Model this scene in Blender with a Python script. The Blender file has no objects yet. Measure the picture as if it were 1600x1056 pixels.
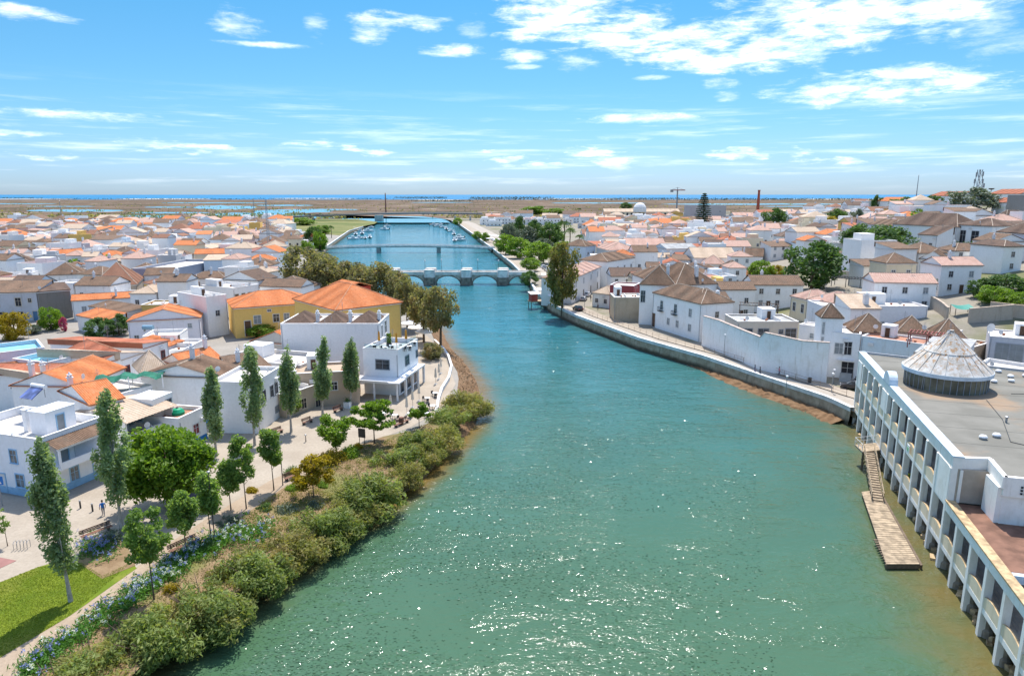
import bpy, bmesh, math, random
import numpy as np
from mathutils import Vector, Matrix
random.seed(7); np.random.seed(7)
R = math.radians
SC = bpy.context.scene
COL = SC.collection

# ------------------------------------------------------------------ camera
CAM_H, PITCH, FPX = 34.0, R(11.86), 1067.0
cd = bpy.data.cameras.new('camera'); cam = bpy.data.objects.new('camera', cd); COL.objects.link(cam)
cam.location = (0, 0, CAM_H); cam.rotation_euler = (math.pi/2 - PITCH, 0, 0)
cd.sensor_width = 36; cd.lens = 36*FPX/1600; cd.clip_start = 1; cd.clip_end = 90000
SC.camera = cam
# ------------------------------------------------------------------ light
DENOISE = True
SUN_AZ, SUN_EL = 7.0, 63.0        # degrees: azimuth clockwise from +Y (view direction)
SKY_STRENGTH, SUN_STRENGTH, EXPOSURE = 0.13, 2.6, 1.32
sd = bpy.data.lights.new('sun', 'SUN'); sun = bpy.data.objects.new('sun', sd); COL.objects.link(sun)
sd.energy = SUN_STRENGTH; sd.angle = R(0.53); sd.color = (1.0, 0.95, 0.88)
_sv = Vector((math.sin(R(SUN_AZ))*math.cos(R(SUN_EL)), math.cos(R(SUN_AZ))*math.cos(R(SUN_EL)), math.sin(R(SUN_EL))))
sun.rotation_euler = _sv.to_track_quat('Z', 'Y').to_euler(); sun.location = (0, 0, 200)
SC.view_settings.view_transform = 'Standard'; SC.view_settings.look = 'None'
SC.view_settings.exposure = EXPOSURE; SC.view_settings.gamma = 1; SC.view_settings.use_curve_mapping = False
SC.cycles.use_denoising = DENOISE
SC.cycles.max_bounces = 6; SC.cycles.diffuse_bounces = 4; SC.cycles.glossy_bounces = 3
SC.cycles.transmission_bounces = 4; SC.cycles.transparent_max_bounces = 6
SC.cycles.use_adaptive_sampling = False; SC.cycles.denoising_input_passes = 'RGB_ALBEDO_NORMAL'; SC.cycles.denoising_prefilter = 'ACCURATE'; SC.cycles.sample_clamp_direct = 45; SC.cycles.sample_clamp_indirect = 6; SC.cycles.caustics_reflective = False; SC.cycles.caustics_refractive = False

_c, _s = math.cos(PITCH), math.sin(PITCH)
def ray(px, py):
    a = (px-800)/FPX; b = (528-py)/FPX
    return Vector((a, _c+b*_s, -_s+b*_c))
def U(px, py, z=0.0):              # pixel of the 1600x1056 photograph -> point of the place at height z
    d = ray(px, py); t = (z-CAM_H)/d.z
    return Vector((d.x*t, d.y*t, z))
def PX(p):
    v = (p[0], p[1], p[2]-CAM_H); dep = v[1]*_c-v[2]*_s; up = v[1]*_s+v[2]*_c
    return (800+FPX*v[0]/dep, 528-FPX*up/dep)
def HT(base, py):                  # height of a vertical line standing at base whose top shows at row py
    lo, hi = 0.0, 80.0
    for _ in range(40):
        m = (lo+hi)/2
        if PX((base[0], base[1], base[2]+m))[1] > py: lo = m
        else: hi = m
    return lo
def sstep(x, a, b):
    t = min(1, max(0, (x-a)/(b-a))); return t*t*(3-2*t)

# ------------------------------------------------------------------ nodes
class NT:
    def __init__(s, nt): s.nt = nt; s.L = nt.links
    def n(s, t, **kw):
        o = s.nt.nodes.new(t)
        for k, v in kw.items(): setattr(o, k, v)
        return o
    def put(s, sock, v):
        if v is None: return
        if hasattr(v, 'is_output'): s.L.new(v, sock)
        else: sock.default_value = v
    def m(s, op, a, b=None, c=None, clamp=False):
        o = s.n('ShaderNodeMath', operation=op, use_clamp=clamp)
        s.put(o.inputs[0], a)
        if b is not None: s.put(o.inputs[1], b)
        if c is not None: s.put(o.inputs[2], c)
        return o.outputs[0]
    def vm(s, op, a, b=None):
        o = s.n('ShaderNodeVectorMath', operation=op); s.put(o.inputs[0], a)
        if b is not None: s.put(o.inputs[1], b)
        return o.outputs[0]
    def mix(s, f, a, b, blend='MIX'):
        o = s.n('ShaderNodeMix', data_type='RGBA', blend_type=blend, clamp_factor=True)
        s.put(o.inputs[0], f); s.put(o.inputs[6], a); s.put(o.inputs[7], b)
        return o.outputs[2]
    def noise(s, vec, scale, detail=4, rough=0.55, out=0, dist=0.0):
        o = s.n('ShaderNodeTexNoise'); s.put(o.inputs['Vector'], vec)
        o.inputs['Scale'].default_value = scale; o.inputs['Detail'].default_value = detail
        o.inputs['Roughness'].default_value = rough; o.inputs['Distortion'].default_value = dist
        return o.outputs[out]
    def ss(s, x, a, b):
        o = s.n('ShaderNodeMapRange', interpolation_type='SMOOTHSTEP'); s.put(o.inputs[0], x)
        s.put(o.inputs[1], a); s.put(o.inputs[2], b)
        return o.outputs[0]
    def bump(s, h, strength=0.3, dist=0.05):
        o = s.n('ShaderNodeBump'); o.inputs['Strength'].default_value = strength
        o.inputs['Distance'].default_value = dist; s.put(o.inputs['Height'], h)
        return o.outputs[0]
    def sep(s, v):
        o = s.n('ShaderNodeSeparateXYZ'); s.put(o.inputs[0], v); return o.outputs
    def comb(s, x, y, z):
        o = s.n('ShaderNodeCombineXYZ')
        for i, v in enumerate((x, y, z)): s.put(o.inputs[i], v)
        return o.outputs[0]
def c4(c): return (c[0], c[1], c[2], 1.0)
def new_mat(name):
    m = bpy.data.materials.new(name); m.use_nodes = True
    t = NT(m.node_tree); b = m.node_tree.nodes['Principled BSDF']
    return m, t, b
_plain = {}
def plain(name, col, rough=0.6, metal=0.0, var=0.12, scale=1.2, bump=0.0, spec=0.3):
    if name in _plain: return _plain[name]
    m, t, b = new_mat(name)
    pos = t.n('ShaderNodeNewGeometry').outputs['Position']
    f = t.ss(t.noise(pos, scale, 5), 0.3, 0.72)
    c = t.mix(f, c4([x*(1-var) for x in col]), c4([min(1, x*(1+var*0.6)) for x in col]))
    t.put(b.inputs['Base Color'], c); b.inputs['Roughness'].default_value = rough
    b.inputs['Metallic'].default_value = metal; b.inputs['Specular IOR Level'].default_value = spec
    if bump: t.put(b.inputs['Normal'], t.bump(t.noise(pos, scale*7, 5), bump, 0.03))
    _plain[name] = m; return m
_pl = {}
def plaster(col, dirt=0.35, name=None):
    key = (tuple(round(x, 3) for x in col), dirt)
    if key in _pl: return _pl[key]
    m, t, b = new_mat(name or 'plaster')
    pos = t.n('ShaderNodeNewGeometry').outputs['Position']
    streak = t.noise(t.vm('MULTIPLY', pos, (1.6, 1.6, 0.22)), 1.0, 6, 0.65)
    patch = t.noise(pos, 0.28, 5, 0.6)
    f1 = t.m('MULTIPLY', t.ss(streak, 0.52, 0.78), dirt)
    f2 = t.m('MULTIPLY', t.ss(patch, 0.5, 0.75), dirt*0.6)
    base = t.mix(t.ss(t.noise(pos, 2.5, 4), 0.3, 0.7), c4([x*0.94 for x in col]), c4(col))
    c = t.mix(f1, base, c4([col[0]*0.66, col[1]*0.62, col[2]*0.56]))
    c = t.mix(f2, c, c4([col[0]*0.74, col[1]*0.70, col[2]*0.62]))
    t.put(b.inputs['Base Color'], c); b.inputs['Roughness'].default_value = 0.85
    b.inputs['Specular IOR Level'].default_value = 0.15
    t.put(b.inputs['Normal'], t.bump(t.noise(pos, 9, 5), 0.18, 0.02))
    _pl[key] = m; return m
def tiles(name, ca, cb, old, oldf=0.4, light=None):
    m, t, b = new_mat(name)
    uv = t.n('ShaderNodeUVMap').outputs[0]; x, y, _ = t.sep(uv)
    pos = t.n('ShaderNodeNewGeometry').outputs['Position']
    cell = t.comb(t.m('FLOOR', t.m('DIVIDE', x, 0.25)), t.m('FLOOR', t.m('DIVIDE', y, 0.4)), 0)
    wn = t.n('ShaderNodeTexWhiteNoise', noise_dimensions='3D'); t.put(wn.inputs[0], t.vm('ADD', cell, t.vm('FLOOR', t.vm('MULTIPLY', pos, (.05, .05, 0)))))
    c = t.mix(wn.outputs[0], c4(ca), c4(cb))
    p1 = t.noise(pos, 0.45, 6, 0.7)
    c = t.mix(t.m('MULTIPLY', t.ss(p1, 0.42, 0.72), oldf), c, c4(old))
    p2 = t.noise(pos, 1.7, 5, 0.7)
    c = t.mix(t.m('MULTIPLY', t.ss(p2, 0.55, 0.75), oldf*0.8), c, c4([v*0.7 for v in old]))
    if light: c = t.mix(t.m('MULTIPLY', t.ss(t.noise(pos, 0.9, 5, .7), 0.55, 0.75), 0.5), c, c4(light))
    col_h = t.m('ABSOLUTE', t.m('SINE', t.m('MULTIPLY', x, math.pi/0.25)))
    row_h = t.m('FRACT', t.m('DIVIDE', y, 0.4))
    groove = t.m('MULTIPLY', t.m('SUBTRACT', 1.0, col_h), 0.35)
    c = t.mix(groove, c, c4([v*0.45 for v in old]))
    t.put(b.inputs['Base Color'], c); b.inputs['Roughness'].default_value = 0.8
    b.inputs['Specular IOR Level'].default_value = 0.2
    t.put(b.inputs['Normal'], t.bump(t.m('ADD', col_h, t.m('MULTIPLY', row_h, -0.5)), 0.5, 0.06))
    return m
def leafmat(name, ca, cb, transl=0.4, dry=None):
    m, t, b = new_mat(name)
    a = t.n('ShaderNodeAttribute', attribute_name='tint').outputs['Fac']
    oi = t.n('ShaderNodeObjectInfo').outputs['Random']
    c = t.mix(a, c4(ca), c4(cb))
    c = t.mix(t.m('MULTIPLY', oi, 0.35), c, c4([v*0.72 for v in ca]))
    if dry:
        pos = t.n('ShaderNodeNewGeometry').outputs['Position']
        c = t.mix(t.m('MULTIPLY', t.ss(t.noise(pos, 0.55, 4), 0.45, 0.7), 0.75), c, c4(dry))
    t.put(b.inputs['Base Color'], c); b.inputs['Roughness'].default_value = 0.55
    b.inputs['Specular IOR Level'].default_value = 0.25
    tr = t.n('ShaderNodeBsdfTranslucent'); t.put(tr.inputs[0], t.mix(1.0, c, (1.5, 1.5, 0.7, 1), 'MULTIPLY'))
    mx = t.n('ShaderNodeMixShader'); mx.inputs[0].default_value = transl
    t.L.new(b.outputs[0], mx.inputs[1]); t.L.new(tr.outputs[0], mx.inputs[2])
    t.L.new(mx.outputs[0], m.node_tree.nodes['Material Output'].inputs[0])
    return m
def glassy(name, col, rough=0.12):
    m, t, b = new_mat(name)
    pos = t.n('ShaderNodeNewGeometry').outputs['Position']
    f = t.ss(t.noise(pos, 0.8, 3), 0.35, 0.65)
    t.put(b.inputs['Base Color'], t.mix(f, c4([v*0.5 for v in col]), c4([v*1.5 for v in col])))
    b.inputs['Roughness'].default_value = rough; b.inputs['Specular IOR Level'].default_value = 0.6
    return m

# ------------------------------------------------------------------ sky: one world, clouds by direction
w = bpy.data.worlds.new('World'); SC.world = w; w.use_nodes = True
t = NT(w.node_tree)
bg = w.node_tree.nodes['Background']
sky = t.n('ShaderNodeTexSky', sky_type='NISHITA'); sky.sun_disc = False
sky.sun_elevation = R(SUN_EL); sky.sun_rotation = R(SUN_AZ); sky.altitude = 30
sky.air_density = 1.0; sky.dust_density = 0.5; sky.ozone_density = 2.0
d = t.n('ShaderNodeTexCoord').outputs['Generated']
dx, dy, dz = t.sep(d)
az = t.m('ARCTAN2', dx, dy); el = t.m('ARCSINE', dz)
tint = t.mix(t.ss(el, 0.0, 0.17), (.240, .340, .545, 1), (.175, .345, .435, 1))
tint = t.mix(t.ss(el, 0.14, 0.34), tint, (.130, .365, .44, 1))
tint = t.mix(t.ss(el, 0.36, 0.75), tint, (1.0, 1.0, 1.0, 1))  # untinted above the view: brighter unseen sky added to lift the shade
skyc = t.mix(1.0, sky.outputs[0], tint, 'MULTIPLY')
flat = t.comb(t.m('MULTIPLY', az, 1.0), t.m('MULTIPLY', el, 3.2), 0)
wob = t.noise(flat, 14.0, 9, 0.66, dist=.4)
wob2 = t.noise(t.comb(az, t.m('MULTIPLY', el, 5.0), 3.3), 22.0, 6, 0.65)
fine = t.m('ADD', t.m('MULTIPLY', t.m('SUBTRACT', wob, 0.5), 3.3), t.m('MULTIPLY', t.m('SUBTRACT', wob2, 0.5), 2.0))
def azel(px, py):
    v = ray(px, py).normalized(); return math.atan2(v.x, v.y), math.asin(v.z)
CL = [(880, 25, 110, 40, 1.0), (975, 45, 90, 32, 1), (1070, 68, 120, 32, 1), (1160, 88, 110, 24, 1), (1290, 30, 150, 42, 1.0), (1480, 12, 75, 32, .9), (1220, 75, 80, 30, .7),
      (1390, 135, 150, 24, .95), (620, 33, 75, 13, .75), (715, 79, 60, 9, .75), (808, 87, 45, 10, .7), (375, 40, 35, 20, .5), (495, 42, 20, 18, .4),
      (575, 55, 30, 12, .6), (135, 181, 85, 8, .75), (405, 69, 80, 4, .6), (40, 20, 60, 9, .75), (1000, 185, 95, 8, .75), (1130, 130, 32, 8, .75), (1135, 151, 20, 8, .5),
      (905, 100, 40, 14, .5), (1018, 122, 30, 4, .5), (1520, 28, 60, 20, .4), (1580, 70, 60, 14, .35), (815, 105, 30, 4, .5), (740, 45, 25, 12, .3)]
acc = None
for (px, py, rx, ry, a) in CL:
    a0, e0 = azel(px, py); wx, wy = rx/FPX*1.05, ry/FPX*1.15
    u = t.m('MULTIPLY', t.m('SUBTRACT', az, a0), 1/wx); v = t.m('MULTIPLY', t.m('SUBTRACT', el, e0), 1/wy)
    q = t.m('SUBTRACT', 1.0, t.m('ADD', t.m('MULTIPLY', u, u), t.m('MULTIPLY', v, v)))
    q = t.m('MAXIMUM', q, -1.6)
    dens = t.m('MULTIPLY', t.ss(t.m('ADD', q, fine), 0.05, 1.75), a)
    acc = dens if acc is None else t.m('MAXIMUM', acc, dens)
# low streaks of far cloud all round the horizon, and fair-weather cloud overhead, out of view, thickened to lift the shade
streak = t.noise(t.comb(t.m('MULTIPLY', az, 1.6), t.m('MULTIPLY', el, 26.0), 1.7), 3.0, 7, 0.62)
band = t.m('MULTIPLY', t.ss(el, 0.0, 0.03), t.m('SUBTRACT', 1.0, t.ss(el, 0.085, 0.15)))
acc = t.m('MAXIMUM', acc, t.m('MULTIPLY', t.m('MULTIPLY', t.ss(streak, 0.48, 0.78), band), 0.42))
cum = t.noise(t.comb(t.m('MULTIPLY', az, 2.4), t.m('MULTIPLY', el, 11.0), 5.1), 5.0, 7, 0.6)
cband = t.m('MULTIPLY', t.ss(el, 0.028, 0.045), t.m('SUBTRACT', 1.0, t.ss(el, 0.06, 0.085)))
acc = t.m('MAXIMUM', acc, t.m('MULTIPLY', t.m('MULTIPLY', t.ss(cum, 0.55, 0.70), cband), 0.55))
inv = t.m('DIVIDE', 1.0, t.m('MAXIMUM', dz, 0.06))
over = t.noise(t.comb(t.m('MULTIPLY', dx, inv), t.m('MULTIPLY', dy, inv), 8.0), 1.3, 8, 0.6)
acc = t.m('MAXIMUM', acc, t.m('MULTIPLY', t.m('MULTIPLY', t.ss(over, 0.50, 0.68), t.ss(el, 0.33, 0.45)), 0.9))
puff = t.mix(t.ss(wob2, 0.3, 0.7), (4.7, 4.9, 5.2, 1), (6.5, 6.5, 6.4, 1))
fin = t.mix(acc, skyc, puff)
w.cycles.sampling_method = 'MANUAL'; w.cycles.sample_map_resolution = 1024
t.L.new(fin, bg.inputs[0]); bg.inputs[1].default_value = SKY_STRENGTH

# ------------------------------------------------------------------ mesh helpers
class MB:
    def __init__(s): s.v = []; s.f = []; s.m = []; s.uv = []
    def face(s, pts, mi=0, uv=None):
        k = len(s.v); s.v.extend([tuple(p) for p in pts]); s.f.append(tuple(range(k, k+len(pts)))); s.m.append(mi)
        s.uv.append(uv)
    def box(s, x0, x1, y0, y1, z0, z1, mi=0, bottom=False, top=True):
        k = len(s.v)
        s.v += [(x0,y0,z0),(x1,y0,z0),(x1,y1,z0),(x0,y1,z0),(x0,y0,z1),(x1,y0,z1),(x1,y1,z1),(x0,y1,z1)]
        fs = [(0,1,5,4),(1,2,6,5),(2,3,7,6),(3,0,4,7)] + ([(4,5,6,7)] if top else []) + ([(3,2,1,0)] if bottom else [])
        for f in fs: s.f.append(tuple(k+i for i in f)); s.m.append(mi); s.uv.append(None)
    def obox(s, o, ex, ey, ez, mi=0):            # oriented box: corner o and three edge vectors
        o, ex, ey, ez = map(Vector, (o, ex, ey, ez)); k = len(s.v)
        for c in range(2):
            for (a, b) in ((0,0),(1,0),(1,1),(0,1)): s.v.append(tuple(o+ex*a+ey*b+ez*c))
        for f in [(0,1,5,4),(1,2,6,5),(2,3,7,6),(3,0,4,7),(4,5,6,7),(3,2,1,0)]:
            s.f.append(tuple(k+i for i in f)); s.m.append(mi); s.uv.append(None)
    def tube(s, pts, r, n=6, mi=0, cap=True):
        pts = [Vector(p) for p in pts]; rr = r if isinstance(r, (list, tuple)) else [r]*len(pts)
        k0 = len(s.v)
        for i, p in enumerate(pts):
            d = (pts[min(i+1, len(pts)-1)]-pts[max(i-1, 0)]).normalized()
            a = d.orthogonal().normalized() if abs(d.z) < 0.95 else Vector((1,0,0)).cross(d).normalized()
            b = d.cross(a)
            for j in range(n):
                q = 2*math.pi*j/n; s.v.append(tuple(p+(a*math.cos(q)+b*math.sin(q))*rr[i]))
        for i in range(len(pts)-1):
            for j in range(n):
                s.f.append((k0+i*n+j, k0+i*n+(j+1)%n, k0+(i+1)*n+(j+1)%n, k0+(i+1)*n+j)); s.m.append(mi); s.uv.append(None)
        if cap:
            s.f.append(tuple(k0+(len(pts)-1)*n+j for j in range(n))); s.m.append(mi); s.uv.append(None)
            s.f.append(tuple(k0+n-1-j for j in range(n))); s.m.append(mi); s.uv.append(None)
    def lathe(s, prof, n=16, mi=0, c=(0,0,0)):   # prof: (radius, z)
        k0 = len(s.v)
        for (r, z) in prof:
            for j in range(n):
                q = 2*math.pi*j/n; s.v.append((c[0]+r*math.cos(q), c[1]+r*math.sin(q), c[2]+z))
        for i in range(len(prof)-1):
            for j in range(n):
                s.f.append((k0+i*n+j, k0+i*n+(j+1)%n, k0+(i+1)*n+(j+1)%n, k0+(i+1)*n+j)); s.m.append(mi); s.uv.append(None)
        s.f.append(tuple(k0+(len(prof)-1)*n+j for j in range(n))); s.m.append(mi); s.uv.append(None)
    def prism(s, poly, z0, z1, mi=0):            # poly: ccw (x,y)
        n = len(poly); k = len(s.v)
        s.v += [(p[0],p[1],z0) for p in poly]+[(p[0],p[1],z1) for p in poly]
        for i in range(n):
            j = (i+1) % n; s.f.append((k+i, k+j, k+n+j, k+n+i)); s.m.append(mi); s.uv.append(None)
        s.f.append(tuple(k+n+i for i in range(n))); s.m.append(mi); s.uv.append(None)
        s.f.append(tuple(k+n-1-i for i in range(n))); s.m.append(mi); s.uv.append(None)
    def mesh(s, name, mats, smooth=False):
        me = bpy.data.meshes.new(name); me.from_pydata(s.v, [], s.f)
        for m_ in (mats if isinstance(mats, (list, tuple)) else [mats]): me.materials.append(m_)
        me.polygons.foreach_set('material_index', s.m)
        if any(u is not None for u in s.uv):
            l = me.uv_layers.new(name='UVMap'); buf = []
            for f, u in zip(s.f, s.uv):
                for i in range(len(f)): buf += (u[i] if u is not None else (s.v[f[i]][0], s.v[f[i]][2]))
            l.data.foreach_set('uv', buf)
        if smooth: me.polygons.foreach_set('use_smooth', [True]*len(s.f))
        return me
    def build(s, name, mats, parent=None, smooth=False, loc=None):
        return link(name, s.mesh(name, mats, smooth), parent, loc)
def link(name, me, parent=None, loc=None, rz=0.0, sc=None):
    o = bpy.data.objects.new(name, me); COL.objects.link(o)
    if parent is not None: o.parent = parent
    if loc is not None: o.location = loc
    if rz: o.rotation_euler = (0, 0, rz)
    if sc: o.scale = sc
    return o
def tag(o, label, cat, group=None, kind=None):
    if label: o['label'] = label
    if cat: o['category'] = cat
    if group: o['group'] = group
    if kind: o['kind'] = kind
    return o
def thing(name, label, cat, loc=(0,0,0), rz=0.0, group=None):
    o = bpy.data.objects.new(name, None); COL.objects.link(o); o.location = loc; o.rotation_euler = (0,0,rz)
    o.empty_display_size = 0.5
    return tag(o, label, cat, group)
def struct(o): o['kind'] = 'structure'; return o
def stuff(o): o['kind'] = 'stuff'; return o
_kids = {}
def copy_thing(o, loc, rz=None, label=None, sc=None):
    def rec(src, par):
        c = src.copy(); COL.objects.link(c)
        if par is not None: c.parent = par
        for ch in src.children: rec(ch, c)
        return c
    r = rec(o, None); r.location = loc
    if rz is not None: r.rotation_euler = (0, 0, rz)
    if sc is not None: r.scale = sc if isinstance(sc, tuple) else (sc, sc, sc)
    if label: r['label'] = label
    return r
def ORD(i): return ['first','second','third','fourth','fifth','sixth','seventh','eighth','ninth','tenth','eleventh','twelfth','thirteenth','fourteenth','fifteenth','sixteenth','seventeenth','eighteenth','nineteenth','twentieth'][i]

# ------------------------------------------------------------------ foliage
def leaves_mesh(name, P, tint, size, mat, asp=0.55, outward=None, seed=0):
    rs = np.random.RandomState(seed); N = len(P)
    n = rs.normal(size=(N,3))
    if outward is not None: n += outward
    n /= np.linalg.norm(n, axis=1)[:,None]+1e-9
    a = np.cross(n, rs.normal(size=(N,3))); a /= np.linalg.norm(a, axis=1)[:,None]+1e-9
    b = np.cross(n, a)
    L = (size*(0.6+0.8*rs.rand(N)))[:,None] if np.isscalar(size) else (size*(0.7+0.6*rs.rand(N)))[:,None]
    V = np.stack([P-a*L, P+b*L*asp, P+a*L, P-b*L*asp], 1).reshape(-1,3)
    me = bpy.data.meshes.new(name); me.vertices.add(4*N); me.loops.add(4*N); me.polygons.add(N)
    me.vertices.foreach_set('co', V.astype(np.float32).ravel())
    me.loops.foreach_set('vertex_index', np.arange(4*N, dtype=np.int32))
    me.polygons.foreach_set('loop_start', np.arange(0, 4*N, 4, dtype=np.int32))
    at = me.attributes.new('tint', 'FLOAT', 'POINT'); at.data.foreach_set('value', np.repeat(tint, 4).astype(np.float32))
    me.materials.append(mat); me.update(); me.validate()
    return me
def clumped(n, centers, rad, seed, squash=0.8):
    rs = np.random.RandomState(seed); K = len(centers); rad = np.broadcast_to(rad, (K,))
    w_ = rad**2.2; k = rs.choice(K, n, p=w_/w_.sum())
    d = rs.normal(size=(n,3)); d /= np.linalg.norm(d, axis=1)[:,None]
    r = rs.rand(n)**0.42
    off = d*(r*rad[k])[:,None]; off[:,2] *= squash
    ctint = rs.rand(K)
    t_ = np.clip(0.55*ctint[k]+0.45*rs.rand(n), 0, 1)
    return centers[k]+off, t_, d
# ================================================================== SETTING
WZ = -2.2
LW = [(20,-33),(46,-29.3),(51.2,-27),(55.8,-24.4),(64.3,-21.1),(69.1,-18.3),(79.9,-12.8),(91.7,-9.1),(104.1,-6.1),(112.4,-5.3),(128.6,-6.5),(146.9,-10.6),(159.7,-14.6),(179,-18.5),(209,-24.5),(259,-55),(278,-68),(320,-85),(412,-107.8),(435,-119.8),(472,-125.4),(652,-154),(752,-160),(974,-189),(1150,-260),(1400,-400)]
RW = [(20,28.7),(46,36.4),(57.9,39.7),(94.2,51.2),(104,54.2),(110,53.2),(124.2,47.1),(140.1,40.6),(158.3,30.4),(190,18.1),(211.5,12.1),(235.2,8.8),(272.3,6.7),(339.8,0),(435.2,-12.2),(559.8,-28.6),(831,-65.4),(951,-88),(1150,-150),(1400,-270)]
def interp(T, y):
    if y <= T[0][0]: return T[0][1]
    for (a, xa), (b, xb) in zip(T, T[1:]):
        if y <= b: return xa+(xb-xa)*(y-a)/(b-a)
    return T[-1][1]
def XL(y): return interp(LW, y)
def XR(y): return interp(RW, y)
def zt(x, y):                       # ground height: flat on the left bank, a castle hill on the right one
    xr = XR(y)
    if x < xr: return 0.0
    q = max(0.0, x-0.25*y); h = min(29.0, 0.155*q)
    s = sstep(x-xr, 14, 45)*sstep(y, 108, 150)*(1-sstep(y, 480, 700))
    return 0.3+h*s
def T(px, py, lift=0.0):            # pixel -> point on the ground of the right bank (the ray meets the hill)
    d = ray(px, py); a = 20.0
    while a < 3000:
        p = Vector((0,0,CAM_H))+d*a
        if p.z <= zt(p.x, p.y)+lift: return p
        a += 0.4
    return U(px, py, 0)

# --- materials of the ground
def ground_mat(name, ca, cb, scale, bump=0.3, extra=None):
    m, t, b = new_mat(name)
    pos = t.n('ShaderNodeNewGeometry').outputs['Position']
    f = t.ss(t.noise(pos, scale, 7, 0.65), 0.33, 0.68); g = t.ss(t.noise(pos, scale*14, 4), 0.3, 0.7)
    c = t.mix(f, c4(ca), c4(cb)); c = t.mix(t.m('MULTIPLY', g, 0.35), c, c4([v*0.7 for v in ca]))
    if extra: c = t.mix(t.m('MULTIPLY', t.ss(t.noise(pos, scale*0.35, 5), 0.48, 0.66), 0.8), c, c4(extra))
    t.put(b.inputs['Base Color'], c); b.inputs['Roughness'].default_value = 0.9; b.inputs['Specular IOR Level'].default_value = 0.15
    t.put(b.inputs['Normal'], t.bump(t.noise(pos, scale*20, 5), bump, 0.04))
    return m
G_TOWN = ground_mat('street_paving', (.27,.245,.21), (.33,.30,.26), 0.15)
G_PROM = ground_mat('cobble_paving', (.34,.285,.222), (.41,.35,.278), 0.22, 0.35)
G_PATH = ground_mat('path_gravel', (.33,.25,.175), (.40,.315,.23), 0.35, 0.5)
G_SOIL = ground_mat('planting_soil', (.20,.13,.07), (.30,.21,.12), 0.5, 0.8, (.16,.17,.05))
G_LAWN = ground_mat('lawn_grass', (.11,.165,.012), (.18,.22,.02), 0.4, 1.0, (.22,.22,.04))
G_FIELD = ground_mat('field_grass', (.13,.145,.04), (.24,.22,.09), 0.04, 0.6, (.09,.12,.03))
G_MUD = ground_mat('river_mud', (.15,.085,.042), (.25,.155,.085), 0.6, 1.0)
G_ROAD = ground_mat('quay_paving', (.36,.315,.26), (.43,.385,.33), 0.3, 0.2)
G_HILL = ground_mat('hill_earth', (.25,.22,.175), (.30,.27,.22), 0.12, 0.4, (.12,.13,.04))
def marsh_mat():
    m, t, b = new_mat('salt_marsh')
    pos = t.n('ShaderNodeNewGeometry').outputs['Position']
    p = t.vm('MULTIPLY', pos, (0.6, 1.0, 1.0))
    f = t.ss(t.noise(p, 0.006, 8, 0.6), 0.40, 0.62); g = t.ss(t.noise(p, 0.018, 7, 0.65), 0.45, 0.6)
    c = t.mix(f, (.085,.07,.045,1), (.20,.145,.105,1)); c = t.mix(t.m('MULTIPLY', g, .7), c, (.125,.075,.055,1))
    c = t.mix(t.m('MULTIPLY', t.ss(t.noise(p, 0.05, 5), .55, .7), .8), c, (.07,.085,.025,1))
    c = t.mix(t.m('MULTIPLY', t.ss(t.noise(p, 0.011, 6, .6), .60, .66), .9), c, (.42,.33,.26,1))
    t.put(b.inputs['Base Color'], c); b.inputs['Roughness'].default_value = 0.95; b.inputs['Specular IOR Level'].default_value = 0.05
    return m
def water_mat(name, near, far, shallow_and_shade, bumps, rough=0.06):
    m, t, b = new_mat(name)
    pos = t.n('ShaderNodeNewGeometry').outputs['Position']; x, y, z = t.sep(pos)
    sh = t.n('ShaderNodeAttribute', attribute_name='shallow_and_shade').outputs['Fac']
    c = t.mix(t.ss(y, 42, 210), c4(near), c4(far))  # bluer base colour with distance: sky reflection painted in
    c = t.mix(t.m('MULTIPLY', t.ss(t.noise(pos, 0.03, 4), 0.4, 0.7), 0.35), c, c4([v*0.7 for v in near]))
    shf = t.ss(t.m('ADD', sh, t.m('MULTIPLY', t.m('SUBTRACT', t.noise(pos, 0.25, 5), 0.5), 0.5)), 0.2, 1.0)
    c = t.mix(shf, c, c4(shallow_and_shade))
    t.put(b.inputs['Base Color'], c); b.inputs['Roughness'].default_value = rough
    b.inputs['IOR'].default_value = 1.33; b.inputs['Specular IOR Level'].default_value = 0.5
    h = None
    for (sc, a, st) in bumps:
        q = t.m('MULTIPLY', t.noise(t.vm('MULTIPLY', pos, st), sc, 3, 0.5), a)
        h = q if h is None else t.m('ADD', h, q)
    calm = t.m('ADD', 0.5, t.m('MULTIPLY', t.ss(t.noise(t.vm('MULTIPLY', pos, (1, 2.2, 1)), 0.09, 5), 0.38, 0.66), 0.85))
    t.put(b.inputs['Normal'], t.bump(t.m('MULTIPLY', h, calm), 1.0, 1.0))
    return m
def plain_sea():
    m, t, b = new_mat('sea_water'); pos = t.n('ShaderNodeNewGeometry').outputs['Position']
    t.put(b.inputs['Base Color'], t.mix(t.ss(t.noise(t.vm('MULTIPLY', pos, (.3,1,1)), .0015, 5), .35, .65), (.010,.135,.285,1), (.020,.18,.34,1)))
    b.inputs['Roughness'].default_value = .5; b.inputs['Specular IOR Level'].default_value = .15; return m
M_WATER = water_mat('river_water', (.055,.118,.062), (.024,.155,.195), (.165,.105,.030), [(0.45, .26, (1,1.6,1)), (1.5, .11, (1,1.5,1)), (3.6, .045, (.8,1.3,1))], 0.06)
M_SEA = plain_sea()
M_POND = water_mat('pond_water', (.02,.21,.28), (.02,.23,.32), (.02,.2,.3), [(0.2, .1, (1,1,1))], 0.15)

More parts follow.
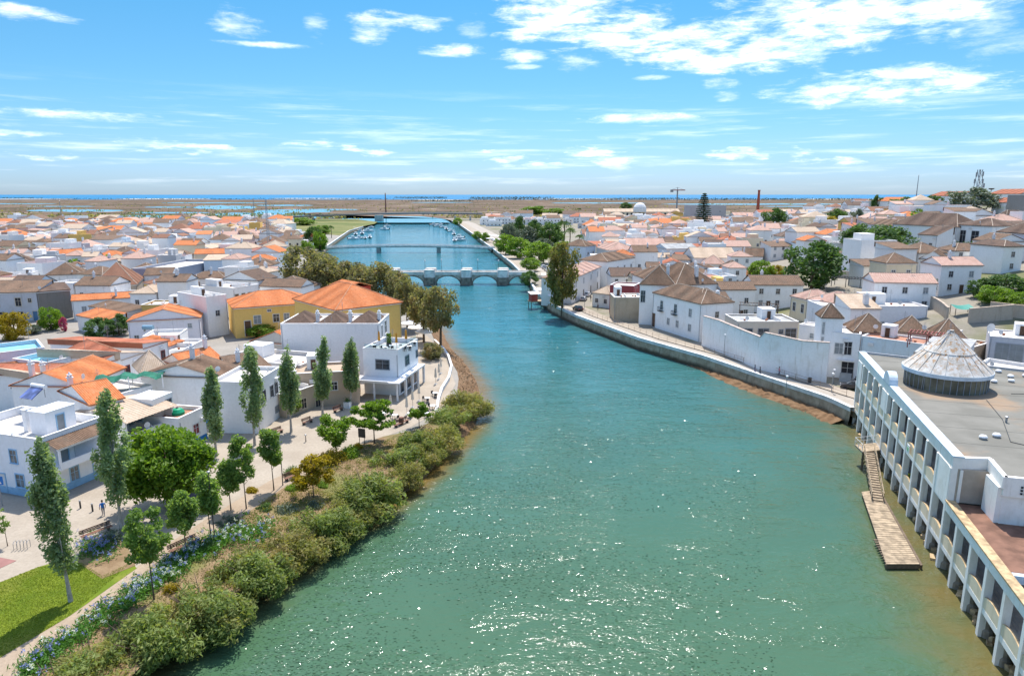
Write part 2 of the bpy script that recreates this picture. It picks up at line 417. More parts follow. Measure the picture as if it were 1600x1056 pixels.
# --- river: one sheet with a tone attribute (bed near the surface; market hall reflection and shade painted in)
def ys_list():
    out = []; y = 18.0
    while y < 1400: out.append(y); y += max(1.2, y*0.02)
    return out
YS = ys_list()
mb = MB(); sh = []
NX = 26
for y in YS:
    a, b_ = XL(y)-3, XR(y)+(9 if y < 104 else 1)
    for i in range(NX+1):
        u = i/NX; u = 0.5-0.5*math.cos(math.pi*u)
        x = a+(b_-a)*u; mb.v.append((x, y, WZ))
        dl = max(0, x-XL(y)); dr = max(0, XR(y)-x)
        k = math.exp(-dl/3.6)*(1.1 if y < 190 else .5)
        if y < 125: k = max(k, 0.42*math.exp(-(dr/10.0)**2)+0.25*math.exp(-dr/3))  # wide strip paints the market hall's reflection and shade over the near bed
        elif y < 300: k = max(k, 0.45*math.exp(-dr/5.0))
        sh.append(k)
for j in range(len(YS)-1):
    for i in range(NX):
        q = j*(NX+1)+i; mb.f.append((q, q+1, q+NX+2, q+NX+1)); mb.m.append(0); mb.uv.append(None)
me = mb.mesh('river', M_WATER); at = me.attributes.new('shallow_and_shade', 'FLOAT', 'POINT'); at.data.foreach_set('value', sh)
struct(link('river', me))
# --- left bank land
def strip(name, ys, prof, mat, smooth=False):
    mb = MB(); n = None
    for y in ys:
        row = prof(y); n = len(row); mb.v.extend(row)
    for j in range(len(ys)-1):
        for i in range(n-1):
            q = j*n+i; mb.f.append((q, q+1, q+n+1, q+n)); mb.m.append(0); mb.uv.append(None)
    return struct(mb.build(name, mat, smooth=smooth))
rnd = random.Random(3)
SL = [(-3.5,-3.4),(-1.2,-2.75),(0,-2.25),(1.2,-1.7),(2.6,-0.75),(4.0,-0.05),(5.5,0),(12,0),(40,0),(120,0),(400,0),(1400,0)]
def profL(y):
    k = 1 if y < 200 else (min(3, 1+(y-200)/150) if y < 425 else (.12 if y < 745 else 2))
    return [(XL(y)-s*(k if s < 6 else 1)+(rnd.uniform(-.35,.35) if 0 <= s < 4 and y < 200 else 0), y, z-(.3 if 0 <= s < 3 else 0)) for s, z in SL]
strip('left_bank_ground', [y for y in YS if y < 805], profL, G_TOWN)
strip('riverbank_mud', [y for y in YS if y < 200], lambda y: [(XL(y)-s+rnd.uniform(-.2,.2), y, z+0.03+rnd.uniform(-.05,.08)) for s, z in SL[:6]], G_MUD)
SR = [0.0, 0.6, 4, 8, 14, 20, 28, 38, 50, 64, 80, 100, 125, 150, 180, 215, 255, 300, 350, 420, 520, 700, 1100, 1600]
def profR(y):
    o = 9.5 if y < 103 else (9.5*(1-sstep(y, 103, 106)) if y < 106 else 0)
    return [(XR(y)+o+s, y, zt(XR(y)+o+s, y)) for s in SR]
strip('right_bank_ground', sorted([y for y in YS if y < 1000]+[103.0, 104.5, 106.0]), profR, G_HILL)
mb = MB(); mb.face([(-9000,990,-.5),(9000,990,-.5),(9000,4700,-.5),(-9000,4700,-.5)]); mb.face([(-9000,798,-.5),(XL(798)-1,798,-.5),(XL(860)-1,860,-.5),(XL(930)-1,930,-.5),(XL(990)-1,990,-.5),(-9000,990,-.5)]); struct(mb.build('salt_marsh', marsh_mat()))
mb = MB(); mb.face([(-60000,4600,-1),(60000,4600,-1),(60000,70000,-1),(-60000,70000,-1)]); struct(mb.build('sea', M_SEA))
mb = MB(); mb.face([(-60000,-3000,-4),(60000,-3000,-4),(60000,4650,-4),(-60000,4650,-4)]); struct(mb.build('river_bed', G_MUD))
def sheet(name, pix, z, mat, z0=0.0):
    mb = MB(); mb.face([tuple(U(px, py, z0)+Vector((0,0,z))) for px, py in pix]); o = mb.build(name, mat)
    bm = bmesh.new(); bm.from_mesh(o.data); bmesh.ops.triangulate(bm, faces=bm.faces[:], ngon_method='EAR_CLIP')
    for f in bm.faces:
        if f.normal.z < 0: f.normal_flip()
    bm.to_mesh(o.data); bm.free(); return struct(o)
def blobsheet(name, x0, x1, y0, y1, z, mat, seed):
    r = random.Random(seed); n = 18; top = []; bot = []
    for i in range(n+1):
        u = i/n; px = x0+(x1-x0)*u; k = math.sin(math.pi*min(1, max(0, u)))**0.35
        c = (y0+y1)/2; h = (y1-y0)/2
        top.append((px, c-h*k*r.uniform(.6,1))); bot.append((px, c+h*k*r.uniform(.6,1)))
    return sheet(name, top+bot[::-1], z, mat, -.5)
for i, (x0,x1,y0,y1) in enumerate([(40,195,327,331.5),(150,345,336.0,341.5),(300,402,320.5,328),(225,300,323,325),(195,330,331.5,334),(330,470,332,338.5),(395,520,327,333.5),(400,490,320,322.5),(40,150,322,323.5),(470,560,326.5,329),(640,740,316,317.2),(860,1010,316.6,318.4),(1030,1345,318.0,320.5),(1190,1420,322,324),(1330,1600,317.5,319.5),(250,420,316.5,318),(-80,90,318,319.5)]):
    blobsheet('marsh_pond', x0, x1, y0, y1, 0.05+0.02*i, M_POND, i)
M_SAND = ground_mat('sand', (.55,.47,.36), (.66,.58,.46), 0.01)
for i, (x0,x1,y0,y1) in enumerate([(180,330,310.6,311.8),(420,560,309.8,310.8),(-60,120,311,311.8),(650,720,312.5,313.6),(830,980,310.2,311),(1230,1420,311,312.3)]):
    blobsheet('sand_bank', x0, x1, y0, y1, 0.5+0.02*i, M_SAND, 40+i)

sheet('far_river', [(585,348),(704,348),(694,342),(660,338.5),(610,338),(560,341),(500,341.5),(440,339),(395,335.5),(398,331),(450,333),(520,335.5),(570,335.5),(610,335),(668,335.5),(720,341),(735,347),(640,349)][:11]+[(470,334.5),(540,337),(585,338.5)][:0], .06, M_POND, -.5)
# --- left promenade sheets
sheet('promenade', [(-60,800),(-60,960),(0,935),(130,875),(215,890),(330,838),(395,795),(470,752),(540,705),(640,668),(690,640),(712,600),(694,556),(668,525),(650,520),(610,560),(560,600),(520,622),(440,652),(330,700),(160,762),(72,784),(0,772)], 0.02, G_PROM)
sheet('path', [(-60,1075),(0,1026),(110,960),(215,885),(262,850),(330,806),(420,752),(470,728),(505,705),(520,718),(440,762),(385,800),(330,838),(262,882),(200,926),(100,1002),(25,1062),(-60,1130)], 0.04, G_PATH)
sheet('lawn', [(-60,935),(0,910),(60,886),(88,878),(128,880),(160,900),(205,880),(214,888),(110,962),(0,1028),(-60,1070)], 0.055, G_LAWN)
sheet('planting_bed', [(120,878),(132,850),(160,835),(188,838),(198,850),(212,884),(160,905)], 0.075, G_SOIL)
sheet('planting_strip', [(25,1064),(100,1004),(200,928),(262,884),(330,840),(385,802),(440,764),(478,742),(515,708),(548,700),(600,682),(650,672),(690,650),(700,655),(640,740),(560,790),(500,830),(430,885),(340,950),(230,1030),(190,1075),(60,1110)], 0.06, G_SOIL)
sheet('red_paving_panel', [(-20,868),(0,871),(26,876),(0,888),(-20,893)], 0.045, plain('red_paver', (.30,.15,.13), .9))
sheet('green_field', [(436,352),(452,344),(500,342.5),(556,342.5),(590,347),(585,350),(556,356),(530,368),(505,366),(480,362),(455,360)], .05, G_FIELD, 0)
# --- right quay road
rys = [y for y in YS if 104 < y < 250]
strip('quay_road', [104.2]+rys, lambda y: [(XR(y)+0.62, y, zt(XR(y)+.6, y)+.03), (XR(y)+4.6, y, zt(XR(y)+4.6, y)+.03)], G_ROAD)
strip('quay_walk', [104.2]+rys, lambda y: [(XR(y)+4.6, y, zt(XR(y)+4.6, y)+.16), (XR(y)+8.2, y, zt(XR(y)+8, y)+.16)], G_PROM)
strip('far_quay', [y for y in YS if 270 < y < 900], lambda y: [(XR(y)+1.0, y, .36), (XR(y)+9, y, .36)], G_PROM)
strip('far_quay_road', [y for y in YS if 280 < y < 900], lambda y: [(XR(y)+9, y, .34), (XR(y)+20, y, .34)], G_ROAD)
M_QUAY = None
def quay_mat():
    m, t, b = new_mat('quay_stone')
    pos = t.n('ShaderNodeNewGeometry').outputs['Position']; z = t.sep(pos)[2]
    f = t.ss(t.noise(pos, 0.5, 7, .7), .35, .68)
    c = t.mix(f, (.30,.22,.145,1), (.48,.38,.27,1))
    lev = t.m('ADD', z, t.m('MULTIPLY', t.noise(pos, 0.6, 4), 0.9))
    c = t.mix(t.m('SUBTRACT', 1.0, t.ss(lev, -1.4, -.5)), c, (.075,.06,.035,1))
    c = t.mix(t.m('MULTIPLY', t.ss(t.noise(t.vm('MULTIPLY', pos, (1.5,1.5,.2)), 1, 5), .55, .7), .6), c, (.10,.085,.06,1))
    t.put(b.inputs['Base Color'], c); b.inputs['Roughness'].default_value = .9
    br = t.n('ShaderNodeTexBrick'); t.put(br.inputs['Vector'], t.comb(t.m('ADD', t.sep(pos)[0], t.sep(pos)[1]), z, 0)); br.inputs['Scale'].default_value = 1.2
    t.put(b.inputs['Normal'], t.bump(t.m('ADD', br.outputs['Fac'], t.noise(pos, 5, 4)), .6, .05)); return m
M_QUAY = quay_mat()
M_WHITE = plain('white_paint', (.78,.78,.78), .6, var=.08)
M_CAP = plain('parapet_render', (.70,.68,.66), .8, var=.18, scale=.8)
M_PARSIDE = plaster((.50,.55,.60), .5, 'parapet_paint')
def quay(name, label, y0, y1, fx, side, cap_h):
    ys = [y0]+[y for y in YS if y0 < y < y1]+[y1]
    if ys[-1]-ys[-2] < .2: ys.pop(-2)
    q = thing(name, label, 'quay wall')
    def row(prof):
        mb = MB(); n = len(prof)
        for y in ys: mb.v.extend([(fx(y)+side*a, y, z) for a, z in prof])
        for j in range(len(ys)-1):
            for i in range(n-1): mb.f.append((j*n+i, j*n+i+1, (j+1)*n+i+1, (j+1)*n+i)); mb.m.append(0); mb.uv.append(None)
        return mb
    row([(-.55,-3.6),(-.35,-1.5),(-.30,-1.5),(-.15,.1),(.75,.1),(.75,-1)]).build('stone_face', M_QUAY, q)
    row([(-.22,.1),(-.22,.1+cap_h*.8),(-.28,.1+cap_h*.8),(-.28,.1+cap_h),(.46,.1+cap_h),(.46,.1)]).build('parapet', M_CAP, q)
    return q
quay('quay_wall', 'long curved stone quay wall with white parapet beside the right-hand river road', 104.2, 262, XR, 1, .75)
quay('quay_wall', 'straight stone quay wall beyond the arched bridge, below the row of parked white cars', 283, 432, XR, 1, .7)
quay('quay_wall', 'far right quay wall beyond the footbridge with boats moored along it', 440, 900, XR, 1, .6)
quay('quay_wall', 'far left quay wall beyond the footbridge in front of the palm trees', 440, 740, XL, -1, .6)
# mud and rocks below the right quay wall
mb = MB(); ysm = [y for y in np.arange(105, 190, .7)]
prof_n = 7
for y in ysm:
    wdt = 3.0*sstep(y, 101, 106)*(1-sstep(y, 125, 150))+0.7
    for i in range(prof_n):
        u = i/(prof_n-1); mb.v.append((XR(y)-wdt*(1-u)*rnd.uniform(.9,1.1)-.2, y+rnd.uniform(-.25,.25), WZ-.35+1.05*u**.8*min(1, wdt/3)+rnd.uniform(-.14,.2)*(1 if 0 < i else 0)))
for j in range(len(ysm)-1):
    for i in range(prof_n-1): q = j*prof_n+i; mb.f.append((q, q+1, q+prof_n+1, q+prof_n)); mb.m.append(0); mb.uv.append(None)
struct(mb.build('mud_shore', G_MUD))

# ================================================================== BRIDGES
M_STONE = plain('bridge_stone', (.54,.50,.42), .9, var=.45, scale=.9, bump=.6)
M_STONED = plain('pier_stone', (.29,.25,.20), .9, var=.5, scale=.8, bump=.6)
M_PAR = plain('lime_render', (.82,.79,.74), .85, var=.25, scale=.5)
M_DARKMETAL = plain('dark_metal', (.06,.065,.07), .5, .6)
M_GREYMETAL = plain('grey_metal', (.35,.36,.37), .45, .6)
M_CONC = plain('concrete', (.42,.42,.40), .85, var=.2, scale=.5)
BY, BW = 278.0, 5.6
rb = thing('arched_bridge', 'old stone arched bridge with white refuges over its piers, crossing the river', 'bridge', (0, 0, 0))
piers = [p for p in [U(667,450,WZ).x+k*15.0 for k in range(-4, 3)]]
def bz(x): return 2.0+0.25*math.cos((x+30)/40)
spans = [-83]+piers+[9.0]
for i in range(len(spans)-1):
    a = spans[i]+(2.3 if i > 0 else 0); b_ = spans[i+1]-(2.3 if i < len(spans)-2 else 0); n = 20
    mb = MB()
    for yy, flip in ((BY, False), (BY+BW, True)):
        for k in range(n):
            u0, u1 = k/n, (k+1)/n; pts = []
            xs = (a+(b_-a)*u0, a+(b_-a)*u1)
            zs = [-2.6+3.9*math.sqrt(max(0, 1-(2*u-1)**2)) if 0 < u < 1 else -2.6 for u in (u0, u1)]
            f = [(xs[0],yy,zs[0]),(xs[1],yy,zs[1]),(xs[1],yy,bz(xs[1])),(xs[0],yy,bz(xs[0]))]
            mb.face(f[::-1] if flip else f)
            if not flip: mb.face([(xs[0],BY,zs[0]),(xs[0],BY+BW,zs[0]),(xs[1],BY+BW,zs[1]),(xs[1],BY,zs[1])])
    mb.build('arch_span', M_STONE, rb)
    mb = MB()                                       # voussoir ring, stones proud of the spandrel
    nv = 17
    for k in range(nv):
        th0, th1 = math.pi*k/nv+.012, math.pi*(k+1)/nv-.012; c = (a+b_)/2; rx = (b_-a)/2
        P = [(c-rx*math.cos(q)*(1 if r == 0 else 1.09), -2.6+3.9*math.sin(q)*(1 if r == 0 else 1.13)) for q, r in ((th0,0),(th1,0),(th1,1),(th0,1))]
        pr = .08+.04*(k % 2)
        mb.face([(x, BY-pr, z) for x, z in P])
        for (x0,z0),(x1,z1) in zip(P, P[1:]+P[:1]): mb.face([(x0,BY-pr,z0),(x0,BY,z0),(x1,BY,z1),(x1,BY-pr,z1)])
    stuff(mb.build('arch_stones', M_STONED, rb))
mb = MB(); mb.box(-84, 12, BY+.3, BY+BW-.3, 1.7, 2.05); mb.build('roadway', G_PROM, rb)
for k, yy in enumerate((BY-.1, BY+BW-.3)):
    for i in range(len(spans)-1):
        a = spans[i]+(2.35 if i else 0); b_ = spans[i+1]-(2.35 if i < len(spans)-2 else 0)
        mb = MB(); mb.box(a, b_, yy, yy+.4, 1.9, 2.95); mb.box(a, b_, yy-.12, yy+.5, 2.95, 3.12); mb.build('parapet', M_PAR, rb)
for x in piers:
    mb = MB(); mb.prism([(x-2.35,BY-.05),(x-1.5,BY-2.2),(x+1.5,BY-2.2),(x+2.35,BY-.05),(x+2.35,BY+BW+2),(x-2.35,BY+BW+2)], -4, .95); mb.build('pier', M_STONED, rb)
    mb = MB(); mb.prism([(x-2.3,BY-.02),(x-1.6,BY-1.9),(x+1.6,BY-1.9),(x+2.3,BY-.02)], .95, 3.9)
    mb.prism([(x-2.45,BY+.1),(x-1.75,BY-2.05),(x+1.75,BY-2.05),(x+2.45,BY+.1)], 3.9, 4.15); mb.build('refuge', M_PAR, rb)
    mb = MB(); mb.prism([(x-2.3,BY+BW),(x+2.3,BY+BW),(x+1.6,BY+BW+1.9),(x-1.6,BY+BW+1.9)], .95, 4.1); mb.build('refuge', M_PAR, rb)
mb = MB(); mb.box(8.5, 16, BY-2, BY+BW+2, -3, 1.9); mb.build('abutment', M_STONE, rb)
# lamp posts on it
def lamp_proto(label, h=5.0, arm=True, group=None):
    l = thing('street_lamp', label, 'street lamp', (0,0,0), 0, group)
    mb = MB(); mb.lathe([(.14,0),(.14,.5),(.07,.55),(.05,h)], 8); mb.build('pole', M_DARKMETAL, l)
    mb = MB(); mb.lathe([(.02,h),(.2,h+.1),(.26,h+.5),(.08,h+.75),(.02,h+.9)], 8); mb.build('lantern', M_WHITE, l)
    return l
LAMP = lamp_proto('slim lamp post with a lantern on the bridge parapet', 5.2, group='lamp posts on the arched bridge')
LAMP.location = (piers[0]+7.5, BY+BW-.6, 2.05); first = True
for k, x in enumerate([piers[3]-1.8, piers[4]-1.8, piers[5]-1.8, piers[6]-1.8, piers[4]+4.5, piers[5]+4.5]):
    copy_thing(LAMP, (x, BY+(.6 if k < 4 else BW-.6), 2.05), None, 'slim lamp post on the arched bridge, '+['near side, left of the visible refuges','near side, beside the first visible refuge','near side, beside the second visible refuge','near side, beside the last refuge','far side, over the left visible arch','far side, over the middle visible arch'][k])
LAMP['label'] = 'slim lamp post at the far left end of the arched bridge, partly behind trees'
# footbridge
fy0, fy1 = 434.0, 440.0
fb = thing('footbridge', 'low white footbridge with slim deck on two piers beyond the arched bridge', 'bridge')
n = 36; x0, x1 = -122.0, -11.0
def fz(u): return 0.75+1.35*math.sin(math.pi*u)
mb = MB()
for k in range(n):
    u0, u1 = k/n, (k+1)/n; a, b_ = x0+(x1-x0)*u0, x0+(x1-x0)*u1
    mb.obox((a, fy0, fz(u0)-.9), (b_-a, 0, fz(u1)-fz(u0)), (0, 6, 0), (0, 0, .9))
mb.build('deck', M_CONC, fb)
for yy in (fy0-.05, fy1-.1):
    mb = MB(); mb.tube([(x0+(x1-x0)*k/n, yy, fz(k/n)+1.1) for k in range(n+1)], .07, 5); mb.tube([(x0+(x1-x0)*k/n, yy, fz(k/n)+.6) for k in range(n+1)], .04, 4)
    for k in range(n+1): mb.box(x0+(x1-x0)*k/n-.05, x0+(x1-x0)*k/n+.05, yy-.05, yy+.05, fz(k/n), fz(k/n)+1.1)
    mb.build('railing', M_WHITE, fb)
    mb = MB()
    for k in range(n):
        a, b_ = k/n, (k+1)/n; mb.obox((x0+(x1-x0)*a, yy-.1, fz(a)-.35), ((x1-x0)/n, 0, fz(b_)-fz(a)), (0,.14,0), (0,0,.85))
    mb.build('edge_beam', M_PAR, fb)
for px in (582, 680):
    x = U(px, 399, WZ).x; mb = MB(); mb.box(x-1.1, x+1.1, fy0+.8, fy1-.8, -4, 1.0); mb.build('pier', M_CONC, fb)
# far road bridge
M_CONC_SHADE = plain('shaded_concrete', (.22,.215,.21), .85, var=.2, scale=.3)  # concrete darkened to paint in the deck's shade side
hb = thing('road_bridge', 'long grey road bridge on a single broad pier far down the river', 'bridge')
mb = MB(); n = 40; hx0, hx1 = U(455, 341, 4).x*1.0, 0
P0, P1 = (-330.0, 905.0), (-40.0, 930.0)
def hz(u): return 3.0+7.2*math.sin(math.pi*min(1, u*1.0)*.62+.15)
for k in range(n):
    u0, u1 = k/n, (k+1)/n
    a = (P0[0]+(P1[0]-P0[0])*u0, P0[1]+(P1[1]-P0[1])*u0); b_ = (P0[0]+(P1[0]-P0[0])*u1, P0[1]+(P1[1]-P0[1])*u1)
    mb.obox((a[0], a[1], hz(u0)-1.9), (b_[0]-a[0], b_[1]-a[1], hz(u1)-hz(u0)), (0, 11, 0), (0, 0, 1.9))
mb.build('deck', M_CONC_SHADE, hb)
mb = MB(); mb.tube([(P0[0]+(P1[0]-P0[0])*k/n, P0[1]+(P1[1]-P0[1])*k/n, hz(k/n)+1.0) for k in range(n+1)], .25, 4); mb.build('guard_rail', M_GREYMETAL, hb)
xp = U(596, 347, WZ).x; mb = MB(); mb.box(xp-5, xp+5, 909, 918, -4, 7.4); mb.build('pier', M_CONC, hb)
for xx in (-285., -262., -75., -55.):
    mb = MB(); mb.box(xx-1.2, xx+1.2, 912, 918, -1, 6 if xx > -250 else 3); mb.build('pier', M_CONC, hb)
# ================================================================== HOUSES
T_OR = tiles('orange_roof_tiles', (.56,.165,.05), (.66,.24,.09), (.38,.15,.07), .40, (.66,.36,.20))
T_RED = tiles('red_roof_tiles', (.40,.12,.06), (.50,.18,.10), (.24,.11,.07), .5)
T_BRN = tiles('weathered_brown_roof_tiles', (.175,.105,.065), (.25,.155,.10), (.10,.075,.055), .7, (.33,.25,.17))
T_DRK = tiles('dark_brown_roof_tiles', (.135,.085,.06), (.19,.12,.085), (.085,.065,.055), .6, (.24,.19,.14))
T_TAN = tiles('pale_tan_roof_tiles', (.52,.39,.28), (.60,.47,.35), (.40,.29,.19), .5, (.68,.56,.42))
T_PINK = tiles('pink_roof_tiles', (.50,.30,.235), (.58,.39,.31), (.36,.22,.16), .5, (.68,.54,.44))
T_GREY = plain('grey_flat_roof', (.40,.40,.39), .9, var=.25, scale=.5)
T_PALE = plain('pale_roof_terrace', (.60,.55,.50), .9, var=.2, scale=.5)
T_AQUA = plain('aqua_roof_paint', (.22,.56,.66), .6, var=.15, scale=.6)
T_TERRA = plain('terracotta_roof_terrace', (.40,.19,.12), .85, var=.2, scale=.6)
ROOF = {'orange': T_OR, 'red': T_RED, 'brown': T_BRN, 'dark brown': T_DRK, 'tan': T_TAN, 'pink': T_PINK, 'grey': T_GREY, 'pale': T_PALE, 'aqua': T_AQUA, 'terracotta': T_TERRA}
W_WHITE, W_OFF, W_CREAM, W_BLUE, W_GREY = (.90,.89,.87), (.84,.80,.76), (.76,.66,.48), (.70,.78,.84), (.52,.52,.53)
W_YEL, W_OCH, W_PINK, W_STONE, W_LILAC, W_BEIGE = (.80,.53,.17), (.62,.42,.14), (.66,.48,.42), (.36,.31,.25), (.70,.68,.74), (.64,.56,.46)
M_RIDGE = plain('ridge_mortar', (.50,.40,.31), .9, var=.35, scale=2)
M_RIDGEW = plain('white_verge', (.76,.73,.70), .85, var=.12, scale=2)
M_GLASS = glassy('window_glass', (.045,.055,.065)); M_DARK = plain('dark_opening', (.035,.035,.04), .8)
M_FRAME = plain('window_surround', (.70,.69,.67), .7)
M_FRAMEB = plain('blue_trim', (.30,.50,.68), .7); M_FRAMEY = plain('stone_trim', (.60,.52,.40), .8)
M_FRAMEM = plain('maroon_trim', (.25,.06,.06), .7); M_FRAMEG = plain('grey_trim', (.30,.32,.35), .7)
M_DOORB = plain('brown_door', (.11,.06,.035), .6); M_DOORBL = plain('blue_door', (.10,.20,.32), .6); M_DOORG = plain('green_door', (.05,.12,.07), .6)
M_SHUT = plain('grey_shutter', (.25,.27,.28), .7)
M_CORN = plain('cornice_white', (.76,.74,.72), .8, var=.12)
def slope(mb, P0, P1, Q1, Q0, fine, mi=0):
    """tiled slope: eave P0->P1, top Q0->Q1 (may coincide). fine: build the tile columns as relief"""
    P0, P1, Q1, Q0 = map(Vector, (P0, P1, Q1, Q0))
    e = (P1-P0); L = e.length; e /= L
    nrm = e.cross(Q0-P0 if (Q0-P0).length > .01 else Q1-P0).normalized(); s = nrm.cross(e)
    u0, u1 = (Q0-P0).dot(e), (Q1-P0).dot(e); vt = (Q0-P0).dot(s)
    def vmax(u):
        if u <= 0 and u0 > 0 or u >= L and u1 < L: return 0.0
        if u < u0: return vt*u/u0
        if u > u1: return vt*(L-u)/(L-u1)
        return vt
    if not fine:
        pts = [P0, P1, Q1, Q0]; uv = [(0,0),(L,0),(u1,vt),(u0,vt)]
        if (Q1-Q0).length < .01: pts = [P0, P1, Q1]; uv = uv[:3]
        mb.face(pts, mi, uv); return
    p = 0.26 if fine == 1 else 0.5
    n = max(2, int(L/p)*2); us = sorted(set([L*i/n for i in range(n+1)]+[max(0,min(L,u0)), max(0,min(L,u1))]))
    h = 0.055 if fine == 1 else .08
    rows = []
    for i, u in enumerate(us):
        o = nrm*(h if int(round(u/(L/n))) % 2 else 0)
        rows.append((P0+e*u+o, P0+e*u+s*vmax(u)+o, u, vmax(u)))
    for a, b in zip(rows, rows[1:]):
        if b[3] < .01 and a[3] < .01: continue
        if a[3] < .01: mb.face([a[0], b[0], b[1]], mi, [(a[2],0),(b[2],0),(b[2],b[3])])
        elif b[3] < .01: mb.face([a[0], b[0], a[1]], mi, [(a[2],0),(b[2],0),(a[2],a[3])])
        else: mb.face([a[0], b[0], b[1], a[1]], mi, [(a[2],0),(b[2],0),(b[2],b[3]),(a[2],a[3])])
def roof_into(mb, rmb, w, d, z, rise, kind, oh=.25, fine=0, cx=0.0, cy=0.0, mi=0, rr=.1):
    """roof over the rectangle |x|<w/2, 0<y<d (front at y=0); rmb collects ridge lines"""
    x0, x1, y0, y1 = cx-w/2-oh, cx+w/2+oh, cy-oh, cy+d+oh
    A, B, C, D = (x0,y0,z), (x1,y0,z), (x1,y1,z), (x0,y1,z)
    zr = z+rise; ym = (y0+y1)/2; xm = cx
    def tri_wall(p, q, r_): mb.face([p, q, r_], mi)
    if kind == 'gable_x':
        E, F = (x0,ym,zr), (x1,ym,zr); slope(mb, A, B, F, E, fine, mi); slope(mb, C, D, E, F, fine, mi); rid = [(E,F)]
    elif kind == 'gable_y':
        E, F = (xm,y0,zr), (xm,y1,zr); slope(mb, B, C, F, E, fine, mi); slope(mb, D, A, E, F, fine, mi); rid = [(E,F)]
    elif kind == 'hip':
        if x1-x0 >= y1-y0:
            k = (y1-y0)/2*.95; E, F = (x0+k,ym,zr), (x1-k,ym,zr)
            slope(mb, A, B, F, E, fine, mi); slope(mb, B, C, F, F, fine, mi); slope(mb, C, D, E, F, fine, mi); slope(mb, D, A, E, E, fine, mi)
            rid = [(E,F),(A,E),(D,E),(B,F),(C,F)]
        else:
            k = (x1-x0)/2*.95; E, F = (xm,y0+k,zr), (xm,y1-k,zr)
            slope(mb, A, B, E, E, fine, mi); slope(mb, B, C, F, E, fine, mi); slope(mb, C, D, F, F, fine, mi); slope(mb, D, A, E, F, fine, mi)
            rid = [(E,F),(A,E),(B,E),(C,F),(D,F)]
    elif kind == 'pyramid':
        E = (xm,ym,zr)
        for p, q in ((A,B),(B,C),(C,D),(D,A)): slope(mb, p, q, E, E, fine, mi)
        rid = [(p,E) for p in (A,B,C,D)]
    elif kind == 'shed':                       # falls towards the front
        E, F = (x0,y1,zr), (x1,y1,zr); slope(mb, A, B, F, E, fine, mi); rid = [(E,F)]
        mb.face([C, D, E, F], mi)
    elif kind == 'shed_r':                     # falls to the right
        E, F = (x0,y0,zr), (x0,y1,zr); slope(mb, B, C, F, E, fine, mi); rid = [(E,F)]; mb.face([D, A, E, F], mi)
    elif kind == 'shed_l':
        E, F = (x1,y0,zr), (x1,y1,zr); slope(mb, D, A, E, F, fine, mi); rid = [(E,F)]; mb.face([B, C, F, E], mi)
    if rmb is not None and rr:
        for p, q in rid: rmb.tube([Vector(p)+Vector((0,0,.04)), Vector(q)+Vector((0,0,.04))], rr, 5)
    th = .16                                    # fascia below the eave
    k = len(mb.v)
    if kind in ('hip', 'pyramid', 'gable_x', 'gable_y'):
        for p, q in ((A,B),(B,C),(C,D),(D,A)):
            mb.face([(p[0],p[1],z-th),(q[0],q[1],z-th),(q[0],q[1],z-.003),(p[0],p[1],z-.003)], mi, [(0,0),(.02,0),(.02,.02),(0,.02)])
        mb.face([(x0,y1,z-th),(x1,y1,z-th),(x1,y0,z-th),(x0,y0,z-th)], mi, [(0,0)]*4)
    else:
        for p, q in ((A,B),): mb.face([(p[0],p[1],z-th),(q[0],q[1],z-th),(q[0],q[1],z-.003),(p[0],p[1],z-.003)], mi, [(0,0),(.02,0),(.02,.02),(0,.02)])
def walls_into(mb, w, d, zb, ze, rise, kind, mi=0, cx=0.0, cy=0.0):
    x0, x1, y0, y1 = cx-w/2, cx+w/2, cy, cy+d
    mb.box(x0, x1, y0, y1, zb, ze-.01, mi)
    if kind == 'gable_x':
        for x in (x0, x1): mb.face([(x,y0,ze-.01),(x,y1,ze-.01),(x,(y0+y1)/2,ze+rise-.12)], mi)
    elif kind == 'gable_y':
        for y in (y0, y1): mb.face([(x0,y,ze-.01),(x1,y,ze-.01),((x0+x1)/2,y,ze+rise-.12)], mi)
    elif kind == 'shed':
        for x in (x0, x1): mb.face([(x,y0,ze-.01),(x,y1,ze-.01),(x,y1,ze+rise-.12)], mi)
        mb.face([(x0,y1-.01,ze-.01),(x1,y1-.01,ze-.01),(x1,y1-.01,ze+rise-.15),(x0,y1-.01,ze+rise-.15)], mi)
    elif kind in ('shed_r', 'shed_l'):
        xx = x0 if kind == 'shed_r' else x1; xo = x1 if kind == 'shed_r' else x0
        for y in (y0, y1): mb.face([(xo,y,ze-.01),(xx,y,ze-.01),(xx,y,ze+rise-.12)], mi)
        xi = xx+(.01 if kind == 'shed_r' else -.01)
        mb.face([(xi,y0,ze-.01),(xi,y1,ze-.01),(xi,y1,ze+rise-.15),(xi,y0,ze+rise-.15)], mi)
def parapet_into(mb, w, d, z, h, t=.22, mi=0, cx=0.0, cy=0.0):
    x0, x1, y0, y1 = cx-w/2, cx+w/2, cy, cy+d
    mb.box(x0, x1, y0, y0+t, z-.02, z+h, mi); mb.box(x0, x1, y1-t, y1, z-.02, z+h, mi)
    mb.box(x0, x0+t, y0+t, y1-t, z-.02, z+h, mi); mb.box(x1-t, x1, y0+t, y1-t, z-.02, z+h, mi)
_win = {}
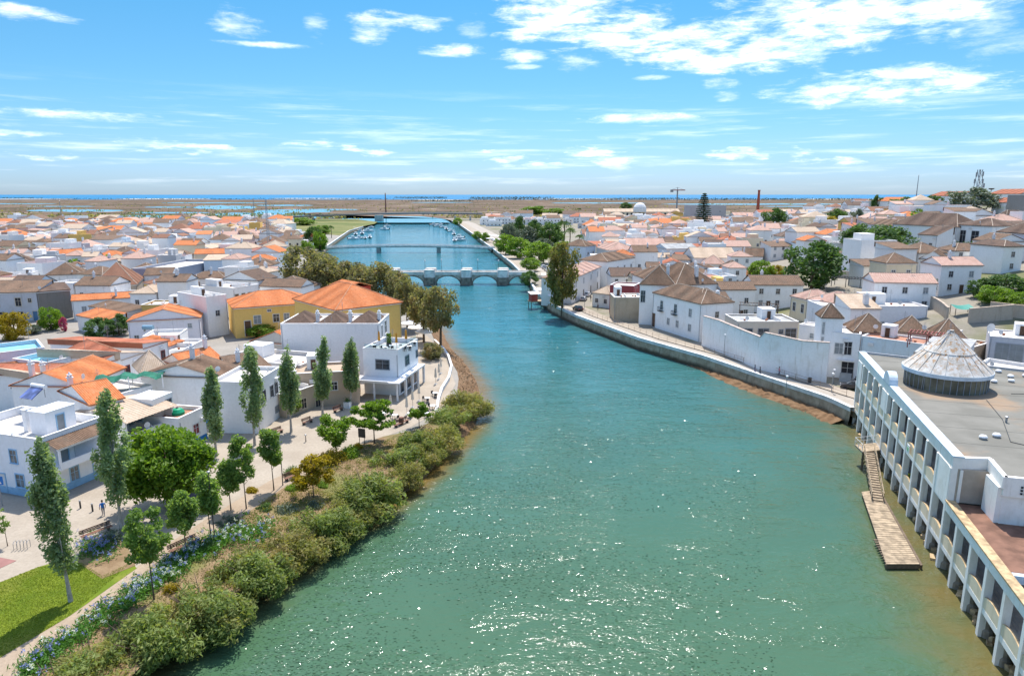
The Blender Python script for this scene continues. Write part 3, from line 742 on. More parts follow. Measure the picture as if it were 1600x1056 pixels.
def win_mesh(w, h, fm, door=False):            # in the plane y=0, facing -y, centred on x, sill at z=0
    key = (round(w,2), round(h,2), fm.name, door)
    if key in _win: return _win[key]
    mb = MB(); b, pr = .13, .07
    mb.box(-w/2-b, -w/2, -pr, .02, -b*(not door), h+b); mb.box(w/2, w/2+b, -pr, .02, -b*(not door), h+b); mb.box(-w/2, w/2, -pr, .02, h, h+b)
    if not door:
        mb.box(-w/2, w/2, -pr, .02, -b, 0); mb.box(-w/2-b-.05, w/2+b+.05, -pr-.08, -pr, -b, -b+.07)
        mb.box(-.03, .03, -.035, .02, 0, h); mb.box(-w/2, w/2, -.033, .02, h*.62-.025, h*.62+.025)
    fr = mb.mesh('window_frame', fm)
    mb = MB(); mb.face([(-w/2,-.015,0),(w/2,-.015,0),(w/2,-.015,h),(-w/2,-.015,h)])
    _win[key] = (fr, mb); return _win[key]
_pane = {}
def add_window(par, x, y, z, ang, w=1.0, h=1.4, fm=None, pane=None, door=False, parts=True, name=None):
    fm = fm or M_FRAME; pane = pane or M_GLASS
    fr, pmb = win_mesh(w, h, fm, door)
    o = link(name or ('door' if door else 'window'), fr, par, (x, y, z), ang)
    key = (round(w,2), round(h,2), pane.name)
    if key not in _pane:
        _pane[key] = pmb.mesh('pane', pane)
    link('panel' if door else 'pane', _pane[key], o)
    return o
_chim = {}
def add_chimney(par, x, y, z, h=1.4, s=.55, pot=True):
    key = (h, s, pot)
    if key not in _chim:
        mb = MB(); mb.box(-s/2, s/2, -s/2, s/2, -.8, h); mb.box(-s/2-.1, s/2+.1, -s/2-.1, s/2+.1, h, h+.12)
        if pot:
            for a in (-1, 1):
                for b in (-1, 1): mb.box(a*s*.3-.06, a*s*.3+.06, b*s*.3-.06, b*s*.3+.06, h+.12, h+.4)
            mb.box(-s/2, s/2, -s/2, s/2, h+.4, h+.5); mb.lathe([(s*.42, h+.5), (.05, h+.85)], 6)
        _chim[key] = mb.mesh('chimney', M_WHITE)
    return link('chimney', _chim[key], par, (x, y, z))
def roof_z(kind, x, y, w, d, rise):
    if kind == 'gable_x': return rise*(1-abs(y-d/2)/(d/2))
    if kind == 'gable_y': return rise*(1-abs(x)/(w/2))
    if kind in ('hip', 'pyramid'): return rise*max(0, min(1, (min(y, d-y, w/2-abs(x)))/(min(w, d)/2)))
    if kind == 'shed': return rise*y/d
    if kind == 'shed_r': return rise*(.5-x/w)
    if kind == 'shed_l': return rise*(.5+x/w)
    return 0
FOOT = []                                       # footprints taken (x, y, half size)
HOUSES = []                                     # built houses
def house(label, A, B, ze, depth, roof='hip', rcol='brown', rise=2.0, wall=W_WHITE, zb=0.0, storeys=None, cat='house', name='house', group=None,
          fm=None, windows='auto', sidewin=True, chim=None, oh=.25, fine=1, parapet=.9, plinth=None, dirt=.35, pane=None, world=False, wsize=(1.0,1.4), corn=True, foot=True, doors=0, base=False):
    """A, B: ends of the front eave line (pixels at height ze, or at the ground when base; or world points)"""
    if world: a, b = Vector(A), Vector(B)
    else: a, b = U(A[0], A[1], zb if base else ze), U(B[0], B[1], zb if base else ze)
    a.z = b.z = 0
    w = (b-a).length; mid = (a+b)/2; ang = math.atan2(b.y-a.y, b.x-a.x)
    h = thing(name, label, cat, (mid.x, mid.y, zb), ang, group)
    H = ze-zb; rm = ROOF[rcol]; wm = plaster(wall, dirt)
    mb = MB(); walls_into(mb, w, depth, -1.0, H, rise, roof)
    if roof == 'flat': parapet_into(mb, w, depth, H, parapet)
    mb.build('wall', wm, h)
    if plinth is not None:
        mb = MB(); mb.box(-w/2-.03, w/2+.03, -.03, depth+.03, -.1, .85, top=True); mb.build('plinth', plinth, h)
    if roof == 'flat':
        mb = MB(); mb.box(-w/2+.22, w/2-.22, .22, depth-.22, H-.1, H+.03); mb.build('roof', rm, h)
        mb = MB(); z = H+parapet
        for (x0,x1,y0,y1) in ((-w/2-.05,w/2+.05,-.05,.27),(-w/2-.05,w/2+.05,depth-.27,depth+.05),(-w/2-.05,.27-w/2,.27,depth-.27),(w/2-.27,w/2+.05,.27,depth-.27)): mb.box(x0,x1,y0,y1,z,z+.07)
        mb.build('coping', M_CORN, h)
    else:
        mb, rmb = MB(), MB(); roof_into(mb, rmb, w, depth, H, rise, roof, oh, fine, rr=.10)
        ro = mb.build('roof', rm, h); rmb.build('ridge', M_RIDGE if rcol not in ('orange','red') else plain('orange_ridge', (.55,.27,.15), .9, var=.3), ro)
        if corn:
            mb = MB(); mb.box(-w/2-.12, w/2+.12, -.12, depth+.12, H-.42, H-.17); mb.build('cornice', M_CORN, h)
    st = storeys or max(1, int(round(H/3.4)))
    ww, wh = wsize
    if windows == 'auto':
        for k in range(st):
            z = k*H/st+(H/st-wh)*.5+.1; n = max(1, int(w/3.2))
            for i in range(n):
                x = -w/2+w*(i+.5)/n
                if k == 0 and i == n//2 and doors is not None:
                    add_window(h, x, 0, 0.02, 0, 1.0, min(2.2, H-.8), fm, random.choice([M_DOORB, M_DOORBL, M_DOORG, M_DOORB]), door=True)
                else: add_window(h, x, 0, z, 0, ww, min(wh, H/st-1), fm, pane)
            if sidewin:
                n = max(1, int(depth/4))
                for i in range(n):
                    y = depth*(i+.5)/n
                    add_window(h, w/2, y, z, math.pi/2, ww, min(wh, H/st-1), fm, pane)
                    if mid.x > 0: add_window(h, -w/2, y, z, -math.pi/2, ww, min(wh, H/st-1), fm, pane)
    elif windows:
        for q in windows:                        # (side, u 0..1, z, w, h[, kind])
            side, u, z, ww2, wh2 = q[:5]; kind = q[5] if len(q) > 5 else 'w'
            pn = {'w': pane or M_GLASS, 'd': M_DOORB, 'db': M_DOORBL, 's': M_SHUT, 'k': M_DARK, 'wd': M_DOORG, 'p': M_CORN}[kind]
            dr = kind in ('d', 'db', 'wd', 'p')
            if side == 'f': add_window(h, -w/2+w*u, 0, z, 0, ww2, wh2, fm, pn, dr)
            elif side == 'r': add_window(h, w/2, depth*u, z, math.pi/2, ww2, wh2, fm, pn, dr)
            elif side == 'l': add_window(h, -w/2, depth*(1-u), z, -math.pi/2, ww2, wh2, fm, pn, dr)
    for q in (chim or []):
        x, y = -w/2+w*q[0], depth*q[1]; add_chimney(h, x, y, H+roof_z(roof, x, y, w, depth, rise), q[2] if len(q) > 2 else 1.3, q[3] if len(q) > 3 else .55)
    h['_w'] = w; h['_d'] = depth; h['_h'] = H
    if foot:
        c = Vector((-math.sin(ang), math.cos(ang), 0))*depth/2+mid; FOOT.append((c.x, c.y, w/2, depth/2, ang)); HOUSES.append(h)
    return h
def sub_block(h, x0, x1, y0, y1, z0, z1, wall=W_WHITE, name='annexe', mat=None):
    mb = MB(); mb.box(x0, x1, y0, y1, z0, z1); return mb.build(name, mat or plaster(wall), h)
# ================================================================== HOUSES OF THE LEFT BANK (built where they stand)
ROOF['russet'] = tiles('russet_roof_tiles', (.25,.115,.07), (.31,.15,.09), (.17,.10,.07), .35)
LBL = M_FRAMEB
h = house('two-storey white house with light blue trim and roof terrace behind the leaning poplar', (-60,757), (72,781), 6.3, 8.5, 'flat', 'pale', 0, (.86,.87,.89), base=True, fm=LBL, plinth=M_FRAMEB, parapet=.95,
      windows=[('f',.70,4.0,1.0,1.5),('f',.735,1.1,1.2,1.5),('f',.52,.05,1.1,2.3,'p'),('f',.3,4.0,1.0,1.5),('f',.3,1.1,1.0,1.5),('r',.45,.9,1.0,1.6),('r',.82,.05,1.2,2.4,'p')], pane=glassy('curtained_glass', (.16,.18,.19)))
w0 = h['_w']
mb = MB(); mb.box(w0/2-5.2, w0/2-2.6, 3.2, 7.0, 6.3, 9.0); mb.box(w0/2-5.3, w0/2-2.5, 3.1, 7.1, 9.0, 9.12); mb.build('stair_turret', plaster((.86,.87,.89), .2), h)
add_window(h, w0/2-2.6, 5.0, 6.35, math.pi/2, .9, 2.0, LBL, M_SHUT, True)
add_chimney(h, w0/2-6.2, 3.6, 7.0, 2.0, .6, False)
mb = MB(); mb.box(w0/2, w0/2+1.7, 1.0, 8.4, 3.35, 3.55); mb.box(w0/2+1.55, w0/2+1.7, 1.0, 8.4, 3.55, 4.2); mb.box(w0/2+1.5, w0/2+1.72, 8.2, 8.4, 3.55, 5.7); mb.box(w0/2+1.5, w0/2+1.72, 1.0, 1.2, 3.55, 5.7); mb.box(w0/2+1.45, w0/2+1.75, .95, 8.45, 5.7, 5.95); mb.build('balcony', plaster((.86,.87,.89), .2), h)
mb = MB(); slope(mb, (w0/2+1.95,.7,5.98), (w0/2+1.95,8.7,5.98), (w0/2-.02,8.7,6.7), (w0/2-.02,.7,6.7), 1); mb.build('porch_roof', ROOF['brown'], h)
mb = MB(); mb.box(w0/2+.01, w0/2+.05, 4.2, 8.2, 3.6, 5.6); mb.build('recess_wall', plaster((.60,.62,.66)), h); add_window(h, w0/2+.05, 2.8, 3.6, math.pi/2, 1.1, 2.0, LBL, M_SHUT, True)
# solar heater on its roof is a thing standing on it
sp = thing('solar_heater', 'white solar water heater with blue panel on the blue-trimmed house roof', 'solar heater', tuple(U(52,622,9.1)), R(-22))
mb = MB(); mb.obox((-1.1,-.9,.15), (2.2,0,0), (0,1.6,1.0), (0,-.06,.1)); mb.build('panel', glassy('solar_glass', (.10,.14,.34), .15), sp)
mb = MB(); mb.tube([(-1.25,.85,1.35),(1.25,.85,1.35)], .28, 10); mb.build('tank', M_WHITE, sp)
mb = MB(); [mb.box(x-.03,x+.03,.8,.86,0,1.2) for x in (-1,1)]; [mb.box(x-.03,x+.03,-.85,-.79,0,.2) for x in (-1,1)]; mb.build('stand', M_GREYMETAL, sp)
def WIN(n, z, k='w', w=1.0, h=1.3, side='f'): return [(side, (i+.5)/n, z, w, h, k) for i in range(n)]
house('white block with orange gabled roof right behind the blue-trimmed house', (141,632), (192,621), 7.4, 10.5, 'gable_x', 'orange', 1.7, W_WHITE, windows=WIN(1,4.2), chim=[(.2,.8)], corn=False)
house('white house with broad orange roof above the block behind the blue-trimmed house', (124,603), (195,574), 7.6, 10, 'gable_x', 'orange', 1.9, W_WHITE, windows=WIN(3,4.2), chim=[(.1,.75,1.8)], corn=False)
house('white house with narrow orange roof slope beside the cream tiled roof', (157,566), (187,561), 7.2, 15, 'shed_l', 'red', 1.3, W_WHITE, windows=[], corn=False)
house('white house with cream tiled roof and maroon framed windows', (188,562), (224,550), 7.2, 15, 'shed_r', 'tan', 1.3, W_WHITE, fm=M_FRAMEM, windows=WIN(2,4.2,'k',.9,1.6), corn=False)
house('white house with long narrow red roof edged in white, beside two dark round shrubs', (223,544), (262,532), 7.4, 19, 'shed_r', 'red', .9, W_WHITE, fm=M_FRAMEM, windows=WIN(2,4.2,'w',.9,1.6), corn=False)
house('small lilac-grey house with orange lean-to roof beside the long narrow red roof', (262,541), (286,532), 5.4, 6, 'shed', 'orange', 1.0, (.55,.52,.56), windows=WIN(1,2.5,'k'), corn=False)
house('lilac house with small aqua roof pool at the left edge of the town', (-20,560), (70,549), 7.0, 9, 'flat', 'aqua', 0, W_LILAC, windows=WIN(2,4), parapet=.7)
house('low house with aqua painted roof terrace between two red roofs', (74,574), (128,561), 6.6, 8, 'flat', 'aqua', 0, W_BLUE, windows=[], parapet=.8)
house('house with dark red lean-to roof left of the broad orange roof', (96,587), (119,578), 6.2, 12, 'shed_l', 'red', 1.0, W_WHITE, windows=[], corn=False)
house('house with tan lean-to roof next to the dark red one', (62,595), (95,587), 6.2, 12, 'shed_r', 'tan', 1.0, W_WHITE, windows=[], chim=[(.9,.3)], corn=False)
house('white cottage with orange roof and two brown windows at the left frame edge', (-40,594), (32,584), 5.6, 7, 'gable_x', 'orange', 1.4, W_WHITE, windows=WIN(4,2.8,'k',.9,1.6))
house('low house with brown tiled shed roof below the orange cottage', (20,605), (74,600), 4.6, 6, 'shed', 'brown', .9, W_WHITE, windows=[])
house('old two-storey house with peeling white walls and long ridged brown roof', (-60,458), (56,456), 8.0, 9, 'shed', 'brown', 2.2, (.55,.55,.58), dirt=.8, windows=[('f',.74,4.2,1.4,2.2,'k'),('f',.90,5.2,.8,1.0,'k'),('f',.95,.05,1.2,2.6,'db'),('f',.75,.8,1.3,1.8,'k'),('f',.5,.8,1.2,1.8,'k'),('f',.45,4.2,1.2,2)], fm=M_FRAMEY)
house('bare grey stone end house joined to the old peeling house', (57,456), (109,452), 8.0, 8, 'shed', 'dark brown', 1.2, (.25,.22,.19), dirt=.7, windows=[])
house('building under the great russet pyramid roof in the left rooftops', (143,447), (213,444), 6.0, 20, 'pyramid', 'russet', 6.4, W_STONE, windows=[], corn=True)
house('long white house with thin orange roofs behind two dark shrubs', (112,470), (216,464), 5.6, 6, 'gable_x', 'orange', 1.3, W_WHITE, windows=WIN(3,2.5,'s'), chim=[(.66,.2,1.8)])
house('little annexe with bright orange lean-to roof in front of the long white house', (120,492), (164,501), 4.0, 5, 'shed', 'orange', 1.2, W_WHITE, windows=[])
house('grey-white shed with brown tiled roof beside the bright orange lean-to', (139,478), (197,488), 4.8, 5, 'shed', 'brown', .9, (.62,.62,.66), windows=[])
house('lilac-white house with wide low gable edged in orange tiles', (199,502), (312,496), 5.8, 9, 'gable_y', 'orange', 2.4, (.80,.77,.80), windows=[('f',.85,3.5,.8,1.0,'s'),('f',.1,1,.9,1.4)])
house('flat pale roof terrace in front of the wide low gable', (223,530), (279,528), 5.2, 7, 'flat', 'pale', 0, W_WHITE, windows=[], parapet=.6)
house('curved white corner house by the street to the yellow hall', (284,552), (322,533), 4.6, 8, 'flat', 'pale', 0, W_WHITE, windows=WIN(3,2.2,'k',.8,1.2), parapet=.5)
house('ochre low building with flat roof behind the wide low gable', (220,479), (297,478), 6.4, 8, 'flat', 'pale', 0, W_OCH, windows=[], parapet=.4)
house('white house under a steep tan pyramid roof behind the poplars', (220,582), (263,576), 6.6, 6, 'pyramid', 'tan', 2.8, W_WHITE, windows=WIN(2,4,'k',.8,1.4))
house('white annexe with small mottled brown roof under the tan pyramid', (224,591), (262,589), 5.6, 3.2, 'shed', 'brown', .8, W_WHITE, windows=[])
house('white house with green netting round its roof terrace', (170,625), (238,606), 5.9, 8, 'flat', 'pale', 0, W_WHITE, windows=WIN(2,3,'k'), parapet=.4)
h = house('white house with pale striped carport roof above an open terrace', (200,689), (276,659), 3.3, 10, 'flat', 'grey', 0, W_WHITE, windows=WIN(2,.9,'w',1.2,1.4), parapet=.55)
w_ = h['_w']; mb = MB(); mb.box(-w_/2+.1, w_/2-.1, 3.0, 9.8, 3.3, 5.9); mb.box(-w_/2+.1, -w_/2+.35, .3, 3, 3.3, 5.9); mb.box(w_/2-.35, w_/2-.1, .3, 3, 3.3, 5.9); mb.build('upper_storey', plaster(W_WHITE), h)
mb = MB(); slope(mb, (-w_/2-.2,-.4,5.7), (w_/2+.2,-.4,5.7), (w_/2+.2,5,6.9), (-w_/2-.2,5,6.9), 2); mb.face([(-w_/2-.2,5,6.9),(w_/2+.2,5,6.9),(w_/2+.2,9.8,6.0),(-w_/2-.2,9.8,6.0)]); mb.build('carport_roof', ROOF['tan'], h)
add_window(h, 0, 3.0, 4.0, 0, 2.2, 1.2, M_FRAME, M_SHUT)
h = house('white house with blue plinth and red-floored terrace between two poplars', (279,660), (320,641), 4.2, 8, 'flat', 'terracotta', 0, W_WHITE, plinth=plain('strong_blue_paint', (.03,.20,.48), .6), windows=[('f',.6,1.5,1.1,1.4)], pane=glassy('red_curtain_glass', (.22,.05,.05)), parapet=.5)
w_ = h['_w']; sub_block(h, -w_/2+.3, w_/2-1.2, 4, 7.8, 4.2, 7.0); add_window(h, .6, 4, 5.0, 0, .9, 1.2, M_FRAMEG, M_GLASS)
h = house('tall white house with brown roof and small round window by the third poplar', (338,589), (373,572), 7.3, 12, 'gable_x', 'brown', 1.7, W_WHITE, plinth=plain('strong_blue_paint', (.03,.20,.48)), windows=[('f',.2,4,.9,1.1,'k'),('f',.7,.05,1.2,2.3,'wd')], chim=[(.6,.5,1.6)])
mb = MB(); mb.tube([(h['_w']*.2,-.06,5.6),(h['_w']*.2,.02,5.6)], .55, 18); mb.build('round_window', M_FRAMEG, h)
house('house with bright orange gabled roof behind the brown roof by the third poplar', (290,572), (346,560), 6.6, 7, 'gable_x', 'orange', 1.6, W_WHITE, windows=[], chim=[(.9,.5,1.5)])
h = house('white house with pair of dark windows between fourth and fifth poplars', (398,603), (438,578), 7.2, 6.5, 'flat', 'pale', 0, (.86,.85,.84), windows=[('f',.60,4.0,1.0,1.7,'k'),('f',.78,4.0,1.0,1.7,'k'),('f',.75,1.2,1.2,.8,'s'),('f',.3,4,1.0,1.7,'k')], fm=M_FRAMEG, parapet=.5)
house('small white house with weathered brown roof behind the pair of dark windows', (372,583), (425,574), 6.6, 7, 'shed', 'brown', 1.4, W_WHITE, windows=[], chim=[(.3,.6,1.5)])
house('ruined beige stone house with flat broken top beside the promenade', (446,621), (532,591), 3.4, 7, 'flat', 'pale', 0, (.48,.40,.31), dirt=.9, windows=[('f',.3,.6,1.0,1.6,'k'),('f',.55,.05,1.1,2.1,'k'),('f',.8,.8,1.0,1.4,'k')], fm=M_FRAMEY, parapet=.35)
house('pale terrace house with stepped parapets behind the fourth poplar', (345,566), (470,577), 5.0, 9, 'flat', 'pale', 0, (.66,.63,.60), dirt=.7, windows=WIN(5,2.6,'s',.9,1.0), parapet=.7)
house('brownish terrace house behind the ruined stone house', (455,588), (560,583), 5.2, 7, 'flat', 'tan', 0, (.56,.44,.33), dirt=.8, windows=WIN(4,2.6,'k'), parapet=.4)
house('house with orange gable and stone flank below the yellow hall', (392,533), (470,538), 6.2, 8, 'gable_y', 'orange', 2.2, (.60,.56,.50), dirt=.7, windows=[('f',.3,3.4,.9,1.3)])
# yellow halls
h = house('yellow hall with orange hipped roof, arched white window surrounds and brown door', (365,481), (492,472), 7.5, 14, 'hip', 'orange', 2.8, W_YEL, windows=[('f',.27,3.3,1.6,1.9,'s'),('f',.50,3.3,1.4,1.9),('f',.63,3.3,1.2,1.9,'s'),('f',.78,3.3,1.4,1.9),('f',.15,.3,1.4,3.8,'d'),('f',.42,6.0,.8,.5,'k')], cat='hall', name='hall', oh=.4, wsize=(1.4,1.9))
h = house('large yellow market hall with great orange hipped roof and red dormer', (525,484), (626,472), 11.0, 20, 'hip', 'orange', 3.9, W_YEL, windows=[('r',.15,6,1.6,2.2),('r',.4,6,1.6,2.2),('r',.65,6,1.6,2.2)], cat='hall', name='hall', oh=.4)
w_ = h['_w']; mb = MB(); mb.box(w_/2-7, w_/2-1, 11, 18.5, 11, 13.6); mb.build('dormer', plain('dormer_red', (.42,.10,.07), .8), h)
mb = MB(); slope(mb, (w_/2-.6,10.6,13.6), (w_/2-.6,18.9,13.6), (w_/2-4,18.9,14.6), (w_/2-4,10.6,14.6), 1); slope(mb, (w_/2-7.4,18.9,13.6), (w_/2-7.4,10.6,13.6), (w_/2-4,10.6,14.6), (w_/2-4,18.9,14.6), 1); mb.build('dormer_roof', ROOF['orange'], h)
# long grey-white building with three hipped roofs
h = house('long plain white building with three low brown hipped roofs below the yellow hall', (438,508), (592,508), 10.0, 11, 'flat', 'pale', 0, (.82,.80,.79), windows=[('r',.25,7.2,1.3,2.2,'s'),('r',.6,7.2,1.8,2.4),('f',.12,2,1,1.4),('f',.97,3,.7,1.5,'k')], parapet=.25, dirt=.25)
w_ = h['_w']
for cx in (-.34, 0.0, .34):
    mb, rmb = MB(), MB(); roof_into(mb, rmb, w_*.28, 7.5, 10.1, 1.7, 'hip', .1, 1, cx=cx*w_, cy=1.0); mb.build('roof', ROOF['dark brown'], h); 
for cx in (-.17, .17, .47): add_chimney(h, cx*w_, 3.5, 10.2, 1.4, .6)
mb = MB(); [mb.tube([(x, .5, 10.2), (x, .5, 11.7)], .03, 4) for x in (-2.4, -1.0, .3)]; mb.build('antenna', M_GREYMETAL, h)
# restaurant cube
h = house('white cube restaurant with roof terrace and glazed ground floor by the river', (567,551), (622,554), 7.3, 9.4, 'flat', 'grey', 0, (.88,.88,.89), dirt=.12, windows=[('f',.55,4.6,2.4,1.6),('r',.42,4.6,1.8,1.6),('r',.93,4.9,.8,1.2)], fm=M_FRAMEG, parapet=.8, cat='restaurant', name='restaurant')
w_ = h['_w']
for i, (y0, y1) in enumerate(((.6,3.2),(3.7,6.0),(6.5,9.0))):
    mb = MB(); mb.face([(w_/2+.015,y0,.35),(w_/2+.015,y1,.35),(w_/2+.015,y1,2.9),(w_/2+.015,y0,2.9)]); mb.build('glass_front', M_GLASS, h)
    mb = MB()
    for yy in (y0, (y0+y1)/2, y1): mb.box(w_/2, w_/2+.08, yy-.05, yy+.05, .3, 2.95)
    mb.box(w_/2, w_/2+.08, y0, y1, 2.9, 3.0); mb.build('glazing_bars', M_FRAMEG, h)
for y in (.25, 3.45, 6.25, 9.2):
    mb = MB(); mb.box(w_/2+.9, w_/2+1.25, y-.18, y+.18, 0, 3.15); mb.build('column', M_WHITE, h)
mb = MB(); mb.box(w_/2+.02, w_/2+1.35, -.1, 9.4, 3.15, 3.45); mb.build('ledge', M_WHITE, h)
mb = MB(); mb.box(-w_/2-.8, w_/2+1.35, -3.4, -.02, 3.0, 3.25); mb.box(-w_/2-.9, w_/2-.6, -3.5, -3.3, 3.25, 3.42); mb.build('canopy', M_WHITE, h)
for x in (-w_/2-.4, 0, w_/2+.9):
    mb = MB(); mb.box(x-.12, x+.12, -3.2, -2.96, 0, 3.0); mb.build('post', M_WHITE, h)
for (x0, x1, y0, y1) in ((-w_/2+.3,w_/2-.3,.13,.16),(w_/2-.16,w_/2-.13,.3,9.1)):
    mb = MB(); mb.box(x0,x1,y0,y1,8.12,8.9); gl, gt, gb = new_mat('rail_glass') if 'rail_glass' not in bpy.data.materials else (bpy.data.materials['rail_glass'], None, None)
    if gb: gb.inputs['Base Color'].default_value = (.75,.88,.9,1); gb.inputs['Transmission Weight'].default_value = 1; gb.inputs['Roughness'].default_value = .02; gb.inputs['IOR'].default_value = 1.1
    mb.build('glass_rail', gl, h)
CUBE = h
# further rows of the left bank
house('tall white flat-roofed building at the bend of the street before the yellow hall', (322,470), (354,466), 9.0, 14, 'flat', 'pale', 0, W_WHITE, windows=WIN(1,5,'k')+WIN(3,5,'w',1,1.4,'r'))
house('white flat-roofed block with brown shutters behind the left yellow hall', (364,453), (404,447), 8.0, 13, 'flat', 'pale', 0, W_WHITE, fm=M_FRAMEY, windows=WIN(4,4.4,'d',1.2,2.2), parapet=.5)
house('long grey-blue blind wall building left of the small orange dome roof', (270,424), (346,409), 7.0, 15, 'flat', 'pale', 0, (.36,.39,.46), windows=[])
house('low building with two mottled brown roofs under the grey-blue blind wall', (293,435), (352,435), 6.0, 9, 'hip', 'brown', 2.0, W_WHITE, windows=WIN(3,2.6), chim=[(.55,.3,1.8)])
house('white house with long brown hipped roof left of the dark riverside trees', (374,415), (422,415), 7.0, 11, 'hip', 'brown', 2.6, W_WHITE, windows=WIN(3,3.5,'w',1.2,2.0), chim=[(.6,.3,1.6)])
house('light blue house with arched windows and tan roof by the steel mast', (413,386), (450,385), 8.0, 12, 'hip', 'tan', 3.0, (.62,.70,.78), windows=WIN(3,4,'w',1.3,2.4))
house('small white house with orange domed hip roof among white terraces', (347,416), (363,416), 5.5, 5, 'pyramid', 'orange', 1.8, W_WHITE, windows=WIN(1,2.5))
house('building with long orange roof slope above the grey-blue blind wall', (304,397), (353,396), 7.0, 9, 'gable_x', 'orange', 2.0, W_CREAM, windows=WIN(3,3))
house('white barn with bright orange roof left of the russet pyramid', (85,401), (134,398), 7.0, 10, 'gable_x', 'orange', 2.6, W_WHITE, windows=[])
house('cream house with tan hipped roof just right of the russet pyramid', (164,409), (206,407), 7.0, 10, 'hip', 'tan', 2.4, W_CREAM, windows=WIN(2,3))
house('building with wide dark brown hipped roof at the left frame edge', (-20,414), (48,412), 7.0, 12, 'hip', 'dark brown', 4.0, (.45,.46,.50), windows=[])
house('house with conical brown roof left of the russet pyramid', (71,430), (127,428), 6.4, 11, 'hip', 'brown', 3.8, W_WHITE, windows=WIN(4,2.6,'k'))
house('flat white terraces at the left frame edge above the old peeling house', (-20,434), (46,432), 6.0, 9, 'flat', 'pale', 0, W_WHITE, windows=[])
house('white house with small brown hip roof beside dark trees and yellow hall', (405,449), (434,447), 6.2, 6, 'hip', 'brown', 1.8, W_WHITE, windows=WIN(2,2.4))
house('yellow and blue row house right of the russet pyramid', (224,441), (268,452), 6.4, 8, 'shed', 'russet', 1.5, W_OCH, windows=WIN(3,3.2))
house('white building with mottled brown roof above the flat ochre building', (225,430), (268,429), 6.8, 9, 'gable_x', 'brown', 2.0, W_WHITE, windows=[])

# ================================================================== HOUSES OF THE RIGHT BANK
def hb(label, A, B, eave, depth, roof, rcol, rise, wall=W_WHITE, **kw):
    a, b = T(*A), T(*B); zb = min(a.z, b.z); H = HT(a, eave)
    b2 = Vector((b.x, b.y, 0)); a2 = Vector((a.x, a.y, 0))
    return house(label, a2, b2, a.z+H, depth, roof, rcol, rise, wall, zb=zb, world=True, **kw)
SHW = [('f',.20,5.2,1.1,2.2),('f',.50,5.2,1.1,2.2),('f',.80,5.4,1.1,1.8,'s'),('f',.36,1.9,1.1,1.6,'s'),('f',.55,1.9,1.1,1.6,'s'),('f',.80,1.9,1.1,1.6,'s'),('f',.03,.1,1.5,3.6,'d'),('r',.5,5.5,1,1.4)]
h = house('big white riverside house with brown hipped roofs and two iron balconies', (1021,457), (1096,475), 9.3, 9, 'hip', 'brown', 2.6, (.88,.88,.88), zb=.3, windows=SHW, chim=[], dirt=.5)
w_ = h['_w']
for u in (.20, .50):
    x = -w_/2+w_*u; b_ = MB(); b_.box(x-.9, x+.9, -.75, 0, 4.75, 4.9); b_.box(x-.9, x+.9, -.75, -.71, 5.75, 5.82)
    for i in range(10): b_.box(x-.9+i*.2-.015, x-.9+i*.2+.015, -.74, -.71, 4.9, 5.75)
    for s in (-.9, .88): b_.box(x+s, x+s+.02, -.75, 0, 5.75, 5.82)
    b_.build('balcony', M_DARKMETAL, h)
for (px_, py_, rr_) in ((.62,.1,2.6),):
    mb, rmb = MB(), MB(); roof_into(mb, rmb, 7.5, 8, 9.1, 2.6, 'hip', .2, 1, cx=w_*.22, cy=1.0); o = mb.build('roof', ROOF['brown'], h); rmb.build('ridge', M_RIDGE, o)
house('white wing with dark brown roof and lantern chimney right of the riverside house', (1099,476), (1144,475), 8.6, 9, 'gable_x', 'brown', 2.4, W_WHITE, zb=.3, windows=[('f',.25,4.5,1.3,1.8,'k'),('f',.55,6,1,1,'s'),('f',.8,6,1,1,'s')], chim=[(.55,.15,1.8,.8)])
house('left of two tall houses with steep brown hipped roofs behind the balconied house', (1000,444), (1055,446), 11.0, 15, 'hip', 'brown', 4.6, W_WHITE, zb=.3, windows=[('l',.15,6,1.2,3.2),('l',.5,6,1.2,3.2),('f',.1,6,1.1,3.0)], chim=[(.75,.25,2.2,.8),(.5,.6,1.6)], dirt=.4)
house('right of two tall houses with steep brown hipped roofs behind the balconied house', (1056,446), (1120,443), 11.0, 15, 'hip', 'brown', 5.0, W_WHITE, zb=.3, windows=[], chim=[(.6,.15,2.2,.8)])
house('low brown-roofed wing left of the pair of steep brown roofs', (988,428), (1012,437), 9.0, 11, 'hip', 'brown', 3.0, W_WHITE, zb=.3, windows=WIN(1,5), chim=[])
house('maroon walled house with white cornice beside the bare stone ruin', (953,447), (990,449), 8.0, 8, 'flat', 'pale', 0, (.30,.075,.085), zb=.3, windows=[], parapet=.35, dirt=.2)
house('bare beige and ochre stone ruin beside the riverside road', (960,466), (1006,466), 6.6, 8, 'flat', 'pale', 0, (.50,.41,.30), zb=.3, windows=[], parapet=.2, dirt=.9)
house('small white house with pale tan roof in front of the maroon house', (926,457), (953,460), 4.6, 8, 'hip', 'tan', 2.0, W_WHITE, zb=.3, windows=WIN(2,1.4,'k',1.0,1.2))
h = house('beige garden pavilion with flat pale roof and dark glazed doors behind the long wall', (1153,505), (1248,505), 7.4, 9, 'flat', 'grey', 0, W_BEIGE, zb=3.6, windows=[('f',.16,0.4,2.2,2.2),('f',.43,.4,2.2,2.2),('f',.72,1.6,.8,.8),('f',.88,.4,2.2,2.2)], fm=M_FRAMEG, parapet=.35)
house('white block with small window between pavilion and pyramid-roofed tower', (1249,508), (1288,513), 8.6, 4, 'flat', 'pale', 0, (.74,.71,.69), zb=.3, windows=[('f',.6,6,1.4,1.0,'s')], parapet=.15)
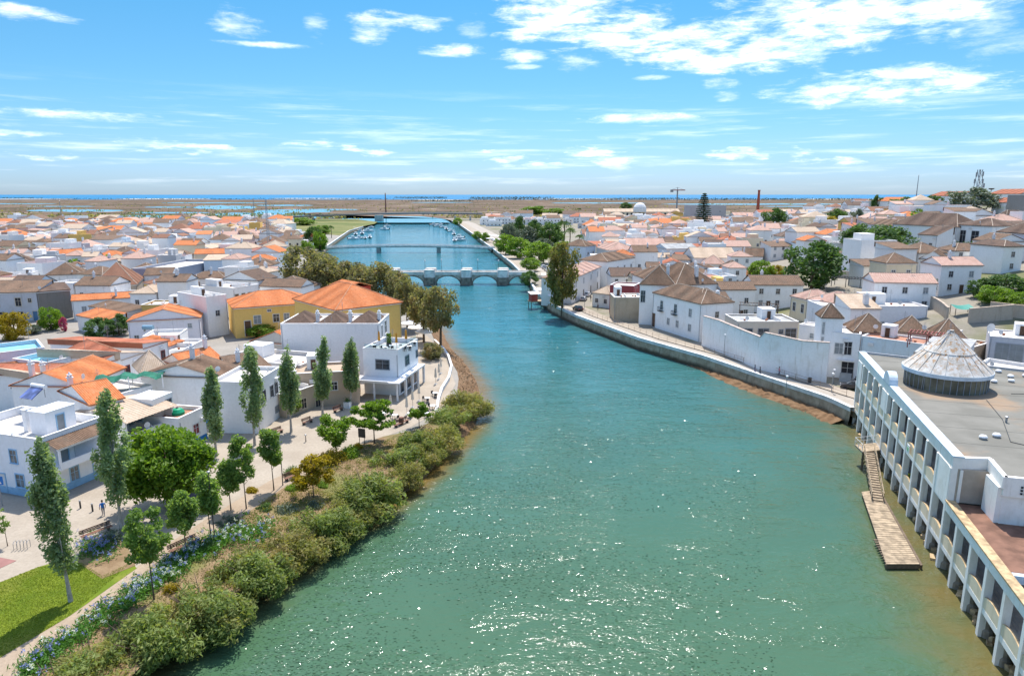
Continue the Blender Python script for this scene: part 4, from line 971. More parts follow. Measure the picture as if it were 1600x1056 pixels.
h = house('slim white tower with brown pyramid roof beside the riverside road', (1284,496), (1318,497), 11.6, 4.3, 'pyramid', 'brown', 2.5, (.87,.87,.87), zb=.3, windows=[('f',.12,2,.35,2.4,'s'),('f',.12,5.2,.35,2.4,'s'),('f',.12,8.2,.35,2.2,'s'),('r',.5,8.4,.7,2,'k')], cat='tower', name='tower', corn=False, oh=.15)
h = house('white stepped house with stairs and canopied door right of the slim tower', (1297,521), (1345,525), 8.6, 7, 'flat', 'pale', 0, (.87,.87,.87), zb=.3, windows=[('f',.35,4.6,1.5,2.0,'s'),('f',.62,4.6,1.3,2.4,'k'),('f',.68,.2,2.0,3.0,'k')], parapet=.3, fm=M_FRAME)
w_ = h['_w']; mb = MB(); mb.box(-w_*.2, w_*.36, -1.0, 0, 3.5, 3.7); mb.build('door_canopy', M_CORN, h)
for i in range(7):
    mb = MB(); mb.box(-w_*.05, w_*.34, -2.8+i*.36, -.02, i*.16, (i+1)*.16); mb.build('step', M_CONC, h)
house('pale blue wall house with long reddish roof terrace behind the market hall', (1346,527), (1462,543), 8.4, 6, 'flat', 'terracotta', 0, (.66,.74,.78), zb=.3, windows=[], parapet=.25, dirt=.6)
house('large plain white block with flat roof behind the slim tower', (1284,480), (1450,481), 10.2, 8, 'flat', 'pale', 0, (.80,.79,.80), zb=.5, windows=[('f',.34,5.2,1.5,1.2,'s'),('f',.58,5.4,1.0,1.2,'s')], parapet=.3, dirt=.1)
house('white house with orange tiled roof standing on the large white block', (1330,482), (1376,482), 11.4, 7, 'shed', 'tan', 2.0, W_WHITE, zb=6, windows=[], chim=[(.65,.3,1.8,.9)], foot=False)
for k, (A, B, lab) in enumerate((((1350,442),(1395,449),'beige modern house with low pyramid roof and dark patio doors, left of two'),((1397,450),(1441,454),'beige modern house with low pyramid roof and big blue glass door, right of two'))):
    house(lab, A, B, 12.2, 8, 'pyramid', 'pink', 1.7, W_BEIGE, zb=7, windows=[('f',.55,1.2,3.0,2.6)] if k == 0 else [('f',.5,1.0,3.6,3.0)], fm=M_FRAMEG, corn=False, oh=.05)
house('cream house with pink mottled roof and long balcony left of the large white block', (1262,467), (1322,476), 10.4, 9, 'hip', 'pink', 2.0, W_CREAM, zb=4, windows=WIN(4,2.6,'w',1.0,2.0))
house('house with red roof edge and iron balcony beside the cream house', (1236,462), (1262,468), 9.8, 8, 'hip', 'pink', 1.8, W_CREAM, zb=4, windows=WIN(2,2.4,'k',1.0,2.0))
for k, (A, B, r_, lab) in enumerate((((1335,518),(1392,520),3.0,'house with tall reed-brown pyramid roof behind the market hall'),((1403,518),(1452,521),2.6,'house with brown pyramid roof, middle of three behind the market cone'),((1462,527),(1510,530),3.0,'house with brown pyramid roof, right of three behind the market cone'))):
    house(lab, A, B, 8.9, 7, 'pyramid', 'brown', r_, W_PINK, zb=.5, windows=WIN(1,6.5,'s',1.2,1.0), corn=False)
house('grey modern house with two tall dark shutters at the right frame edge', (1547,527), (1650,536), 9.6, 8, 'flat', 'pale', 0, (.50,.51,.55), zb=.5, windows=[('f',.22,5.2,1.9,3.0,'s'),('f',.43,5.2,1.9,3.0,'s')], fm=M_FRAMEG, parapet=.2)
house('white gabled wall house between market cone and grey modern house', (1500,565), (1524,531), 9.0, 6, 'shed_r', 'grey', .6, (.78,.76,.75), zb=.5, windows=[], corn=False)
house('low beige walled yard house left of the grey modern house', (1514,548), (1548,538), 7.0, 8, 'flat', 'tan', 0, (.55,.44,.33), zb=.5, windows=[], parapet=.4)
house('white terrace house with pink floor below the grey modern house', (1525,575), (1620,590), 6.2, 7, 'flat', 'pale', 0, W_WHITE, zb=.5, windows=WIN(3,3,'w'), parapet=.5)
house('white gabled cottage with two narrow dark windows below the big convent', (1437,404), (1478,406), 17.0, 7, 'gable_y', 'brown', 2.2, W_WHITE, zb=12, windows=[], foot=True)
hb('little pinkish house with brown roof right of the white gabled cottage', (1478,416), (1504,416), 400, 6, 'shed', 'brown', 1.4, W_OFF, windows=WIN(2,1.2,'k'))
# convent on the hill
hb('convent main range, long white wall under a high dark brown roof on the hill', (1390,398), (1490,398), 350, 12, 'hip', 'dark brown', 4.2, W_WHITE, cat='convent', name='convent', windows=WIN(5,7,'k',1.0,1.4), dirt=.5)
hb('convent wing with arched windows and lower brown roof beside the main range', (1490,397), (1545,397), 351, 12, 'hip', 'dark brown', 2.2, W_WHITE, cat='convent', name='convent', windows=[('f',.2,4,2.0,4.0,'k'),('f',.55,4,2.6,4.0,'k')], dirt=.3)
hb('left grey-white convent range with broken brown roofs', (1352,394), (1390,398), 350, 8, 'hip', 'brown', 2.2, (.66,.66,.70), cat='convent', name='convent', windows=WIN(2,5,'k'), dirt=.7)
hb('small white convent tower with brown lean-to roof and one dark window', (1430,408), (1460,408), 366, 7, 'shed', 'dark brown', 2.6, W_WHITE, windows=[('f',.7,5,1.0,1.2,'k')], cat='tower', name='tower', corn=False)
hb('white hill house with wide dark brown hipped roof at the right frame edge', (1552,404), (1650,408), 362, 14, 'hip', 'dark brown', 4.2, (.74,.76,.80), windows=WIN(4,3,'s',1.0,1.8))
hb('upper hill house with pointed brown roofs above the convent wing', (1535,366), (1568,366), 346, 14, 'hip', 'dark brown', 4.5, W_WHITE, windows=[])
hb('upper hill house with long brown roof at the right frame edge', (1570,364), (1640,366), 345, 16, 'hip', 'dark brown', 4.8, W_WHITE, windows=[])
hb('white house with orange roof on the hilltop left of the great round tree', (1450,326), (1494,326), 306, 14, 'gable_x', 'red', 2.6, W_WHITE, windows=WIN(4,3,'s'))
hb('white house with orange roof on the hilltop right of the great round tree', (1542,320), (1592,320), 303, 14, 'gable_x', 'red', 2.6, W_WHITE, windows=WIN(4,3,'s'))
hb('lower white house with orange roof under the hilltop right of the great round tree', (1548,334), (1576,334), 316, 10, 'gable_x', 'red', 2.2, W_WHITE, windows=WIN(3,3,'s'))
hb('pale house with orange roof on the skyline left of the dark hilltop trees', (1368,334), (1402,334), 314, 12, 'gable_x', 'orange', 2.6, W_OFF, windows=WIN(3,3,'s'))
hb('grey castle wall block on the hilltop at the right frame edge', (1570,338), (1650,340), 308, 8, 'flat', 'grey', 0, (.30,.28,.26), windows=[], dirt=.8, cat='castle wall', name='castle_wall')
# middle of the right bank
house('white church tower block with arched opening among the right-bank rooftops', (1240,345), (1263,344), 17.0, 8, 'flat', 'pale', 0, W_WHITE, zb=1, windows=[('f',.5,11,1.6,3.2,'k')], cat='church', name='church')
house('large building with broad pale tan roof behind the steep brown roofs', (1085,403), (1152,403), 8.6, 18, 'gable_x', 'tan', 3.6, W_OFF, zb=.3, windows=WIN(4,4))
house('house with pink double hipped roof in front of the broad pale tan roof', (1096,412), (1130,413), 7.0, 10, 'pyramid', 'pink', 3.2, W_OFF, zb=.3, windows=[])
house('long low red-roofed house over a dark wall right of the steep brown roofs', (1113,429), (1180,430), 6.4, 9, 'hip', 'red', 2.2, W_WHITE, zb=.3, windows=WIN(3,4.5,'k',.9,.9))
house('house with small dark pyramid roof behind the long red hipped roof', (1134,420), (1162,420), 7.2, 8, 'pyramid', 'dark brown', 3.0, W_WHITE, zb=.3, windows=[])
house('white house with brown gabled roof and red eave band by the yellow shrub', (1159,400), (1192,401), 8.0, 9, 'gable_x', 'brown', 3.2, W_WHITE, zb=.5, windows=WIN(2,4,'s'))
house('small white house with brown pyramid roof left of the great dark green tree', (1193,398), (1218,398), 8.0, 8, 'pyramid', 'brown', 2.8, W_WHITE, zb=.5, windows=WIN(2,4,'k'))
h = house('long pinkish riverside house with pale hipped roof beside the tall willow-like tree', U(893,475,.3), U(938,450,.3), 8.2, 10, 'hip', 'pink', 2.2, W_OFF, zb=.3, world=True, windows=WIN(4,4.8,'s',1.0,1.8)+WIN(4,.3,'d',1.2,2.4))
house('white round-cornered house with brown hipped roof and dark shutters at the street mouth', U(948,450,.3), U(990,441,.3), 10.0, 12, 'hip', 'brown', 2.4, W_WHITE, zb=.3, world=True, windows=WIN(4,5.4,'k',.9,1.9))
house('house with bright orange hipped roof behind the round-cornered house', (962,399), (992,399), 9.6, 10, 'hip', 'orange', 2.0, W_WHITE, zb=.3, windows=[])
house('blue-white house with dark cornice at the end of the riverside street', (915,385), (931,383), 9.5, 12, 'hip', 'brown', 2.8, (.62,.70,.78), zb=.3, windows=WIN(2,5,'k'))
house('house with plain grey flank and pink roof at the end of the riverside street', (932,386), (950,391), 9.5, 14, 'hip', 'pink', 3.0, (.48,.48,.48), zb=.3, windows=[])
house('very long pink roof above white walls in the middle of the right bank', (978,383), (1040,383), 9.0, 16, 'gable_x', 'pink', 3.0, W_BLUE, zb=.3, windows=WIN(6,4,'k',1,1.6))
house('long grey-blue warehouse with low roof right of the very long pink roof', (1042,389), (1090,388), 9.0, 14, 'gable_x', 'grey', 2.0, W_BLUE, zb=.3, windows=WIN(4,4,'k',1,1.6))
house('large grey block standing behind the Norfolk pine', U(1078,352), U(1133,352), 21, 30, 'flat', 'grey', 0, (.42,.42,.42), zb=.3, world=True, windows=WIN(3,14,'s',3,2))
h = house('long arcaded pale building with domed church among far rooftops', U(944,343), U(1062,343), 10.5, 25, 'gable_x', 'tan', 4, W_CREAM, zb=.3, world=True, windows=WIN(18,5.5,'k',2.6,3.2)+WIN(18,.8,'k',2.6,3.2), wsize=(2.6,3.2))
mb = MB(); mb.lathe([(9,10),(9,14),(8.4,17),(6.5,20),(3.5,22),(.3,22.6)], 20, c=(h['_w']*-.04,-4,0)); mb.build('dome', M_CORN, h)
house('white long building with many windows behind the red chimney stack', U(1146,352), U(1196,352), 11, 18, 'gable_x', 'pink', 3, W_WHITE, zb=.3, world=True, windows=WIN(8,6,'k',1.6,2))
# garden wall along the road
gw = thing('garden_wall', 'long tall white garden wall with stained stepped top along the riverside road', 'wall', tuple(U(1096,541,.3)))
pts = [(1096,541,494),(1120,550,501),(1156,565,516),(1184,577,527),(1190,579,520),(1248,592,533),(1290,599,536)]
org = U(1096,541,.3); wm = plaster((.88,.87,.86), .9)
for (a, b) in zip(pts, pts[1:]):
    p, q = U(a[0],a[1],.3)-org, U(b[0],b[1],.3)-org; hp, hq = HT(p+org, a[2]), HT(q+org, b[2])
    dn = Vector((-(q-p).y, (q-p).x, 0)).normalized()*.45; mb = MB()
    P = [p, q, q+dn, p+dn]; hh = [hp, hq, hq, hp]
    B = [(v.x,v.y,-.5) for v in P]; Tt = [(v.x,v.y,k) for v, k in zip(P, hh)]
    for i in range(4): j = (i+1)%4; mb.face([B[i],B[j],Tt[j],Tt[i]])
    mb.build('wall_panel', wm, gw)
    mb = MB(); up = Vector((0,0,.14)); e = dn.normalized()*.12
    C = [Vector(Tt[0])-e, Vector(Tt[1])-e, Vector(Tt[2])+e, Vector(Tt[3])+e]
    for i in range(4): j = (i+1)%4; mb.face([C[i],C[j],C[j]+up,C[i]+up])
    mb.face([c+up for c in C]); mb.build('coping', ROOF['pink'] if False else plain('tile_coping', (.52,.42,.36), .9, var=.4, scale=2), gw)
    FOOT.append((((p+q)/2+org).x, ((p+q)/2+org).y, (q-p).length/2, 1.0, math.atan2((q-p).y,(q-p).x)))

# roof aerials, small dishes, air-conditioning boxes and downpipes on the nearer houses
rc_ = random.Random(31); aer = MB(); aer.tube([(0,0,-.3),(0,0,2.4)], .03, 4); [aer.box(-.55+.05*i,.55-.05*i,-.02,.02,1.5+.2*i,1.53+.2*i) for i in range(4)]; aer = aer.mesh('antenna', M_GREYMETAL)
acb = MB(); acb.box(-.45,.45,-.32,0,0,.6,bottom=True); acb.box(-.36,.1,-.34,-.32,.08,.52); acb = acb.mesh('air_conditioner', M_CORN)
dsm = MB(); dsm.tube([(0,0,-.1),(0,0,.6)], .03, 5); dsm.tube([(0,-.22,.8),(.05,-.1,.8),(.08,0,.8)], [.42,.32,.05], 12); dsm = dsm.mesh('small_dish', M_CORN)
for h in list(HOUSES):
    if h.location.y > 250: continue
    w_, d_, H_ = h['_w'], h['_d'], h['_h']
    if w_ < 4: continue
    link('antenna', aer, h, (rc_.uniform(-.35,.35)*w_, d_*rc_.uniform(.4,.8), H_+rc_.uniform(.6,1.2)), rc_.uniform(0,3))
    if rc_.random() < .5: link('air_conditioner', acb, h, (rc_.uniform(-.4,.4)*w_, 0, max(2.4, H_-1.3)))
    if rc_.random() < .45: link('small_dish', dsm, h, (rc_.uniform(-.4,.4)*w_, .4, H_+.25), rc_.uniform(-.6,.6))
    for s_ in (-1, 1):
        if rc_.random() < .6: mb = MB(); mb.tube([(s_*(w_/2-.2),-.07,.1),(s_*(w_/2-.2),-.07,H_-.1)], .05, 5); mb.build('downpipe', M_FRAMEG, h)

for h in list(HOUSES):                           # stair rooms and low divisions on the flat roofs
    if h.location.y > 260 or h['category'] in ('restaurant','tower','church','castle wall'): continue
    w_, d_, H_ = h['_w'], h['_d'], h['_h']
    if w_*d_ < 60 or not any(c.name.split('.')[0] == 'coping' for c in h.children) or 'aqua' in h['label'] or 'trim' in h['label'] or 'three low' in h['label']: continue
    bw = w_*rc_.uniform(.18,.3); x0 = rc_.uniform(-w_/2+.4, w_/2-bw-.4); sub_block(h, x0, x0+bw, d_*.55, d_*.92, H_, H_+rc_.uniform(1.9,2.4), W_WHITE, 'roof_room'); add_window(h, x0+bw/2, d_*.55, H_+.05, 0, .8, 1.7, None, M_DOORB, True)
    xm = rc_.uniform(-w_*.2, w_*.2); sub_block(h, xm, xm+.15, .3, d_*.5, H_, H_+.8, W_OFF, 'divider')
    for k in range(3): mb = MB(); xx, yy = rc_.uniform(-w_*.42,w_*.42), rc_.uniform(.15,.5)*d_; mb.lathe([(.18,H_),(.26,H_+.4)], 8, c=(xx,yy,0)); mb.build('flower_pot', plain('terracotta_pot', (.36,.15,.08)), h)
# ================================================================== MARKET HALL ON THE RIGHT EDGE
C0 = Vector((55.4, 106.3, 0)); MANG = math.atan2(-.959, -.282)
M_MW = plaster((.90,.875,.83), .75, 'market_white'); M_COP = plain('blue_white_coping', (.58,.66,.72), .7, var=.15)
M_FELT = None
m, t, b = new_mat('roof_felt'); pos = t.n('ShaderNodeNewGeometry').outputs['Position']
c = t.mix(t.ss(t.noise(pos, .25, 6), .35, .7), (.165,.158,.134,1), (.215,.205,.176,1))
c = t.mix(t.m('MULTIPLY', t.ss(t.noise(t.vm('ADD', pos, (3,0,0)), .09, 5), .56, .68), .7), c, (.33,.22,.135,1))
lines = t.m('FRACT', t.m('DIVIDE', t.vm('DOT_PRODUCT', pos, (.282,.959,0)) if False else t.m('ADD', t.m('MULTIPLY', t.sep(pos)[0], .282), t.m('MULTIPLY', t.sep(pos)[1], .959)), 1.05))
c = t.mix(t.m('MULTIPLY', t.ss(lines, .94, .99), .35), c, (.22,.23,.22,1))
t.put(b.inputs['Base Color'], c); b.inputs['Roughness'].default_value = .9; b.inputs['Specular IOR Level'].default_value = .2
t.put(b.inputs['Normal'], t.bump(t.noise(pos, 2, 5), .2, .05)); M_FELT = m
M_BEIGEIN = plain('inner_wall', (.48,.41,.34), .85, var=.2, scale=.5); M_FLOORIN = plain('gallery_floor', (.42,.38,.33), .85, var=.2)
M_RUST = plain('rusty_concrete', (.50,.36,.20), .85, var=.4, scale=1.5, bump=.3)
M_BROWNF = plain('brown_terrace_floor', (.20,.105,.07), .9, var=.35, scale=.8, bump=.4)
mk = thing('market_hall', 'long white riverside market hall with open column galleries and cone skylight on its roof', 'market hall', tuple(C0), MANG)
def mbox(name, mat, *boxes, par=None):
    mb = MB()
    for q in boxes: mb.box(*q, bottom=True)
    return mb.build(name, mat, par or mk)
TE, LT = 46.6, 76.0                              # end of the tall part, end of what is built
# roof
mb = MB(); mb.prism([(.6,.6),(TE-.3,.6),(TE-.8,3.3),(50.2,3.0),(50.0,60),(18.6,60)], 8.7, 9.3); mb.build('roof', M_FELT, mk)
def edge_beam(p, q, z0, z1, t_, mat=M_MW, name='fascia'):
    p, q = Vector((p[0],p[1],0)), Vector((q[0],q[1],0)); d = (q-p).normalized(); nn = Vector((-d.y,d.x,0))*t_; mb = MB()
    mb.obox(p+Vector((0,0,z0)), q-p, nn, (0,0,z1-z0)); return mb.build(name, mat, mk)
edge_beam((0,0), (TE,0), 8.3, 9.40, .8); edge_beam((0,-.08), (TE+.05,-.08), 9.403, 9.56, 1.0, M_COP, 'coping')
edge_beam((18.6,60), (0,0), 8.4, 9.42, .5); edge_beam((18.8,60), (.15,-.1), 9.423, 9.6, .35, M_FRAMEG, 'coping')
edge_beam((TE,.4), (TE-.6,3.4), 8.3, 9.42, .4); edge_beam((TE-.6,3.05), (50.6,2.75), 8.3, 9.42, .4); edge_beam((50.6,2.9), (50.4,60), 7.6, 9.42, .4)
# perforated block panel under the front fascia
lat = MB()
for i in range(8):
    for j in range(3): lat.box(50.62, 50.66, 4.2+i*.3, 4.38+i*.3, 7.9+j*.3, 8.08+j*.3)
stuff(lat.build('lattice_holes', M_DARK, mk))
# pediment: rounded bump on the edge
mb = MB(); arc = [(19.3+1.7*math.cos(a), 9.56+1.5*math.sin(a)) for a in np.linspace(0, math.pi, 14)]
for y0, fl in ((-.12, False), (.9, True)):
    f = [(x, y0, z) for x, z in arc]; mb.face(f if fl else f[::-1])
for (x0,z0),(x1,z1) in zip(arc, arc[1:]): mb.face([(x0,-.12,z0),(x0,.9,z0),(x1,.9,z1),(x1,-.12,z1)])
mb.build('pediment', M_COP, mk)
mbox('pediment_panel', M_MW, (17.6,21.0,-.1,.35,5.6,8.3)); mbox('corner_panel', M_MW, (1.4,3.6,-.05,.35,4.4,8.3)); mbox('end_panel', M_MW, (42.6,TE,-.06,.5,4.4,8.3)); mbox('end_wall', M_BEIGEIN, (TE-.4,TE,.5,3.2,4.9,8.3)); mbox('stair_beam', M_MW, (TE-.02,TE+.12,.7,.95,4.9,8.2))
# floors
mbox('gallery_floor', M_FLOORIN, (-.1,LT,.25,6.2,.05,.5)); mbox('gallery_floor', M_FLOORIN, (.3,TE-.1,.3,6.2,4.35,4.6)); mbox('floor_edge', M_MW, (0,LT,-.04,.25,.0,.52)); mbox('floor_edge', M_MW, (.2,TE,-.04,.3,4.2,4.62))
mbox('inner_wall', M_BEIGEIN, (.6,TE,6.2,6.4,.5,8.7)); mbox('inner_wall', M_BEIGEIN, (TE,LT,7.2,7.4,.5,4.4))
for k in range(11):
    t0 = 2.5+k*4.0; mbox('opening', M_DARK, (t0,t0+2.4,6.12,6.19,.5,3.2)); mbox('opening', M_DARK, (t0+.2,t0+2.2,6.12,6.19,4.7,7.2))
# columns, parapets and rails bay by bay
cols = [42.4-3.75*k for k in range(11, -1, -1)]+[46.3+3.75*k for k in range(0, 8)]
cm_hi = MB(); cm_hi.box(-.24,.24,-.12,.5,-2.9,8.3); cm_hi = cm_hi.mesh('column', M_MW)
cm_lo = MB(); cm_lo.box(-.24,.24,-.12,.5,-2.9,4.2); cm_lo = cm_lo.mesh('column', M_MW)
ci_hi = MB(); ci_hi.box(-.2,.2,3.2,3.6,.5,8.7); ci_hi = ci_hi.mesh('inner_column', M_MW)
ci_lo = MB(); ci_lo.box(-.2,.2,3.2,3.6,.5,4.4); ci_lo = ci_lo.mesh('inner_column', M_MW)
pil = MB(); pil.lathe([(.55,-4),(.5,-1.6),(.35,-1.4),(.35,.0)], 10, c=(0,.6,0)); pil = pil.mesh('footing', M_STONED)
M_PARAP = plaster((.80,.68,.50), 1.0, 'stained_parapet')
def parap(w):
    mb = MB(); n = 10; P = []
    for i in range(n+1):
        u = i/n; P.append((u*w, .95+.30*math.sin(math.pi*u)))
    for y, fl in ((-.03,False),(.17,True)):
        f = [(0,y,0)]+[(w,y,0)]+[(x,y,z) for x, z in P[::-1]]; mb.face(f[::-1] if fl else f)
    for (x0,z0),(x1,z1) in zip(P, P[1:]): mb.face([(x0,-.03,z0),(x1,-.03,z1),(x1,.17,z1),(x0,.17,z0)], 1)
    return mb.mesh('parapet', [M_PARAP, M_RUST])
par = parap(3.27); rail = MB()
for z in (1.0,.55,.1): rail.tube([(0,0,z),(3.27,0,z)], .025, 4)
for i in range(14): rail.tube([(.1+i*.236,0,.05),(.1+i*.236,0,1.0)], .014, 4)
rail = rail.mesh('railing', M_GREYMETAL)
for i, tc in enumerate(cols):
    hi = tc < TE
    link('column', cm_hi if hi else cm_lo, mk, (tc,0,0)); link('inner_column', ci_hi if hi else ci_lo, mk, (tc,0,0)); link('footing', pil, mk, (tc,0,0))
    if i < len(cols)-1:
        link('parapet', par, mk, (tc+.24,0,.52))
        link('railing', rail, mk, (tc+.24,1.3,.52))
        if hi and tc < 42: link('parapet', par, mk, (tc+.24,0,4.62))
# lower part: beam, terrace, end
mbox('beam', M_MW, (TE,LT,-.1,.55,4.0,4.9)); mbox('beam_coping', M_RUST, (TE-.05,LT,-.2,.65,4.903,5.05))
mbox('terrace_floor', M_BROWNF, (TE+.2,60,.65,5.4,4.5,4.85)); mbox('terrace_kerb', M_COP, (TE+.2,60,5.4,5.8,4.4,5.1)); mbox('terrace_kerb', M_COP, (60,60.5,.65,5.8,4.4,5.08))
mbox('terrace_slab', M_CONC, (60.5,LT,2.6,6.5,4.2,4.6)); mbox('pier_wall', M_MW, (47.3,50.3,2.6,3.0,4.86,8.3)); mbox('pier_wall', M_MW, (50.0,50.35,3.0,5.0,.5,7.6)); mbox('back_wall', M_BEIGEIN, (46.3,46.6,3.2,40,.5,8.3))
mbox('portico_column', M_MW, (49.2,49.9,8.4,9.1,.5,7.6)); mbox('court_floor', M_FLOORIN, (46.6,LT,6.5,40,.1,.45))
# timber beams over the court
for k in range(6): mbox('court_beam', M_CONC, (52+k*3.9,52.3+k*3.9,6.5,18,3.9,4.3))
# rock and dark edge under the building
mb = MB(); r0 = random.Random(9)
for k in range(120):
    t0 = k*.65; s_ = r0.uniform(.3,.75)
    for yy in (r0.uniform(.2,.9), r0.uniform(1,1.8)):
        a = r0.uniform(0,3); mb.obox((t0+r0.uniform(-.3,.3), yy, -2.6), (s_*math.cos(a),s_*math.sin(a),r0.uniform(-.1,.2)), (-s_*.8*math.sin(a),s_*.8*math.cos(a),r0.uniform(-.1,.2)), (r0.uniform(-.1,.1),0,r0.uniform(.45,.9)))
stuff(mb.build('foundation_rocks', M_RUST, mk)); mbox('foundation_wall', M_STONED, (0,LT,2.4,3.0,-4,.05))
# cone skylight
K = U(1476,602,9.3); kl = mk.matrix_world  # local coordinates of the cone centre
rel = K-C0; ct, cy = rel.x*-.282+rel.y*-.959, rel.x*.959+rel.y*-.282
def cone_mat():
    m, t, b = new_mat('lichen_cone'); pos = t.n('ShaderNodeNewGeometry').outputs['Position']
    f = t.noise(t.vm('MULTIPLY', pos, (1,1,.5)), 1.1, 7, .7); z = t.sep(pos)[2]
    c = t.mix(t.ss(f, .35, .65), (.42,.38,.32,1), (.66,.64,.60,1))
    c = t.mix(t.m('MULTIPLY', t.ss(t.noise(pos, 2.3, 6, .7), .48, .62), t.m('MULTIPLY', t.ss(z, 11.2, 13.5), .9)), c, (.42,.22,.08,1))
    c = t.mix(t.m('MULTIPLY', t.ss(t.noise(pos, 4, 6, .7), .55, .7), .5), c, (.25,.20,.15,1))
    t.put(b.inputs['Base Color'], c); b.inputs['Roughness'].default_value = .85; t.put(b.inputs['Normal'], t.bump(t.noise(pos, 6, 5), .4, .05)); return m
M_CONE = cone_mat()
mb = MB(); mb.lathe([(4.75,9.25),(4.75,11.3)], 40, c=(ct,cy,0)); mb.build('skylight_drum', plain('drum_glass', (.17,.165,.12), .35, var=.5, scale=.6), mk)
mb = MB()
for i in range(40):
    a = 2*math.pi*i/40; mb.box(ct+4.78*math.cos(a)-.035, ct+4.78*math.cos(a)+.035, cy+4.78*math.sin(a)-.035, cy+4.78*math.sin(a)+.035, 9.3, 11.3)
mb.build('drum_mullions', M_FRAMEG, mk)
mb = MB(); mb.lathe([(5.0,11.2),(5.2,11.25),(5.2,11.75),(4.9,11.78)], 40, c=(ct,cy,0)); mb.build('drum_ring', M_COP, mk)
mb = MB(); prof = [(5.15,11.76),(2.9,13.9),(2.88,14.02),(.28,16.5),(.25,16.75)]; mb.lathe(prof, 40, c=(ct,cy,0)); o = mb.build('skylight_cone', M_CONE, mk)
mb = MB()
for i in range(20):
    a = 2*math.pi*i/20; mb.tube([(ct+5.1*math.cos(a),cy+5.1*math.sin(a),11.82),(ct+2.9*math.cos(a),cy+2.9*math.sin(a),13.96),(ct+.3*math.cos(a),cy+.3*math.sin(a),16.5)], .05, 4)
mb.build('cone_ribs', M_CONE, mk)
mb = MB(); mb.tube([(ct+3.4,cy-3.6,9.35),(ct+3.35,cy-3.5,11.8),(ct+1.9,cy-2.1,14.0),(ct+.2,cy-.2,16.7)], .05, 4); mb.build('lightning_rod_cable', M_GREYMETAL, mk)
for (px, py) in ((1560,581),(1579,589),(1580,596),(1553,597),(1602,588),(1536,685),(1557,682)):
    q = U(px, py+1, 9.3)-C0; tt, yy = q.x*-.282+q.y*-.959, q.x*.959+q.y*-.282
    mb = MB(); mb.lathe([(.34,9.28),(.34,9.5)], 14, 0, (tt,yy,0)); mb.lathe([(.40,9.5),(.38,9.6),(.28,9.72),(.05,9.78)], 14, 1, (tt,yy,0)); mb.build('roof_vent', [M_GREYMETAL, M_WHITE], mk)
# things in the galleries
def mk_pt(t_, y_, z_): return C0+Vector((-.282*t_+.959*y_, -.959*t_-.282*y_, z_))
sg = thing('hanging_sign', 'white and green square board hung on the market hall gallery parapet', 'sign', tuple(mk_pt(33.1,-.28,4.75)), MANG)
mb = MB(); mb.box(-.5,.5,-.03,.03,0,1.0); mb.build('board', M_WHITE, sg); mb = MB(); mb.box(-.28,.28,-.045,-.032,.25,.7); mb.build('green_panel', plain('sign_green', (.25,.55,.25)), sg)
def parasol_closed(label, loc, col, h=2.6, group=None, mat=None):
    p = thing('parasol', label, 'parasol', loc, 0, group)
    mb = MB(); mb.tube([(0,0,0),(0,0,h+.1)], .035, 6); mb.lathe([(.3,0),(.3,.07),(.1,.09)], 10); mb.build('pole', M_GREYMETAL, p)
    mb = MB(); n = 10
    for i in range(n):
        a0, a1 = 2*math.pi*i/n, 2*math.pi*(i+1)/n; R_ = [(.05,h),(.16,h-.25),(.20,h-1.0),(.26,h-1.7)]
        for (ra,za),(rb_,zb_) in zip(R_, R_[1:]):
            k0, k1 = (1 if i % 2 else .72), (.72 if i % 2 else 1)
            mb.face([(ra*k0*math.cos(a0),ra*k0*math.sin(a0),za),(rb_*k0*math.cos(a0),rb_*k0*math.sin(a0),zb_),(rb_*k1*math.cos(a1),rb_*k1*math.sin(a1),zb_),(ra*k1*math.cos(a1),ra*k1*math.sin(a1),za)])
    mb.build('folded_canopy', mat, p); return p
M_YELC = plain('yellow_canvas', (.70,.48,.05)); M_ORC = plain('orange_canvas', (.80,.33,.03), var=.2); M_CREAMC = plain('cream_canvas', (.66,.58,.48), var=.15); M_WHITEC = plain('white_canvas', (.80,.78,.76), var=.1)
parasol_closed('yellow folded parasol inside the market hall upper gallery', tuple(mk_pt(27.6,1.0,4.6)), 0, 2.6, None, M_YELC)
yb = thing('marker_buoy', 'round yellow-green float lying in the market hall lower gallery', 'buoy', tuple(mk_pt(30.5,.8,.52))); mb = MB(); mb.lathe([(.05,0),(.3,.1),(.42,.4),(.3,.7),(.06,.8)], 14); mb.build('float', plain('lime_plastic', (.55,.62,.05), .4), yb); mb = MB(); mb.tube([(0,0,.78),(0,0,1.0)], .05, 6); mb.build('ring', M_DARKMETAL, yb)
